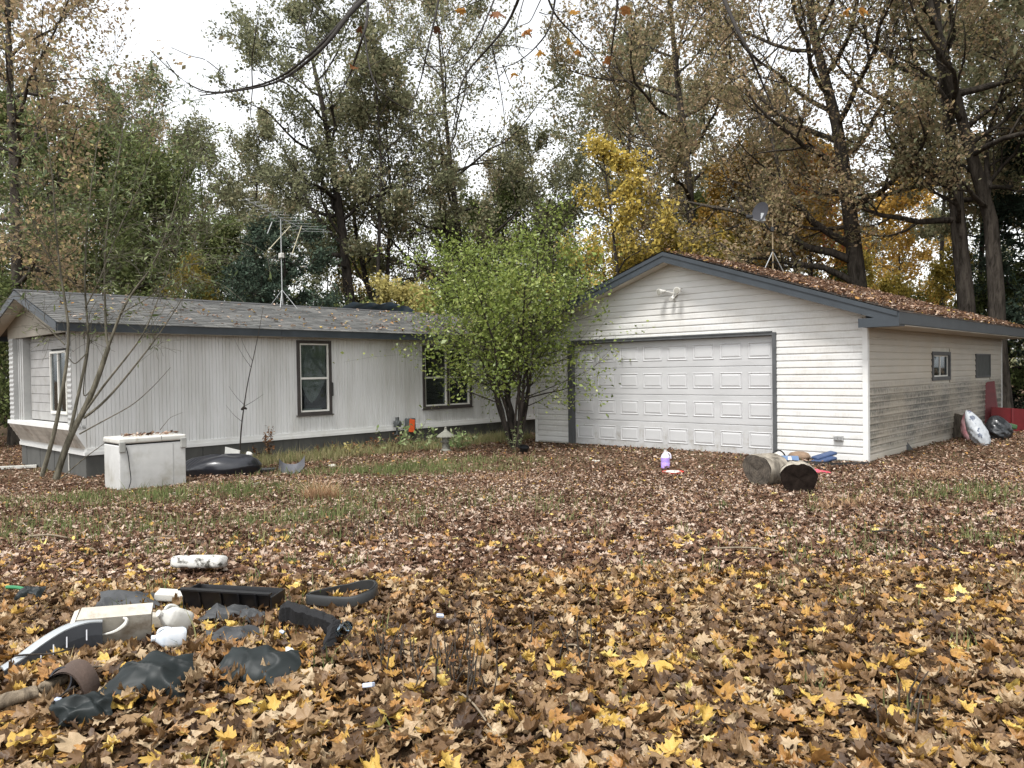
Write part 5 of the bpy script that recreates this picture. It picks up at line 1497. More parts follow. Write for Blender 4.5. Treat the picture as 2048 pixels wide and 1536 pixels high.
for i, (px, py, n, lab) in enumerate([(760, 1345, 9, 'dark dry stalks standing in the litter right of the junk pile'), (865, 1355, 8, 'dark dry stalks standing among yellow leaves below the middle of the yard'), (920, 1395, 14, 'dense clump of dark dry stalks near the viewer'),
                                      (1145, 1345, 3, 'few tall dry stalks in the litter in the centre foreground'), (960, 1300, 8, 'dry stalks in the leaf litter beyond the dense clump'), (1775, 1450, 4, 'dry bent stalks in the right foreground litter'), (755, 1080, 6, 'short dark stalks in the thin grass in the middle of the yard')]):
    weed('dry_stalks', lab, px, py, 0.26 if i != 3 else 0.36, int(n * 1.5), 3, 0.022, M_DEAD, M_DSTALK, 30 + i, 0.15, 0.10 if i != 6 else 0.2, cat='dry stalks')

# --- branches hanging into the view from a tree beside the viewer
M_TWIG = mat_plain('dark twig bark', (0.022, 0.018, 0.015), 0.9, 0.3, 20)
M_HANG = mat_leaf('hanging leaf', [(0.0, (0.10, 0.05, 0.03)), (0.35, (0.24, 0.11, 0.05)), (0.7, (0.42, 0.20, 0.06)), (1.0, (0.52, 0.33, 0.08))], trans=0.4, gloss=0.2, vein=True)
def hanging(label, dep, curves, leaves=()):
    g = np.random.default_rng(int(dep * 100))
    p0 = at(*curves[0][0][0], dep)
    t = thing('overhanging_branch', label, 'branch', p0, 0, 'branches hanging into the sky')
    mb = MB()
    for pts, r0, r1 in curves:
        P = smooth_poly(np.array([at(px, py, dep + 0.25 * math.sin(i * 0.9 + px)) for i, (px, py) in enumerate(pts)]) - p0, 18)
        mb.tube(P, np.linspace(r0, r1, 18) * 1.1, 6)
        T = np.gradient(P, axis=0)
        if r0 > 0.005:
            for i in range(3, 17, 3):                       # buds and short spurs
                d = side_dirs(unit(T[i][None]), g, 0.9)[0]
                mb.tube([P[i], P[i] + d * 0.05, P[i] + d * 0.09 + (0, 0, 0.015)], [0.003, 0.0025, 0.0035], 4)
    mb.build('stem', M_TWIG, t, smooth='all')
    for (px, py, s, tn) in leaves:
        v, tr, k = leaf_batch(MAPLE, np.zeros((1, 3)), np.array([s]), np.eye(3)[None], g, 1.3)
        o = link('leaf', mesh_np('leaf', v, tris=tr, tint=np.clip(np.full(k, tn) + g.normal(0, 0.03, k), 0, 1)), M_HANG, t, at(px, py, dep) - p0, (R(200 + g.uniform(-40, 40)), g.uniform(-0.6, 0.6), g.uniform(0, 6)))
hanging('thick dark branch curving down from the top of the sky to the left', 4.6, [
    ([(742, -14), (700, 24), (662, 81), (605, 133), (557, 165), (505, 178), (400, 191)], 0.0135, 0.0035),
    ([(724, -8), (680, 50), (620, 112), (565, 155), (520, 172), (450, 184), (410, 189), (360, 160), (300, 100)], 0.010, 0.002),
    ([(736, 7), (733, 51), (719, 92), (702, 147), (678, 188)], 0.009, 0.003), ([(729, 70), (740, 150), (763, 188), (811, 219), (859, 232), (904, 222)], 0.005, 0.002),
    ([(505, 178), (503, 120), (512, 60), (520, 10)], 0.004, 0.002), ([(450, 150), (410, 118), (380, 112), (343, 95)], 0.003, 0.0015), ([(662, 40), (640, 20), (622, 0)], 0.004, 0.002), ([(505, 178), (500, 230), (520, 290)], 0.003, 0.0015)],
    [(707, 133, 0.055, 0.4), (722, 60, 0.05, 0.1)])
hanging('straight drooping twig beside the thick dark branch', 4.9, [([(880, -15), (866, 55), (852, 113), (842, 161), (825, 205), (818, 240)], 0.007, 0.002), ([(852, 95), (800, 100), (760, 122), (720, 140)], 0.003, 0.0015)], [(873, 60, 0.06, 0.0)])
hanging('curved twig with one orange leaf left of the middle of the sky', 5.1, [([(994, -15), (965, 58), (938, 103), (907, 133), (859, 133), (800, 126)], 0.006, 0.002), ([(975, -5), (930, 12), (893, 30), (880, 50)], 0.004, 0.0015)], [(921, 20, 0.07, 0.8), (995, 24, 0.10, 0.3)])
hanging('long forked twig drooping through the centre of the sky', 4.8, [([(1042, -15), (1020, 44), (982, 91), (941, 133), (917, 171), (914, 222), (900, 284), (908, 320)], 0.009, 0.002), ([(982, 91), (1023, 91), (1064, 99)], 0.004, 0.0015), ([(985, 95), (1000, 170), (1010, 240), (1005, 290)], 0.004, 0.0015), ([(941, 133), (950, 155), (985, 175)], 0.003, 0.0015), ([(1005, 130), (1020, 170), (1040, 195)], 0.003, 0.0015)])
hanging('looping twigs with a large orange brown leaf right of the middle of the sky', 4.4, [([(1112, -15), (1105, 34), (1095, 68), (1061, 106), (1027, 130), (993, 137)], 0.006, 0.0018), ([(1050, -10), (1030, 60), (1032, 95), (1048, 118), (1072, 132)], 0.003, 0.0012), ([(1085, -8), (1060, 45), (1030, 55)], 0.003, 0.0015)], [(1050, 57, 0.095, 0.55), (1026, 148, 0.06, 0.85), (1078, 105, 0.06, 0.9)])
hanging('slender twig crossing the top of the oak on the right side of the sky gap', 4.7, [([(1092, -15), (1109, 31), (1167, 89), (1215, 144), (1240, 190)], 0.006, 0.002), ([(1130, 55), (1170, 40), (1235, 30)], 0.003, 0.0015)], [(1150, 25, 0.07, 0.85), (1155, 100, 0.075, 0.75), (1140, 82, 0.06, 1.0), (1214, 122, 0.06, 0.4)])
hanging('thin straight twig hanging before the brown oak crown', 4.9, [([(1237, -15), (1228, 68), (1218, 137), (1214, 150)], 0.007, 0.002)], [(1250, 22, 0.075, 0.5)])
hanging('dark curving branch hanging before the oak crowns on the right', 5.4, [([(1440, -20), (1473, 58), (1498, 102), (1524, 164), (1542, 208)], 0.013, 0.004), ([(1473, 58), (1440, 90), (1420, 130), (1400, 160)], 0.005, 0.002), ([(1498, 102), (1540, 140), (1580, 200)], 0.004, 0.002)], [(1725, 20, 0.08, 0.75), (1690, 22, 0.07, 0.8)])

# fallen twigs on the right, a stick on the left
def fallen_branch():
    b = gp(1830, 1075)
    mb = MB(); g = np.random.default_rng(6)
    for pts, r in [([(1745, 1066), (1790, 1046), (1830, 1052), (1862, 1085), (1905, 1120)], 0.009), ([(1830, 1052), (1855, 1090), (1890, 1092), (1930, 1090)], 0.007), ([(1790, 1046), (1760, 1070), (1735, 1085)], 0.005), ([(1862, 1085), (1850, 1110), (1880, 1130)], 0.006), ([(1880, 1100), (1915, 1075), (1940, 1080)], 0.005), ([(1855, 1088), (1880, 1060), (1895, 1040)], 0.004)]:
        P = []
        for i, (px, py) in enumerate(pts):
            q = gp(px, py + 22); q = q + np.array([0, 0, 0.06 + 0.05 * math.sin(i * 1.7 + r * 900)]); P.append(q - b)
        mb.tube(smooth_poly(P, 12), np.linspace(r, r * 0.4, 12), 5)
    tag(mb.build('fallen_branch', M_BARK_DARK, None, b, smooth='all'), 'dark twiggy fallen branch lying on the litter in the right of the yard', 'branch')
fallen_branch()
for (a, b_, r, lab) in [((60, 1083), (135, 1088), 0.012, 'thin stick lying in the grass at the left of the yard'), ((900, 1395), (985, 1490), 0.006, 'thin pale stick slanting down in the near litter'), ((1130, 1310), (1170, 1330), 0.006, 'short twig on the yellow leaves in the centre foreground'), ((1420, 1110), (1560, 1118), 0.008, 'dry twig lying in the thin grass right of the middle'), ((280, 1095), (350, 1085), 0.008, 'grey stick in the grass before the white container')]:
    p, q = gp(*a), gp(*b_)
    mb = MB(); mb.tube(smooth_poly([p - p, (q - p) * 0.5 + (0.01, 0.01, 0.03), (q - p) + (0, 0, 0.01)], 8) + np.array([0, 0, 0.05]), np.linspace(r, r * 0.6, 8), 6)
    tag(mb.build('stick', mat_plain('stick', (0.2, 0.16, 0.11), 0.9, 0.3, 30), None, p, smooth='all'), lab, 'stick')
# ------------------------------------------------------------------ things in the yard
def cloth_sheet(w, d, h, seed, nu=26, nv=20, wr=0.02, freq=9):
    """A crumpled sheet lying on the ground, about w by d, heaped to h in the middle."""
    g = np.random.default_rng(seed)
    ph = g.uniform(0, 6.28, 8); dr = g.normal(0, 1, (8, 2)) * np.array([freq * 1.2, freq * 0.4])
    def fn(u, v):
        x = (u - 0.5) * w; y = (v - 0.5) * d
        e = min(u, 1 - u, v, 1 - v)
        edge = 1 + 0.10 * math.sin(7 * u + ph[0]) + 0.10 * math.sin(9 * v + ph[1])
        z = h * (math.sin(math.pi * u) * math.sin(math.pi * v)) ** 0.6 if 0 < u < 1 and 0 < v < 1 else 0
        r = sum(abs(math.sin(dr[i, 0] * x / w * 1.0 + dr[i, 1] * y / d + ph[i])) for i in range(8)) / 8
        z += wr * (r - 0.4) * (0.3 + 2 * min(e, 0.35))
        return (x * edge, y * edge, max(z, -0.01))
    mb = MB(); mb.grid(fn, nu, nv)
    return mb

def crumple(w, d, h, seed, nu=15, nv=11):
    """A creased scrap of sheet: flat facets at odd heights, its rim tucked down."""
    g = np.random.default_rng(seed)
    A = g.normal(0, 1, (7, 5)); ph = g.uniform(0, 6.28, 3); th = g.uniform(0.2, 1.2)
    nu, nv = 40, 28
    Z = np.zeros((nu, nv))
    for i in range(nu):
        for j in range(nv):
            a, b = i / (nu - 1) * 5.999, j / (nv - 1) * 3.999
            p, q = int(a), int(b); a -= p; b -= q
            Z[i, j] = (A[p, q] * (1 - a) + A[p + 1, q] * a) * (1 - b) + (A[p, q + 1] * (1 - a) + A[p + 1, q + 1] * a) * b
            f = i / nu * 4 * math.cos(th) + j / nv * 3 * math.sin(th)
            Z[i, j] = 0.8 * Z[i, j] + 0.9 * (1 - abs(math.sin(f * 2.4 + ph[0] + 0.6 * math.sin(j * 0.3)))) ** 2
    J = g.normal(0, 0.25, (nu, nv, 2))
    rp = g.uniform(0, 6.28, 4)
    def fn(u, v):
        i, j = int(round(u * (nu - 1))), int(round(v * (nv - 1)))
        x, y = u - 0.5, v - 0.5
        an = math.atan2(y, x); k = 0.92 + 0.10 * math.sin(2 * an + rp[0]) + 0.09 * math.sin(3 * an + rp[1]) + 0.06 * math.sin(5 * an + rp[2])
        e = max(abs(x), abs(y)) * 2
        return (w * (x * k + J[i, j, 0] * 0.25 / nu), d * (y * k + J[i, j, 1] * 0.25 / nv), h * (0.7 - 1.1 * e ** 3) + h * 0.33 * Z[i, j])
    mb = MB(); mb.grid(fn, nu, nv)
    return mb

def M_simple(n, c, rough=0.5, var=0.2, **k): return mat_plain(n, c, rough, var, **k)
M_BLACKP = M_simple('black plastic', (0.007, 0.007, 0.008), 0.35, 0.2, spec=0.5)
M_BLACKM = M_simple('black foam', (0.008, 0.008, 0.009), 0.9, 0.3, bump=0.6, bscale=80)
M_WPLAST = M_simple('dirty white plastic', (0.52, 0.51, 0.47), 0.45, 0.1, dirt=(0.28, 0.24, 0.18), dirt_scale=9, dirt_lo=0.56, dirt_hi=0.72)

M_FOAM0 = M_simple('dull white scrap', (0.50, 0.48, 0.42), 0.8, 0.3, dirt=(0.25, 0.2, 0.14), dirt_scale=12, dirt_lo=0.45, dirt_hi=0.7)
# chest freezer
fz = gp(240, 984)
FR = thing('chest_freezer', 'old white chest freezer with a dangling cord standing before the mobile home', 'freezer', fz, R(46))
M_FREEZ = M_simple('freezer enamel', (0.48, 0.48, 0.465), 0.4, 0.1, dirt=(0.28, 0.265, 0.215), dirt_scale=2.5, dirt_lo=0.5, dirt_hi=0.8)
FW, FD, FHH = 0.97, 0.62, 0.67
MB().rbox((0, 0, 0.0), (FW, FD, FHH), 0.018).build('body', M_FREEZ, FR, smooth=True)
MB().box((0.008, 0.008, FHH + 0.0005), (FW - 0.008, FD - 0.008, FHH + 0.018)).build('gasket', M_BLACKM, FR)
MB().rbox((-0.008, -0.012, FHH + 0.019), (FW + 0.008, FD + 0.008, FHH + 0.105), 0.025).build('lid', M_WPLAST, FR, smooth=True)
for x in (-0.004, FW - 0.085):
    MB().rbox((x, -0.03, FHH - 0.10), (x + 0.09, 0.006, FHH + 0.055), 0.012).build('hinge', M_simple('grey hinge', (0.30, 0.30, 0.28), 0.5, 0.3), FR)
MB().tube(smooth_poly([(0.09, -0.032, FHH - 0.03), (0.115, -0.03, FHH - 0.15), (0.13, -0.025, 0.35), (0.15, -0.03, 0.16), (0.10, -0.04, 0.02)], 20), 0.006, 6).build('cord', M_BLACKP, FR)
MB().tube(smooth_poly([(0.775, -0.004, FHH - 0.02), (0.775, -0.004, 0.4), (0.77, -0.004, 0.05)], 6), 0.003, 5).build('seam', M_simple('seam', (0.3, 0.3, 0.29), 0.6), FR)
MB().box((0.60, -0.0145, FHH + 0.05), (0.605, -0.01, FHH + 0.1)).build('lid_seam', M_BLACKP, FR)
def leaves_on(parent, x0, x1, y0, y1, z, n, seed, kind='mid', size=0.075):
    g = np.random.default_rng(seed)
    p = np.stack([g.uniform(x0, x1, n), g.uniform(y0, y1, n), z + g.uniform(0.004, 0.02, n)], 1)
    v, t, k = leaf_batch(SMALL, p, size * np.exp(g.normal(0, 0.25, n)), rotations(n, g, 0.35), g, 1.0, g.uniform(0.7, 1.1, n))
    link('leaf_layer', mesh_np('leaf_layer', v, tris=t, tint=np.repeat(tints(n, g, kind), k)), M_LITTER_FAR, parent)['kind'] = 'stuff'
leaves_on(FR, 0.15, 0.95, 0.1, 0.5, FHH + 0.11, 60, 3)

# black plastic bundle beside it, and the scraps on it
bp = gp(428, 952)
def bundle():
    def fn(u, v):
        a = 2 * math.pi * u
        prof = [(0.0, 0.33), (0.35, 0.335), (0.70, 0.30), (0.92, 0.22), (1.0, 0.12), (0.96, 0.03), (0.90, -0.05)]
        f = v * (len(prof) - 1); i = min(int(f), len(prof) - 2); t = f - i
        r = prof[i][0] * (1 - t) + prof[i + 1][0] * t; z = prof[i][1] * (1 - t) + prof[i + 1][1] * t
        pl = 0.012 * math.sin(a * 34 + 3 * math.sin(3 * a)) * (0.3 + v) * (0.5 + 0.5 * math.sin(2 * a + 1)) + 0.02 * math.sin(5 * a + v * 7)
        return (0.68 * r * math.cos(a) * (1 + pl * 0.3), 0.52 * r * math.sin(a) * (1 + pl * 0.3), z * 0.95 + pl * 0.7 + 0.03 * math.sin(a + 2.2) * r)
    mb = MB(); mb.grid(fn, 120, 16, closed_u=True)
    o = mb.build('plastic_bundle', M_simple('black plastic sheet', (0.014, 0.015, 0.020), 0.28, 0.3, spec=0.6), None, bp + np.array([0, 0.35, 0]), smooth='all')
    tag(o, 'low round bundle wrapped in shiny black plastic lying right of the chest freezer', 'bundle')
bundle()
s1 = MB(); s1.hexa([(-0.12, 0, 0), (0.13, 0, -0.02), (0.14, 0.02, 0.05), (-0.12, 0.02, 0.12), (-0.12, 0.04, 0), (0.13, 0.04, -0.02), (0.14, 0.05, 0.05), (-0.12, 0.05, 0.12)])
tag(s1.build('foam_scrap', M_WPLAST, None, bp + np.array([0.08, 0.62, 0.31])), 'pale torn scrap lying on the back of the black plastic bundle', 'scrap')
s2 = MB(); s2.lathe([(0.055, 0), (0.06, 0.03), (0.05, 0.07), (0.03, 0.075)], 14, wob=0.1)
tag(s2.build('pale_cup', M_WPLAST, None, bp + np.array([0.42, 0.50, 0.27]), (0.5, 0.3, 0), smooth=True), 'small pale cup resting on the right end of the black plastic bundle', 'cup')
# grey tub pieces and white scraps in the grass
tb = gp(582, 946)
mb = MB(); mb.grid(lambda u, v: ((u - 0.5) * 0.42, (v - 0.5) * 0.3, 0.13 * (2 * abs(u - 0.45)) ** 3 + 0.09 * (v ** 2) + 0.02), 14, 8)
mb.grid(lambda u, v: ((u - 0.5) * 0.42, 0.15 - 0.02 * v, 0.02 + 0.13 * (2 * abs(u - 0.45)) ** 3 * (1 - v) + 0.09 - 0.11 * v), 14, 4)
tag(mb.build('plastic_tray', M_simple('dark grey plastic', (0.10, 0.10, 0.11), 0.4, 0.2), None, tb, (0.2, 0.1, 0.3), smooth='all'), 'broken dark grey plastic tray lying in the grass before the tall window', 'tray')
mb = MB(); mb.rbox((-0.17, -0.08, 0), (0.13, 0.08, 0.09), 0.02)
tag(mb.build('black_tray', M_BLACKP, None, gp(537, 946), (0, 0, 0.2)), 'low black plastic tray in the grass right of the black plastic bundle', 'tray')
for (px, py, s, lab) in [(665, 936, 0.16, 'white broken block lying in the grass below the tall window'), (515, 970, 0.08, 'small white scrap in the grass before the black plastic bundle'), (345, 990, 0.07, 'white scrap by the foot of the chest freezer'), (600, 1032, 0.06, 'grey white stone in the grass before the orange grass tuft'), (880, 957, 0.09, 'pale flat scrap in the leaves left of the middle of the yard'), (1000, 1000, 0.06, 'white paper scrap in the leaves near the middle of the yard'), (1192, 925, 0.10, 'pale stick-like scrap in the leaves before the garage door')]:
    mb = MB(); s *= 0.7; mb.rbox((-s, -s * 0.5, -0.01), (s, s * 0.5, s * 0.45), s * 0.15, XF((0, 0, 0.01), 0.4 + px * 0.3, 0.15))
    tag(mb.build('white_scrap', M_FOAM0, None, gp(px, py)), lab, 'scrap')

# stone lantern among the weeds
ln = gp(892, 905)
L = thing('stone_lantern', 'small weathered stone lantern with a pointed roof among weeds before the skirting', 'lantern', ln); L.scale = (0.85,) * 3
M_STONE = M_simple('weathered concrete', (0.20, 0.195, 0.165), 0.9, 0.3, bump=0.4, dirt=(0.12, 0.13, 0.08), dirt_scale=8)
MB().lathe([(0.15, 0.0), (0.14, 0.06), (0.10, 0.10), (0.095, 0.24), (0.14, 0.27), (0.14, 0.30)], 12).build('base', M_STONE, L)
MB().lathe([(0.10, 0.301), (0.10, 0.40), (0.11, 0.405)], 6).build('light_box', M_STONE, L)
MB().lathe([(0.24, 0.406), (0.22, 0.44), (0.13, 0.50), (0.05, 0.56), (0.03, 0.60), (0.035, 0.63), (0.01, 0.66)], 14).build('roof', M_STONE, L)

# gas meter on the wall
gm = thing('gas_meter', 'dark gas meter with an orange tag on the lower wall of the mobile home', 'gas meter', HO + U * 6.55 + M * 0.05, -YAW)
M_METER = M_simple('dark meter metal', (0.06, 0.065, 0.065), 0.55, 0.3)
MB().tube([(0.10, 0, -0.45), (0.10, 0, 0.26)], 0.022, 8).tube([(0.10, -0.09, 0.10), (0.10, 0.30, 0.10)], 0.018, 8).tube([(0.10, 0.36, 0.12), (0.10, 0.36, -0.2)], 0.02, 8).build('pipe', M_METER, gm)
MB().rbox((0.04, -0.07, 0.27), (0.18, 0.07, 0.42), 0.025).tube([(0.11, 0, 0.42), (0.11, 0, 0.50)], 0.045, 10).tube([(0.02, 0, 0.35), (0.22, 0, 0.35)], 0.05, 12).build('regulator', M_METER, gm, smooth=True)
MB().rbox((0.04, 0.26, 0.13), (0.18, 0.50, 0.46), 0.03).build('meter_body', M_METER, gm, smooth=True)
MB().hexa([(0.184, 0.27, 0.15), (0.184, 0.44, 0.13), (0.184, 0.46, 0.42), (0.184, 0.31, 0.45), (0.188, 0.27, 0.15), (0.188, 0.44, 0.13), (0.188, 0.46, 0.42), (0.188, 0.31, 0.45)]).build('tag', M_simple('orange tag', (0.75, 0.12, 0.03), 0.5, 0.15), gm)

# television aerial on the home's roof
ae_t = 4.97
ae = HO + U * ae_t + M * HRX + np.array([0, 0, HRZ])
A = thing('tv_aerial', 'tall television aerial with many rods on a tripod mast on the roof ridge', 'aerial', ae, -YAW)
M_ALU = M_simple('weathered aluminium', (0.40, 0.41, 0.41), 0.45, 0.1, metal=0.5)
M_RUST = M_simple('yellowed rod', (0.50, 0.46, 0.32), 0.5, 0.15)
AH = 2.02
MB().tube([(0, 0, 0), (0, 0, AH)], 0.013, 8).build('mast', M_ALU, A)
MB().rbox((-0.06, -0.05, 1.10), (0.06, 0.05, 1.22), 0.02).build('rotor', M_WPLAST, A)
for (x, y) in ((0.28, 0.22), (-0.28, 0.22), (0.28, -0.22), (-0.28, -0.22)):
    MB().tube([(0, 0, 0.36), (x, y, -abs(x) * HSL + 0.0)], 0.008, 6).build('leg', M_ALU, A)
bd = np.array([-0.80, -0.60, 0.0]); bd /= np.linalg.norm(bd); bd = np.array([bd[0], bd[1], 0.22])
ed = np.array([0.55, -0.83, 0.0]) ; ed = np.array([0.69, 0.72, 0.0])
top = np.array([0, 0, AH - 0.05])
# the boom runs towards upper left, the rods lie across it
ca, sa = math.cos(YAW), math.sin(YAW)
def scr(x, y, z): return np.array([ca * x - sa * y, sa * x + ca * y, z])      # picture-wise right / away -> the home's axes
boom_a, boom_b = top + scr(-0.50, -0.9, 0.30), top + scr(0.42, 0.7, -0.12)
MB().tube([boom_a, boom_b], 0.009, 6).build('boom', M_ALU, A)
for k in range(12):
    f = k / 11; p = boom_a + (boom_b - boom_a) * f
    Lr = 0.20 + 0.36 * f ** 1.3
    dv = scr(0.93, -0.30, -0.05); dv /= np.linalg.norm(dv)
    sw = scr(0.10, 0.25, 0.0) * f
    mb = MB(); mb.tube([p - dv * Lr + sw * 0.8, p], 0.003, 5); mb.tube([p, p + dv * Lr + sw * 0.8], 0.003, 5); mb.build('rod', M_ALU, A)
for k in range(5):
    p = boom_a + (boom_b - boom_a) * (0.05 + 0.1 * k) + np.array([0, 0, 0.07]); mb = MB(); mb.tube([p - scr(0.12, -0.05, 0), p + scr(0.12, -0.05, 0)], 0.004, 5); mb.tube([p, p - np.array([0, 0, 0.07])], 0.005, 5); mb.build('rod', M_ALU, A)
MB().tube([top + scr(0.20, 0.1, -0.10), top + scr(-0.26, -0.1, -0.68)], 0.011, 6).build('stay_rod', M_RUST, A)
MB().tube([top + scr(0.46, 0.1, -0.10), top + scr(0.24, 0.05, -0.76)], 0.011, 6).build('stay_rod', M_RUST, A)
MB().tube([top + scr(-0.2, 0.0, -0.02), top + scr(-0.30, -0.05, -0.30)], 0.012, 6).build('stay_rod', M_ALU, A)

# satellite dish on the garage ridge
sd = GO + M * XM + U * 4.6 + np.array([0, 0, AZ])
D = thing('satellite_dish', 'grey satellite dish on a braced mast standing on the garage roof', 'satellite dish', sd, R(0))
M_DISH = M_simple('grey dish paint', (0.045, 0.045, 0.05), 0.9, 0.12, spec=0.1)
MH = 1.30
MB().tube([(0, 0, -0.02), (0, 0, MH)], 0.016, 8).build('mast', M_simple('wood-tone mast', (0.26, 0.20, 0.12), 0.6, 0.2), D)
for (x, y) in ((-0.30, -0.02), (0.36, 0.10)):
    MB().tube([(0, 0, 0.50), (x, y, -abs(x) * 0.2 - 0.05)], 0.012, 6).build('strut', M_ALU, D)
for z in (0.22, 0.52): MB().tube([(0, 0, z), (0, 0, z + 0.035)], 0.034, 8).build('clamp', M_BLACKP, D)
MB().tube(smooth_poly([(0, 0, 1.02), (-0.06, -0.03, 0.99), (-0.16, -0.06, 1.10), (-0.22, -0.06, 1.20)], 8), 0.02, 8).rbox((-0.06, -0.05, 0.98), (0.03, 0.04, 1.10), 0.015).build('bracket', M_BLACKP, D)
X = XF((-0.30, -0.06, 1.46), R(-32), 0, R(-90 + 14))
mb = MB()
mb.grid(lambda u, v: (0.215 * v * math.cos(2 * math.pi * u), 0.255 * v * math.sin(2 * math.pi * u), 0.055 * v * v), 36, 8, closed_u=True, X=np.array(X))
mb.grid(lambda u, v: (0.215 * v * math.cos(2 * math.pi * u), 0.255 * v * math.sin(2 * math.pi * u), 0.055 * v * v - 0.008), 36, 8, closed_u=True, X=np.array(X))
dish = mb.build('reflector', M_DISH, D, smooth='all')
# the dish stands upright, its hollow towards the lower left
dish.data.transform(Matrix(X).inverted()); dish.location = (-0.29, -0.05, 1.45); dish.rotation_euler = (R(72), 0, R(-48))
MB().tube([(-0.24, -0.07, 1.20), (-0.64, -0.22, 1.28)], 0.014, 6).build('feed_arm', M_ALU, D)
MB().rbox((-0.72, -0.27, 1.27), (-0.56, -0.17, 1.36), 0.025).build('receiver', M_BLACKP, D)
MB().hexa([(-0.34, -0.16, 1.22), (-0.22, -0.16, 1.22), (-0.24, -0.13, 1.42), (-0.32, -0.13, 1.42), (-0.34, -0.12, 1.22), (-0.22, -0.12, 1.22), (-0.24, -0.10, 1.42), (-0.32, -0.10, 1.42)]).build('mount_plate', M_ALU, D)

# floodlight on the gable
fl = GO + M * (XM + 0.02) + U * (-0.012) + np.array([0, 0, 3.12])
F = thing('floodlight', 'white double floodlight with sensor under the garage gable', 'floodlight', fl, -YAW)
M_LAMP = M_simple('lamp enamel', (0.62, 0.61, 0.57), 0.4, 0.15)
MB().tube([(0.03, 0.0, 0), (0.03, -0.035, 0)], [0.07, 0.065], 16).build('base', M_LAMP, F)
for (hx, dx) in ((-0.16, -0.35), (0.20, 0.12)):
    p0 = np.array([0.03, -0.04, 0.0]); p1 = np.array([hx * 0.6, -0.08, 0.05])
    d = unit(np.array([dx, -1.0, -0.15]))
    h = np.array([hx, -0.10, 0.055])
    head = MB().tube([p0, p1, h], 0.014, 6).tube([h - d * 0.02, h + d * 0.05, h + d * 0.10, h + d * 0.14], [0.035, 0.045, 0.062, 0.075], 16, cap=True).build('lamp_head', M_LAMP, F, smooth=True)
    MB().tube([h + d * 0.141, h + d * 0.15], [0.062, 0.055], 16).build('lens', M_simple('lamp glass', (0.35, 0.34, 0.3), 0.15, 0.2), head)
MB().tube([(0.03, -0.05, -0.02), (0.02, -0.10, -0.08)], 0.014, 6).tube([(0.02, -0.06, -0.09), (0.02, -0.15, -0.12)], [0.04, 0.045], 12).build('sensor', M_LAMP, F, smooth=True)

# blue tarp over the home's back slope
mb = MB(); mb.grid(lambda u, v: (-0.9 - 0.9 * v, (u - 0.5) * 2.2, 0.26 - 0.30 * v * (1 + 0.1 * math.sin(u * 9)) + 0.03 * math.sin(u * 23 + v * 7) + 0.035 * math.sin(u * 11) * (1 - v) - 0.25 * abs(u - 0.5)), 30, 8)
tag(mb.build('blue_tarp', M_simple('faded blue tarp', (0.16, 0.28, 0.44), 0.4, 0.4, col2=(0.42, 0.48, 0.54)), None, HO + U * 8.0 + M * (HRX + 0.75) + np.array([0, 0, HRZ]), (0, 0, -YAW), smooth='all'), 'crumpled blue tarp showing over the ridge of the mobile home', 'tarp')

# bucket by the garage door
bk = gp(1163, 886)
mb = MB(); mb.lathe([(0.105, 0.0), (0.108, 0.004), (0.128, 0.30), (0.134, 0.30), (0.134, 0.325), (0.126, 0.325), (0.124, 0.31), (0.100, 0.012)], 24)
Bk = thing('bucket', 'white plastic bucket tipped on its side at the left end of the garage door', 'bucket', bk + np.array([0.16, 0.10, 0.13]), R(-15))
o = mb.build('body', M_WPLAST, Bk, smooth=True); o.rotation_euler = (R(80), 0, R(-58)); 
o2 = MB().tube([(0.137 * math.cos(a), 0.137 * math.sin(a), 0.27 - 0.10 * abs(math.sin(a))) for a in np.linspace(0.1, PI - 0.1, 14)], 0.004, 5).build('handle', M_ALU, o)

# purple jug and red tray
jg = gp(1331, 937)
J = thing('washer_fluid_jug', 'plastic jug filled with purple fluid standing on the leaves before the garage door', 'jug', jg, R(10))
m, t_, p_ = _nodes('purple fluid'); p_.inputs['Base Color'].default_value = (0.42, 0.30, 0.72, 1); p_.inputs['Roughness'].default_value = 0.25; p_.inputs['Transmission Weight'].default_value = 0.0; p_.inputs['Subsurface Weight'].default_value = 0.3
def jug_prof(z): return 0
mb = MB(); mb.lathe([(0.062, 0.0), (0.074, 0.012), (0.076, 0.10), (0.073, 0.11), (0.076, 0.12), (0.074, 0.185)], 20); mb.build('fluid', m, J, smooth=True)
mb = MB(); mb.lathe([(0.074, 0.1855), (0.068, 0.215), (0.045, 0.25), (0.026, 0.268), (0.024, 0.285)], 20)
mb.tube(smooth_poly([(0.02, -0.01, 0.27), (0.06, -0.03, 0.262), (0.082, -0.04, 0.22), (0.078, -0.04, 0.17)], 10), 0.011, 7)
mb.build('shoulder', M_simple('clear frosted plastic', (0.62, 0.60, 0.70), 0.3, 0.05), J, smooth=True)
MB().lathe([(0.024, 0.2855), (0.025, 0.31), (0.022, 0.312)], 14).build('cap', M_WPLAST, J)
tr = gp(1346, 949)
Tt = thing('red_tray', 'shallow red tray holding a white sheet lying next to the purple jug', 'tray', tr, R(5))
MB().lathe([(0.13, 0.0), (0.165, 0.025), (0.170, 0.05), (0.160, 0.048), (0.125, 0.012)], 24).build('tray', M_simple('red plastic', (0.55, 0.03, 0.02), 0.4, 0.1), Tt, smooth=True)
MB().lathe([(0.10, 0.02), (0.125, 0.045), (0.09, 0.06), (0.02, 0.055)], 20, wob=0.08).build('white_lining', M_WPLAST, Tt, smooth='all')

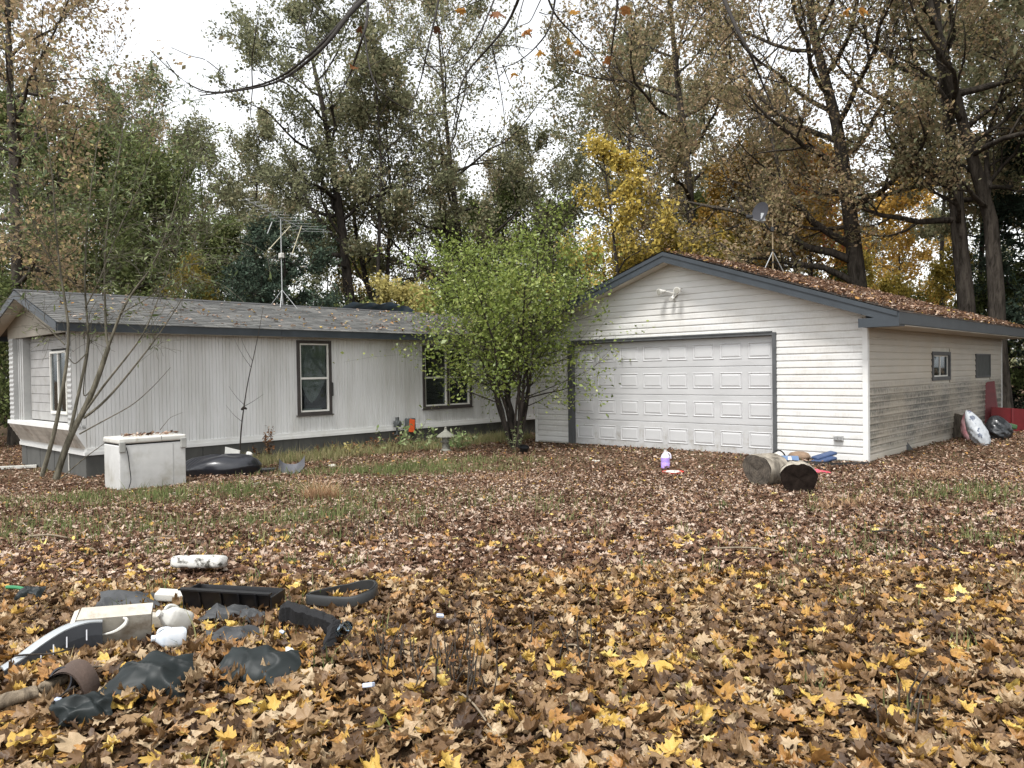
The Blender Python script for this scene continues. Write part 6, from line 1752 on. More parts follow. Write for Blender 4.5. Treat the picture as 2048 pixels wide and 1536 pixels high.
# two log sections
M_LOGBARK = mat_bark('log bark', (0.075, 0.065, 0.052), (0.30, 0.265, 0.215), 7)
def mat_cut(name, a, b):
    m, t, p = _nodes(name)
    tc = t.nodes.new('ShaderNodeTexCoord')
    w = t.nodes.new('ShaderNodeTexWave'); w.wave_type = 'RINGS'; w.rings_direction = 'Y'
    w.inputs['Scale'].default_value = 9; w.inputs['Distortion'].default_value = 5; w.inputs['Detail'].default_value = 4
    t.links.new(tc.outputs['Object'], w.inputs['Vector'])
    n = noise_node(t, 12, 5, 0.7)
    r = ramp_node(t, [(0.3, a), (0.7, b)])
    t.links.new(mix_node(t, 0.88, w.outputs[0], n.outputs[0]), r.inputs[0])
    t.links.new(r.outputs[0], p.inputs['Base Color'])
    p.inputs['Roughness'].default_value = 0.95
    t.links.new(bump_node(t, n.outputs[0], 0.6, 0.02), p.inputs['Normal'])
    return m
M_LOGBARK2 = mat_bark('pale log bark', (0.16, 0.14, 0.115), (0.42, 0.38, 0.31), 7)
def log(label, loc, rz, rad, length, shape, cutm, tilt=0.0, barkm=M_LOGBARK):
    """A log lying along its local y axis; the cut face is at y = 0."""
    t = thing('log', label, 'log', loc, rz)
    S = 40
    ang = np.arange(S) * 2 * np.pi / S
    rr = np.array([shape(a) for a in ang]) * rad
    K = 9; V, F = [], []
    for k in range(K):
        y = length * k / (K - 1)
        w = 1 + 0.03 * np.sin(ang * 3 + y * 8) + 0.02 * np.sin(ang * 9 + y * 21)
        for s in range(S): V.append((rr[s] * w[s] * math.cos(ang[s]), y, rr[s] * w[s] * math.sin(ang[s])))
    for k in range(K - 1):
        for s in range(S): F.append((k * S + s, (k + 1) * S + s, (k + 1) * S + (s + 1) % S, k * S + (s + 1) % S))
    MB().add(V, F).build('bark', barkm, t, (0, 0, rad * 0.93), (tilt, 0, 0), smooth='all')
    C = [(0, 0.006, 0)]; F2 = []
    for q in (0.5, 0.92, 1.0):
        for s in range(S): C.append((rr[s] * q * math.cos(ang[s]) * 0.995, -0.002 + 0.004 * math.sin(ang[s] * 5) * (1 if q < 1 else 0), rr[s] * q * math.sin(ang[s]) * 0.995))
    for s in range(S):
        s2 = (s + 1) % S
        F2.append((0, 1 + s, 1 + s2)); F2.append((1 + s, 1 + S + s, 1 + S + s2, 1 + s2)); F2.append((1 + S + s, 1 + 2 * S + s, 1 + 2 * S + s2, 1 + S + s2))
    for (yy, nm) in ((0.0, 'cut_face'), (length, 'cut_face')):
        MB().add([(x, y + yy, z) for x, y, z in C], F2).build(nm, cutm, t, (0, 0, rad * 0.93), (tilt, 0, 0))
    return t
cut1 = mat_cut('weathered cut wood', (0.022, 0.018, 0.014), (0.10, 0.08, 0.06))
cut2 = mat_plain('dark rotten cut wood', (0.014, 0.010, 0.008), 0.95, 0.5, 14, spec=0.05, bump=0.5)
log('large log section with a grey weathered cut face, left of the darker log', gp(1514, 973), R(-62), 0.235, 0.36, lambda a: 1 + 0.10 * math.cos(2 * a + 0.6) + 0.05 * math.sin(3 * a), cut1)
log('log section with a dark heart shaped cut face and pale top bark', gp(1598, 988), R(-18), 0.205, 0.34, lambda a: 1 + 0.05 * math.cos(2 * a) - 0.16 * math.exp(-((a - PI * 0.52) / 0.22) ** 2) + 0.03 * math.sin(5 * a), cut2, 0.0, M_LOGBARK2)

# rubbish at the right foot of the garage front
M_BLUE = M_simple('faded blue plastic', (0.12, 0.19, 0.32), 0.5, 0.2)
M_NAVY = M_simple('navy cushion vinyl', (0.035, 0.06, 0.13), 0.45, 0.25)
q = gp(1584, 930)
mb = MB(); mb.hexa([(-0.17, 0, 0), (0.18, 0, 0), (0.17, 0.05, 0.13), (-0.16, 0.05, 0.14), (-0.17, 0.03, 0), (0.18, 0.03, 0), (0.17, 0.08, 0.13), (-0.16, 0.08, 0.14)])
BB = thing('blue_board', 'faded blue plastic board with a white patch leaning low by the garage door post', 'board', q + np.array([0, 0.12, 0]))
mb.build('board', M_BLUE, BB)
MB().hexa([(-0.02, 0.0, 0.02), (0.05, 0.0, 0.02), (0.045, 0.047, 0.125), (-0.01, 0.047, 0.125), (-0.02, -0.004, 0.02), (0.05, -0.004, 0.02), (0.045, 0.043, 0.125), (-0.01, 0.043, 0.125)]).build('white_patch', M_WPLAST, BB)
q = gp(1655, 928)
mb = MB(); mb.rbox((-0.24, -0.05, 0.0), (0.20, 0.12, 0.055), 0.025, XF((0, 0.05, 0.03), R(20), R(6), R(-9)))
mb.rbox((-0.20, -0.02, 0.0), (0.26, 0.14, 0.05), 0.022, XF((0.03, 0.14, 0.085), R(24), R(6), R(-10)))
tag(mb.build('blue_cushion', M_NAVY, None, q, smooth=True), 'folded navy blue seat cushion lying against the white siding', 'cushion')
q = gp(1608, 922)
mb = MB(); mb.lathe([(0.05, 0.0), (0.17, 0.03), (0.20, 0.08), (0.15, 0.14), (0.06, 0.165), (0.0, 0.168)], 18, wob=0.06)
tag(mb.build('round_stone', M_simple('brown stone', (0.22, 0.15, 0.10), 0.9, 0.3, bump=0.4), None, q + np.array([0, 0.22, -0.02]), smooth='all'), 'rounded brown stone behind the blue board by the garage wall', 'stone')
q = gp(1564, 921)
mb = MB(); mb.lathe([(0.03, 0.0), (0.085, 0.02), (0.095, 0.06), (0.07, 0.11), (0.03, 0.13), (0.0, 0.132)], 16, wob=0.05)
tag(mb.build('white_float', M_WPLAST, None, q + np.array([0.0, 0.18, 0]), smooth='all'), 'round white lump beside the garage door post', 'lump')
mb = MB(); mb.tube([(0.13 * math.cos(a), 0.02 * math.sin(a), 0.155 * math.sin(a)) for a in np.linspace(0, PI, 16)], 0.012, 6)
tag(mb.build('black_hoop', M_BLACKP, None, q + np.array([0.02, 0.24, 0.0])), 'thin black hoop arching over the round white lump', 'hoop')
for (pa, pb, lab) in [((1572, 930), (1662, 932), 'long black edging strip lying below the blue board'), ((1668, 936), (1744, 934), 'dark wet edging plank lying along the garage corner')]:
    a, b = gp(*pa), gp(*pb); d = b - a; L_ = np.linalg.norm(d[:2])
    mb = MB(); mb.box((0, -0.03, 0), (L_, 0.03, 0.045)); mb.box((0, 0.031, 0), (L_, 0.045, 0.07))
    tag(mb.build('edging_strip', M_simple('black edging', (0.02, 0.018, 0.017), 0.7, 0.3), None, a + np.array([0, 0.1, 0.0]), (0, 0, math.atan2(d[1], d[0]))), lab, 'edging')
q = gp(1632, 950)
tag(cloth_sheet(0.52, 0.42, 0.05, 5, wr=0.05).build('pink_cloth', M_simple('red pink cloth', (0.58, 0.07, 0.11), 0.85, 0.2), None, q + np.array([0, 0.18, 0.01]), (0, 0, 0.2), smooth='all'), 'crumpled pink red cloth on the leaves behind the dark log', 'cloth')
q = gp(1815, 902)
mb = MB(); mb.hexa([(-0.12, 0, -0.02), (0.16, 0, -0.02), (0.05, 0.05, 0.16), (-0.03, 0.05, 0.19), (-0.12, 0.05, -0.02), (0.16, 0.05, -0.02), (0.05, 0.08, 0.16), (-0.03, 0.08, 0.19)])
tag(mb.build('black_flap', M_BLACKP, None, q + np.array([0, 0.05, 0])), 'pointed black plastic flap sticking up at the foot of the stained side wall', 'flap')
# along the far part of the side wall
q = gp(1920, 877)
mb = MB()
def slab(u, v):
    a = 2 * math.pi * u
    return (0.24 * math.cos(a) * (1 + 0.06 * math.sin(3 * a)) , (v - 0.5) * 0.10, 0.26 + 0.30 * math.sin(a) * (1 + 0.05 * math.sin(4 * a)))
mb.grid(slab, 26, 4, closed_u=True)
mb.add([slab(i / 26, 0) for i in range(26)], [tuple(range(26))]); mb.add([slab(i / 26, 1) for i in range(26)], [tuple(range(26))[::-1]])
tag(mb.build('wood_slab', mat_bark('slab wood', (0.03, 0.025, 0.02), (0.14, 0.12, 0.095), 12), None, q + np.array([0.0, 0.1, -0.02]), (R(-16), 0, R(-28)), smooth=True), 'grey round wood slab leaning on the stained side wall', 'wood slab')
def sack(label, px, py, w, h, d, mat, seed, lean=0.3, rz=0.0, name='sack'):
    g = np.random.default_rng(seed); ph = g.uniform(0, 6.28, 6)
    nz = g.normal(0, 0.045, (41, 23))
    def fn(u, v):
        a = 2 * math.pi * u
        r = math.sin(math.pi * min(max(v * 0.90 + 0.08, 0), 1)) ** 0.5 * (1.12 - 0.42 * v) * (1 + nz[int(round(u * 40)) % 40, int(round(v * 21))])
        cr = 1 + 0.10 * math.sin(3 * a + ph[0] + 4 * v) + 0.09 * abs(math.sin(4 * a + ph[1] + 9 * v)) + 0.09 * abs(math.sin(11 * v + ph[2] + 3 * a)) + 0.06 * abs(math.sin(23 * v - 5 * a + ph[3]))
        return (w * 0.5 * r * math.cos(a) * cr, d * 0.5 * r * math.sin(a) * cr + lean * v * h, h * v)
    mb = MB(); mb.grid(fn, 40, 22, closed_u=True)
    return tag(mb.build(name, mat, None, gp(px, py) + np.array([0, d * 0.4, -0.02]), (0, 0, rz), smooth='all'), label, name.split('_')[-1])
sack('dull red sack leaning on the side wall behind the white sack', 1950, 882, 0.34, 0.66, 0.24, M_simple('red sack', (0.24, 0.07, 0.08), 0.6, 0.4, col2=(0.32, 0.22, 0.22)), 1, 0.2)
sack('tall slumped white sack with dark blue print by the side wall', 1976, 892, 0.31, 0.70, 0.34, M_simple('white sack', (0.36, 0.38, 0.40), 0.5, 0.3, dirt=(0.05, 0.065, 0.10), dirt_scale=6, dirt_lo=0.54, dirt_hi=0.6), 2, 0.5, 0.35)
sack('shiny black rubbish bag behind the white sack', 2008, 880, 0.50, 0.52, 0.42, M_simple('black bag', (0.014, 0.016, 0.018), 0.3, 0.3, spec=0.6), 3, 0.2, name='rubbish_bag')
q = gp(2030, 868)
mb = MB(); mb.rbox((-0.24, 0, 0.06), (0.14, 0.16, 0.17), 0.03, XF((0, 0.1, 0.06), R(15), 0, R(14)))
tag(mb.build('green_case', M_simple('green plastic', (0.05, 0.12, 0.05), 0.5, 0.3), None, q, smooth=True), 'green plastic case lying in front of the red metal sheets', 'case')
M_RED = M_simple('red painted metal', (0.13, 0.010, 0.013), 0.45, 0.25)
q = gp(2010, 866)
Rd = thing('red_cart', 'dark red metal cart tipped up at the back corner of the garage', 'cart', q + np.array([0.3, 0.9, 0.0]), R(-20))
MB().hexa([(-0.45, 0, 0.0), (0.12, 0.0, 0.0), (0.02, 0.10, 1.20), (-0.12, 0.10, 1.18), (-0.42, 0.06, 0.0), (0.15, 0.06, 0.0), (0.05, 0.14, 1.20), (-0.09, 0.14, 1.18)]).add([(-0.45, 0, 0.0), (-0.58, 0.03, 0.75), (-0.12, 0.10, 1.18), (-0.42, 0.05, 0.0), (-0.55, 0.07, 0.75), (-0.10, 0.14, 1.17)], [(0, 2, 1), (3, 4, 5), (0, 1, 4, 3), (1, 2, 5, 4)]).build('upright_sheet', M_RED, Rd)
MB().hexa([(-0.1, -0.25, 0.0), (0.95, -0.25, -0.05), (0.95, -0.30, 0.50), (-0.12, -0.30, 0.58), (-0.1, -0.2, 0.0), (0.95, -0.2, -0.05), (0.95, -0.25, 0.50), (-0.12, -0.25, 0.58)]).box((0.30, -0.34, 0.0), (0.34, -0.302, 0.55)).build('side_sheet', M_RED, Rd)
MB().tube([(-0.2, -0.42, -0.05), (0.9, -0.5, -0.02)], 0.02, 6).tube([(0.62, -0.33, 0.02), (0.70, -0.55, -0.15)], 0.02, 6).build('leg', M_simple('dark red leg', (0.10, 0.01, 0.012), 0.5), Rd)
# flowerpot by the shrub
q = gp(1047, 907)
mb = MB(); mb.lathe([(0.07, 0), (0.10, 0.13), (0.108, 0.13), (0.108, 0.155), (0.095, 0.155), (0.09, 0.12)], 18)
tag(mb.build('flowerpot', M_BLACKP, None, q, (0.3, 0.1, 0), smooth=True), 'black plastic flowerpot at the foot of the green shrub', 'flowerpot')
# pale plank on the ground at the left edge
a = gp(8, 940); mb = MB(); mb.box((-0.1, -0.06, 0.0), (0.55, 0.06, 0.05)); tag(mb.build('pale_plank', M_WPLAST, None, a + np.array([0, 0, 0.02]), (0, 0, R(20))), 'pale plank lying beside the end of the mobile home at the left edge', 'plank')

# ------------------------------------------------------------------ the junk heap in the near left
def P_(px, py, dz=0.0): return gp(px, py, 0.045) + np.array([0, 0, dz])
# white container in the middle distance
q = P_(398, 1143, 0.02)
mb = MB()
def cont(u, v):
    a = 2 * math.pi * u
    e = 1 - abs(2 * v - 1) ** 7
    e = max(e, 0.0) ** 0.35
    c, s = math.cos(a), math.sin(a)
    f = 1 / max(abs(c), abs(s)) ** 0.75
    dent = 0.86 if 0.22 < v < 0.36 else 1.0
    return ((v - 0.5) * 0.42, 0.085 * c * f * e, 0.055 + 0.05 * s * f * e * dent)
mb.grid(cont, 28, 40, closed_u=True)
Ct = tag(mb.build('plastic_container', M_simple('stained white plastic', (0.52, 0.51, 0.48), 0.4, 0.1, dirt=(0.05, 0.045, 0.035), dirt_scale=13, dirt_lo=0.52, dirt_hi=0.62), None, q, (R(-12), 0, R(-3)), smooth='all'), 'long stained white plastic container lying in the leaves beyond the junk heap', 'container')
# black trough
q = P_(372, 1222, 0.0)
TR = thing('black_trough', 'long black plastic trough lying behind the white jug in the junk heap', 'trough', q, R(-8))
mb = MB()
mb.hexa([(0.02, 0.0, 0.0), (0.54, 0.02, -0.01), (0.56, -0.01, 0.115), (-0.02, -0.03, 0.14), (0.02, 0.012, 0.0), (0.54, 0.032, -0.01), (0.56, 0.002, 0.115), (-0.02, -0.018, 0.14)])
mb.hexa([(-0.025, -0.045, 0.141), (0.565, -0.025, 0.116), (0.565, -0.025, 0.126), (-0.025, -0.045, 0.151), (-0.025, 0.0, 0.141), (0.565, 0.02, 0.116), (0.565, 0.02, 0.126), (-0.025, 0.0, 0.151)])
mb.hexa([(0.02, 0.013, 0.0), (0.54, 0.033, -0.01), (0.54, 0.033, 0.002), (0.02, 0.013, 0.012), (0.02, 0.14, 0.0), (0.54, 0.16, -0.01), (0.54, 0.16, 0.002), (0.02, 0.14, 0.012)])
mb.hexa([(0.0, 0.15, 0.0), (0.55, 0.17, -0.01), (0.55, 0.20, 0.10), (0.0, 0.18, 0.12), (0.0, 0.16, 0.0), (0.55, 0.18, -0.01), (0.55, 0.21, 0.10), (0.0, 0.19, 0.12)])
mb.build('shell', M_BLACKP, TR)
for x in (0.10, 0.24, 0.36, 0.47): MB().hexa([(x, -0.014, 0.01), (x + 0.012, -0.013, 0.01), (x + 0.012, -0.036, 0.125), (x, -0.037, 0.126), (x, 0.0, 0.01), (x + 0.012, 0.0, 0.01), (x + 0.012, -0.018, 0.125), (x, -0.018, 0.126)]).build('rib', M_BLACKP, TR)
MB().box((-0.01, -0.02, 0.0), (0.0, 0.18, 0.13)).build('end_plate', M_BLACKP, TR); MB().box((0.56, 0.0, 0.0), (0.57, 0.2, 0.1)).build('end_plate', M_BLACKP, TR)
# white foam block with a bent strap
q = P_(150, 1306, 0.0)
FB = thing('foam_block', 'long off white foam block tilted on edge in the junk heap, its face dirty', 'foam block', q, R(24))
M_FOAM = M_simple('off white foam', (0.43, 0.40, 0.34), 0.8, 0.25, dirt=(0.17, 0.125, 0.08), dirt_scale=7, dirt_lo=0.5, dirt_hi=0.75, bump=0.2)
MB().hexa([(0.0, 0.07, -0.05), (0.36, 0.09, -0.04), (0.365, 0.0, 0.155), (0.01, -0.01, 0.175), (0.03, 0.13, -0.03), (0.36, 0.15, -0.02), (0.375, 0.075, 0.195), (0.03, 0.07, 0.215)]).build('block', M_FOAM, FB)
MB().hexa([(-0.045, 0.05, -0.06), (-0.012, 0.05, -0.05), (0.003, -0.012, 0.165), (-0.022, -0.01, 0.155), (-0.03, 0.11, -0.03), (0.0, 0.12, -0.03), (0.02, 0.07, 0.21), (-0.005, 0.07, 0.20)]).build('end_flap', M_FOAM, FB)
MB().tube(smooth_poly([(0.13, -0.01, 0.08), (0.19, -0.025, 0.09), (0.24, -0.025, 0.12), (0.25, -0.02, 0.15), (0.23, -0.012, 0.155)], 16), np.concatenate([np.linspace(0.004, 0.011, 8), np.linspace(0.011, 0.006, 8)]), 6).build('strap', M_WPLAST, FB)
# car bumper piece
q = P_(48, 1340, 0.0)
BP_ = thing('bumper_piece', 'broken silver car bumper piece with a dark inside at the left of the junk heap', 'bumper', q, R(0))
C_ = [(-0.10, -0.06, 0.0), (-0.02, 0.03, 0.04), (0.05, 0.14, 0.09), (0.14, 0.26, 0.135), (0.25, 0.36, 0.15), (0.33, 0.40, 0.14)]
C_ = smooth_poly(np.array(C_) * np.array([0.74, 0.70, 0.95]), 18)
v, f = [], []
prof = [(0.012, 0.018), (-0.015, 0.028), (-0.05, 0.024), (-0.075, 0.002), (-0.085, -0.05)]
def sweep(C, prof, th):
    T = np.gradient(C, axis=0); T[:, 2] = 0; T = unit(T); N = np.stack([T[:, 1], -T[:, 0], np.zeros(len(C))], 1)
    V, F = [], []; n = len(prof)
    for i in range(len(C)):
        for (a, b) in prof: V.append(C[i] + N[i] * a + np.array([0, 0, b]))
        for (a, b) in prof[::-1]: V.append(C[i] + N[i] * (a * 0.93) + np.array([0, 0, b - th]))
    m_ = 2 * n
    for i in range(len(C) - 1):
        for s in range(m_): F.append((i * m_ + s, i * m_ + (s + 1) % m_, (i + 1) * m_ + (s + 1) % m_, (i + 1) * m_ + s))
    F.append(tuple(range(m_))[::-1]); F.append(tuple(range((len(C) - 1) * m_, len(C) * m_)))
    return V, F
MB().add(*sweep(C_, prof, 0.010)).build('shell', M_simple('silver car paint', (0.36, 0.38, 0.39), 0.35, 0.15, metal=0.3, dirt=(0.28, 0.22, 0.14), dirt_scale=8, dirt_lo=0.6, dirt_hi=0.8), BP_, smooth=True)
MB().add(*sweep(C_, [(0.03, -0.13), (0.026, -0.05), (0.014, 0.012)], 0.006)).build('lining', M_simple('dark plastic lining', (0.022, 0.024, 0.028), 0.5, 0.3), BP_)
for i in (6, 8, 10, 13): MB().tube([C_[i] + (0.04, -0.05, -0.06), C_[i] + (0.03, -0.03, -0.01)], 0.004, 4).build('clip', M_simple('bare metal', (0.4, 0.4, 0.42), 0.4), BP_)
# white jug lying down, second one in front with a blue patch
def jug(label, px, py, rz, rx, sc=1.0, m=M_WPLAST):
    t = thing('plastic_jug', label, 'jug', P_(px, py, 0.03), rz)
    t.scale = (sc,) * 3
    def fn(u, v):
        a = 2 * math.pi * u; c, s = math.cos(a), math.sin(a); k = 1 / max(abs(c), abs(s)) ** 0.6
        pr = [(0.0, 0.0), (0.055, 0.0), (0.065, 0.02), (0.066, 0.12), (0.058, 0.15), (0.03, 0.185), (0.018, 0.20), (0.018, 0.215), (0.0, 0.216)]
        f = v * 8; i = min(int(f), 7); q = f - i
        r = pr[i][0] * (1 - q) + pr[i + 1][0] * q; z = pr[i][1] * (1 - q) + pr[i + 1][1] * q
        return (r * c * k * 0.8, r * s * k, z)
    b = MB().grid(fn, 24, 33, closed_u=True).tube(smooth_poly([(0.0, 0.03, 0.185), (0.0, 0.062, 0.18), (0.0, 0.07, 0.13), (0, 0.06, 0.10)], 9), 0.010, 6).build('body', m, t, (0, 0, 0.05), (rx, 0, 0), smooth='all')
    MB().lathe([(0.021, 0.2), (0.022, 0.222), (0.018, 0.224)], 12).build('cap', m, b)
    return t
jug('white plastic jug lying with its neck towards the viewer in the junk heap', 376, 1270, R(-35), R(62), 0.9)
jug('white bottle with pale blue label lying before the white jug', 372, 1298, R(-62), R(84), 0.75, M_simple('pale blue bottle', (0.45, 0.52, 0.60), 0.35, 0.3, col2=(0.66, 0.67, 0.68), scale=14))
mb = MB(); mb.rbox((-0.06, -0.03, 0), (0.05, 0.03, 0.075), 0.012); tag(mb.build('cream_box', M_FOAM, None, P_(312, 1260, 0.02), (0.1, 0.2, 0.3), smooth=True), 'small cream box behind the white jug', 'box')
mb = MB(); mb.rbox((-0.10, -0.05, 0), (0.11, 0.05, 0.055), 0.012); tag(mb.build('white_tub', M_WPLAST, None, P_(345, 1208, 0.03), (0.1, 0.1, 0.1), smooth=True), 'white plastic tub at the left end of the black trough', 'tub')
# black teardrop gasket ring
q = P_(675, 1218, 0.012)
def tear(s):
    a = 2 * math.pi * s
    x = 0.20 * math.cos(a); y = 0.155 * math.sin(a) * (0.62 + 0.38 * math.cos(a)) ** 0.9 if (0.62 + 0.38 * math.cos(a)) > 0 else 0
    return np.array([x, y * 1.3, 0])
Cc = np.array([tear(i / 60) for i in range(60)])
T = unit(np.roll(Cc, -1, 0) - np.roll(Cc, 1, 0)); N = np.stack([T[:, 1], -T[:, 0], np.zeros(60)], 1)
pf = [(0.0, 0.0), (0.022, 0.002), (0.024, 0.05), (0.018, 0.06), (0.014, 0.053), (0.009, 0.053), (0.006, 0.062), (0.0, 0.06)]
V, F = [], []
tl = np.clip((Cc[:, 0] - 0.05) / 0.15, 0, 1) * 0.035
for i in range(60):
    for (a, b) in pf: V.append(Cc[i] + N[i] * a + np.array([0, 0, b + tl[i]]))
for i in range(60):
    for s in range(8): F.append((i * 8 + s, i * 8 + (s + 1) % 8, ((i + 1) % 60) * 8 + (s + 1) % 8, ((i + 1) % 60) * 8 + s))
tag(MB().add(V, F).build('gasket_ring', M_simple('grey black rubber', (0.025, 0.026, 0.026), 0.42, 0.2), None, q + np.array([0, 0.14, 0]), (0, 0, R(14)), smooth=True), 'black rubber gasket ring in a teardrop loop lying right of the black trough', 'gasket')
# black angled foam
q = P_(560, 1270, 0.0)
BF = thing('foam_bracket', 'fuzzy black foam piece bent at a right angle right of the junk heap', 'foam piece', q, R(0))
pts = [(-0.02, 0.10, 0.03), (-0.01, 0.06, 0.11), (0.03, 0.04, 0.135), (0.16, 0.0, 0.105), (0.27, -0.04, 0.085), (0.33, -0.09, 0.07), (0.335, -0.18, 0.03), (0.33, -0.26, -0.02)]
g_ = np.random.default_rng(2)
Pp = smooth_poly(pts, 40); 
V = []; F = []
for i in range(40):
    for (a, b) in [(-0.02, -0.045), (0.02, -0.05), (0.03, 0.0), (0.025, 0.03), (-0.01, 0.035), (-0.03, 0.02)]:
        V.append(Pp[i] + np.array([0.0, a * 1.6, b * 1.2]) + g_.normal(0, 0.003, 3) + np.array([a if i > 28 else 0, 0, 0]))
for i in range(39):
    for s in range(6): F.append((i * 6 + s, i * 6 + (s + 1) % 6, (i + 1) * 6 + (s + 1) % 6, (i + 1) * 6 + s))
F.append(tuple(range(6))[::-1]); F.append(tuple(range(39 * 6, 240)))
MB().add(V, F).build('foam', M_BLACKM, BF)
# glass jar, cans, scraps
q = P_(682, 1285, 0.03)
mb = MB(); mb.lathe([(0.0, 0), (0.03, 0.0), (0.034, 0.008), (0.034, 0.065), (0.028, 0.078), (0.028, 0.095), (0.025, 0.095), (0.024, 0.08), (0.03, 0.06), (0.03, 0.012), (0, 0.01)], 18)
tag(mb.build('glass_jar', mat_glass('jar glass', (0.8, 0.85, 0.85), 0.3, 0.05), None, q + np.array([0, 0, 0.03]), (R(60), 0, R(40)), smooth=True), 'clear glass jar lying by the end of the black foam piece', 'jar')
mb = MB(); mb.lathe([(0.012, 0), (0.022, 0.008), (0.024, 0.03), (0.013, 0.036), (0, 0.037)], 14, wob=0.2); tag(mb.build('white_cup', M_WPLAST, None, P_(578, 1322, 0.035), (0.7, 0.4, 0), smooth=True), 'crushed white cup among leaves below the black foam piece', 'cup')
M_GSHEET = M_simple('grey green plastic sheet', (0.009, 0.013, 0.013), 0.55, 0.4, spec=0.3)
M_DGREY = M_simple('dark grey plastic sheet', (0.05, 0.052, 0.054), 0.6, 0.4, spec=0.25)
for (px, py, w, d, h, sd_, m_, rz, nm, lab) in [
        (300, 1385, 0.34, 0.26, 0.08, 11, M_GSHEET, 0.2, 'tarp_scrap', 'dark green plastic sheet crumpled between the rusty flap and the leaves'),
        (508, 1362, 0.36, 0.24, 0.06, 12, M_GSHEET, -0.15, 'tarp_scrap', 'dark green folded plastic sheet half covered by leaves below the white jug'),
        (252, 1216, 0.36, 0.22, 0.05, 13, M_DGREY, 0.1, 'plastic_sheet', 'crumpled dark grey plastic sheet behind the white foam block'),
        (450, 1240, 0.26, 0.12, 0.05, 14, M_DGREY, 0.15, 'plastic_sheet', 'grey plastic shard lying before the black trough'),
        (500, 1246, 0.16, 0.10, 0.04, 15, M_DGREY, -0.1, 'plastic_sheet', 'small grey plastic shard right of the longer shard'),
        (465, 1288, 0.26, 0.16, 0.05, 16, M_DGREY, 0.4, 'plastic_sheet', 'torn grey plastic piece in the leaves right of the white jug'),
        (170, 1436, 0.22, 0.14, 0.05, 17, M_GSHEET, 0.5, 'tarp_scrap', 'small dark plastic scrap below the dead branch'),
        (60, 1198, 0.16, 0.10, 0.04, 18, M_GSHEET, 0.0, 'tarp_scrap', 'small dark plastic scrap by the green hose piece')]:
    tag(crumple(w * 1.1, d * 1.1, h * 0.8, sd_).build(nm, m_, None, P_(px, py, 0.07 if nm == 'tarp_scrap' and h > 0.05 else 0.045), (0.55 if nm == 'tarp_scrap' else 0.3, 0, rz), smooth='all'), lab, 'plastic sheet')
# rusty flap with a dark pot under it
q = P_(140, 1392, 0.0)
RF = thing('rusty_flap', 'curled rust brown sheet arching over a dark pot in the junk heap', 'metal sheet', q, R(0))
mb = MB()
def flap(u, v, o=0.0):
    a = PI * (0.12 + 0.88 * u)
    return (0.0 - (0.115 + o) * math.cos(a), 0.13 * v - 0.06 + 0.02 * math.sin(u * 5), -0.01 + (0.135 + o) * math.sin(a) + 0.01 * v)
mb.grid(lambda u, v: flap(u, v), 18, 6); mb.grid(lambda u, v: flap(u, v, -0.006), 18, 6)
mb.build('sheet', M_simple('rusty bark brown', (0.075, 0.05, 0.038), 0.8, 0.4, bump=0.4), RF, smooth='all')
PT = thing('dark_pot', 'dark grey plastic pot lying under the rusty flap', 'pot', q + np.array([-0.02, 0.0, 0.015]), R(0))
MB().lathe([(0.04, 0.0), (0.055, 0.09), (0.060, 0.09), (0.060, 0.10), (0.052, 0.10), (0.049, 0.08), (0.037, 0.01), (0, 0.008)], 22).build('pot', M_simple('blue grey plastic', (0.03, 0.032, 0.04), 0.4, 0.2), PT, (0, 0.09, 0.03), (R(75), 0, R(-12)), smooth=True)
# dead branch and hose
a, b, c = P_(-30, 1432, 0.04), P_(80, 1408, 0.05), P_(168, 1362, 0.06)
mb = MB(); Pq = smooth_poly([a - a, b - a + (0, 0, 0.01), c - a], 20); mb.tube(Pq, np.linspace(0.034, 0.020, 20) * (1 + 0.08 * np.sin(np.arange(20) * 1.9)), 9)
mb.tube([Pq[15], Pq[15] + (0.05, 0.03, 0.03), Pq[15] + (0.14, 0.05, 0.03)], [0.012, 0.009, 0.004], 6)
tag(mb.build('dead_branch', mat_bark('grey dead wood', (0.07, 0.055, 0.04), (0.26, 0.21, 0.15), 12), None, a, smooth='all'), 'thick grey dead branch lying in the leaves at the lower left', 'branch')
a, b = P_(14, 1183, 0.03), P_(62, 1192, 0.03)
mb = MB(); mb.tube(smooth_poly([a - a, (b - a) * 0.5 + (0, 0.01, 0.01), b - a], 8), 0.013, 8); tag(mb.build('green_hose', M_simple('green hose', (0.02, 0.16, 0.06), 0.4, 0.2), None, a, smooth=True), 'short piece of green hose lying at the left edge', 'hose')
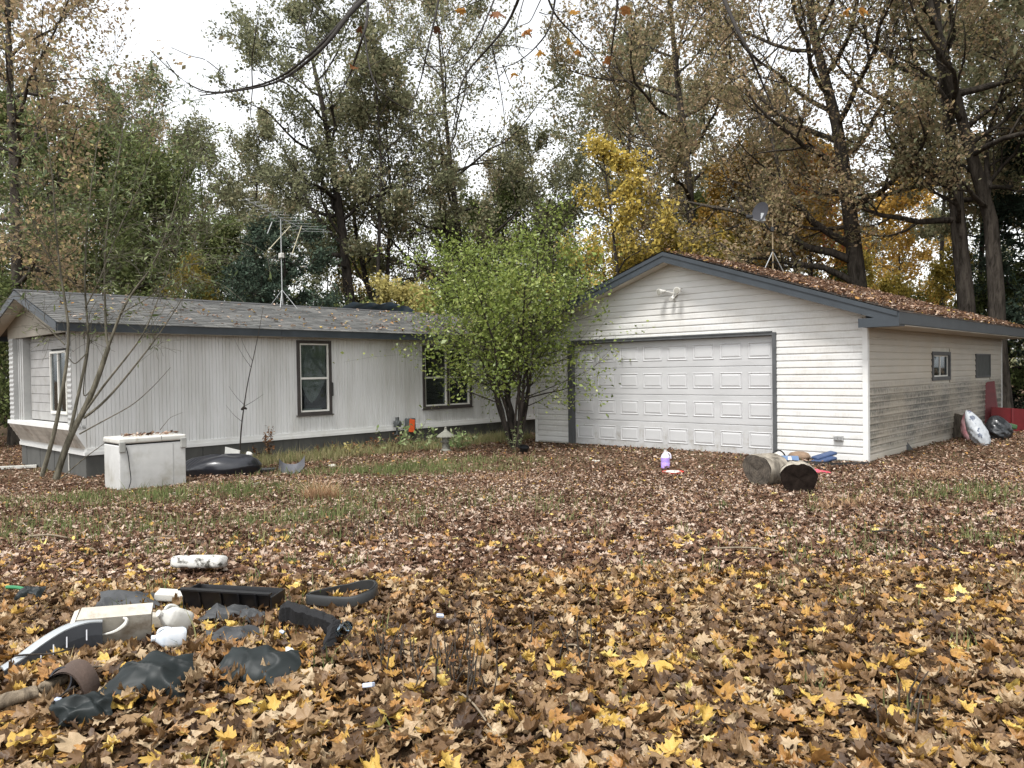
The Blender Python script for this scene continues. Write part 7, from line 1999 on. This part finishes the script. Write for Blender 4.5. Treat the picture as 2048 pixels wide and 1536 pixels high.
for (pts, lab) in [([(30, 1340), (60, 1337), (110, 1336), (150, 1322)], 'thin dark stick lying before the bumper piece'), ([(105, 1440), (130, 1418), (150, 1405)], 'thin pale wire loop at the lower left'), ([(60, 1330), (110, 1302), (165, 1285)], 'bent twig crossing behind the bumper piece')]:
    Pw = np.array([P_(x, y, 0.07) for x, y in pts]); mb = MB(); mb.tube(smooth_poly(Pw - Pw[0], 10), 0.005, 5)
    tag(mb.build('twig', M_BARK_DARK, None, Pw[0]), lab, 'twig')
for (px, py, s, lab) in [(115, 1432, 0.02, 'white plastic crumb below the dead branch'), (738, 1402, 0.025, 'small blue white scrap among the near leaves'), (880, 1255, 0.02, 'pale scrap among the leaves in the centre'), (565, 1288, 0.015, 'tiny blue scrap inside the angle of the black foam')]:
    mb = MB(); mb.rbox((-s, -s * 0.6, 0), (s, s * 0.6, s * 0.8), s * 0.2); tag(mb.build('litter_scrap', M_simple('pale blue scrap', (0.45, 0.5, 0.62), 0.5, 0.2), None, P_(px, py, 0.06), (0.3, 0.2, px)), lab, 'scrap')
# leaves that have settled on and round the junk
def junk_leaves():
    g = np.random.default_rng(91)
    pts = []
    for px, py, n in [(200, 1335, 30), (260, 1395, 16), (350, 1350, 20), (340, 1400, 14), (420, 1320, 30), (450, 1372, 16), (560, 1372, 14), (510, 1392, 16), (120, 1362, 14), (520, 1310, 24), (380, 1390, 26), (250, 1425, 22), (160, 1440, 10), (60, 1390, 16), (470, 1270, 16), (620, 1300, 14), (690, 1212, 8), (330, 1225, 10)]:
        c = gp(px, py)
        for _ in range(n): pts.append((c[0] + g.normal(0, 0.10), c[1] + g.normal(0, 0.07)))
    p = np.array(pts); z = ground_z(p[:, 0], p[:, 1]) + 0.055 + g.uniform(0, 0.03, len(p))
    v, t, k = leaf_batch(MAPLE_HI, np.column_stack([p, z]), 0.085 * np.exp(g.normal(0, 0.2, len(p))), rotations(len(p), g, 0.45), g, 1.1)
    tag(link('leaf_litter', mesh_np('leaf_litter', v, tris=t, tint=np.repeat(tints(len(p), g, 'near'), k)), M_LITTER), kind='stuff')
junk_leaves()
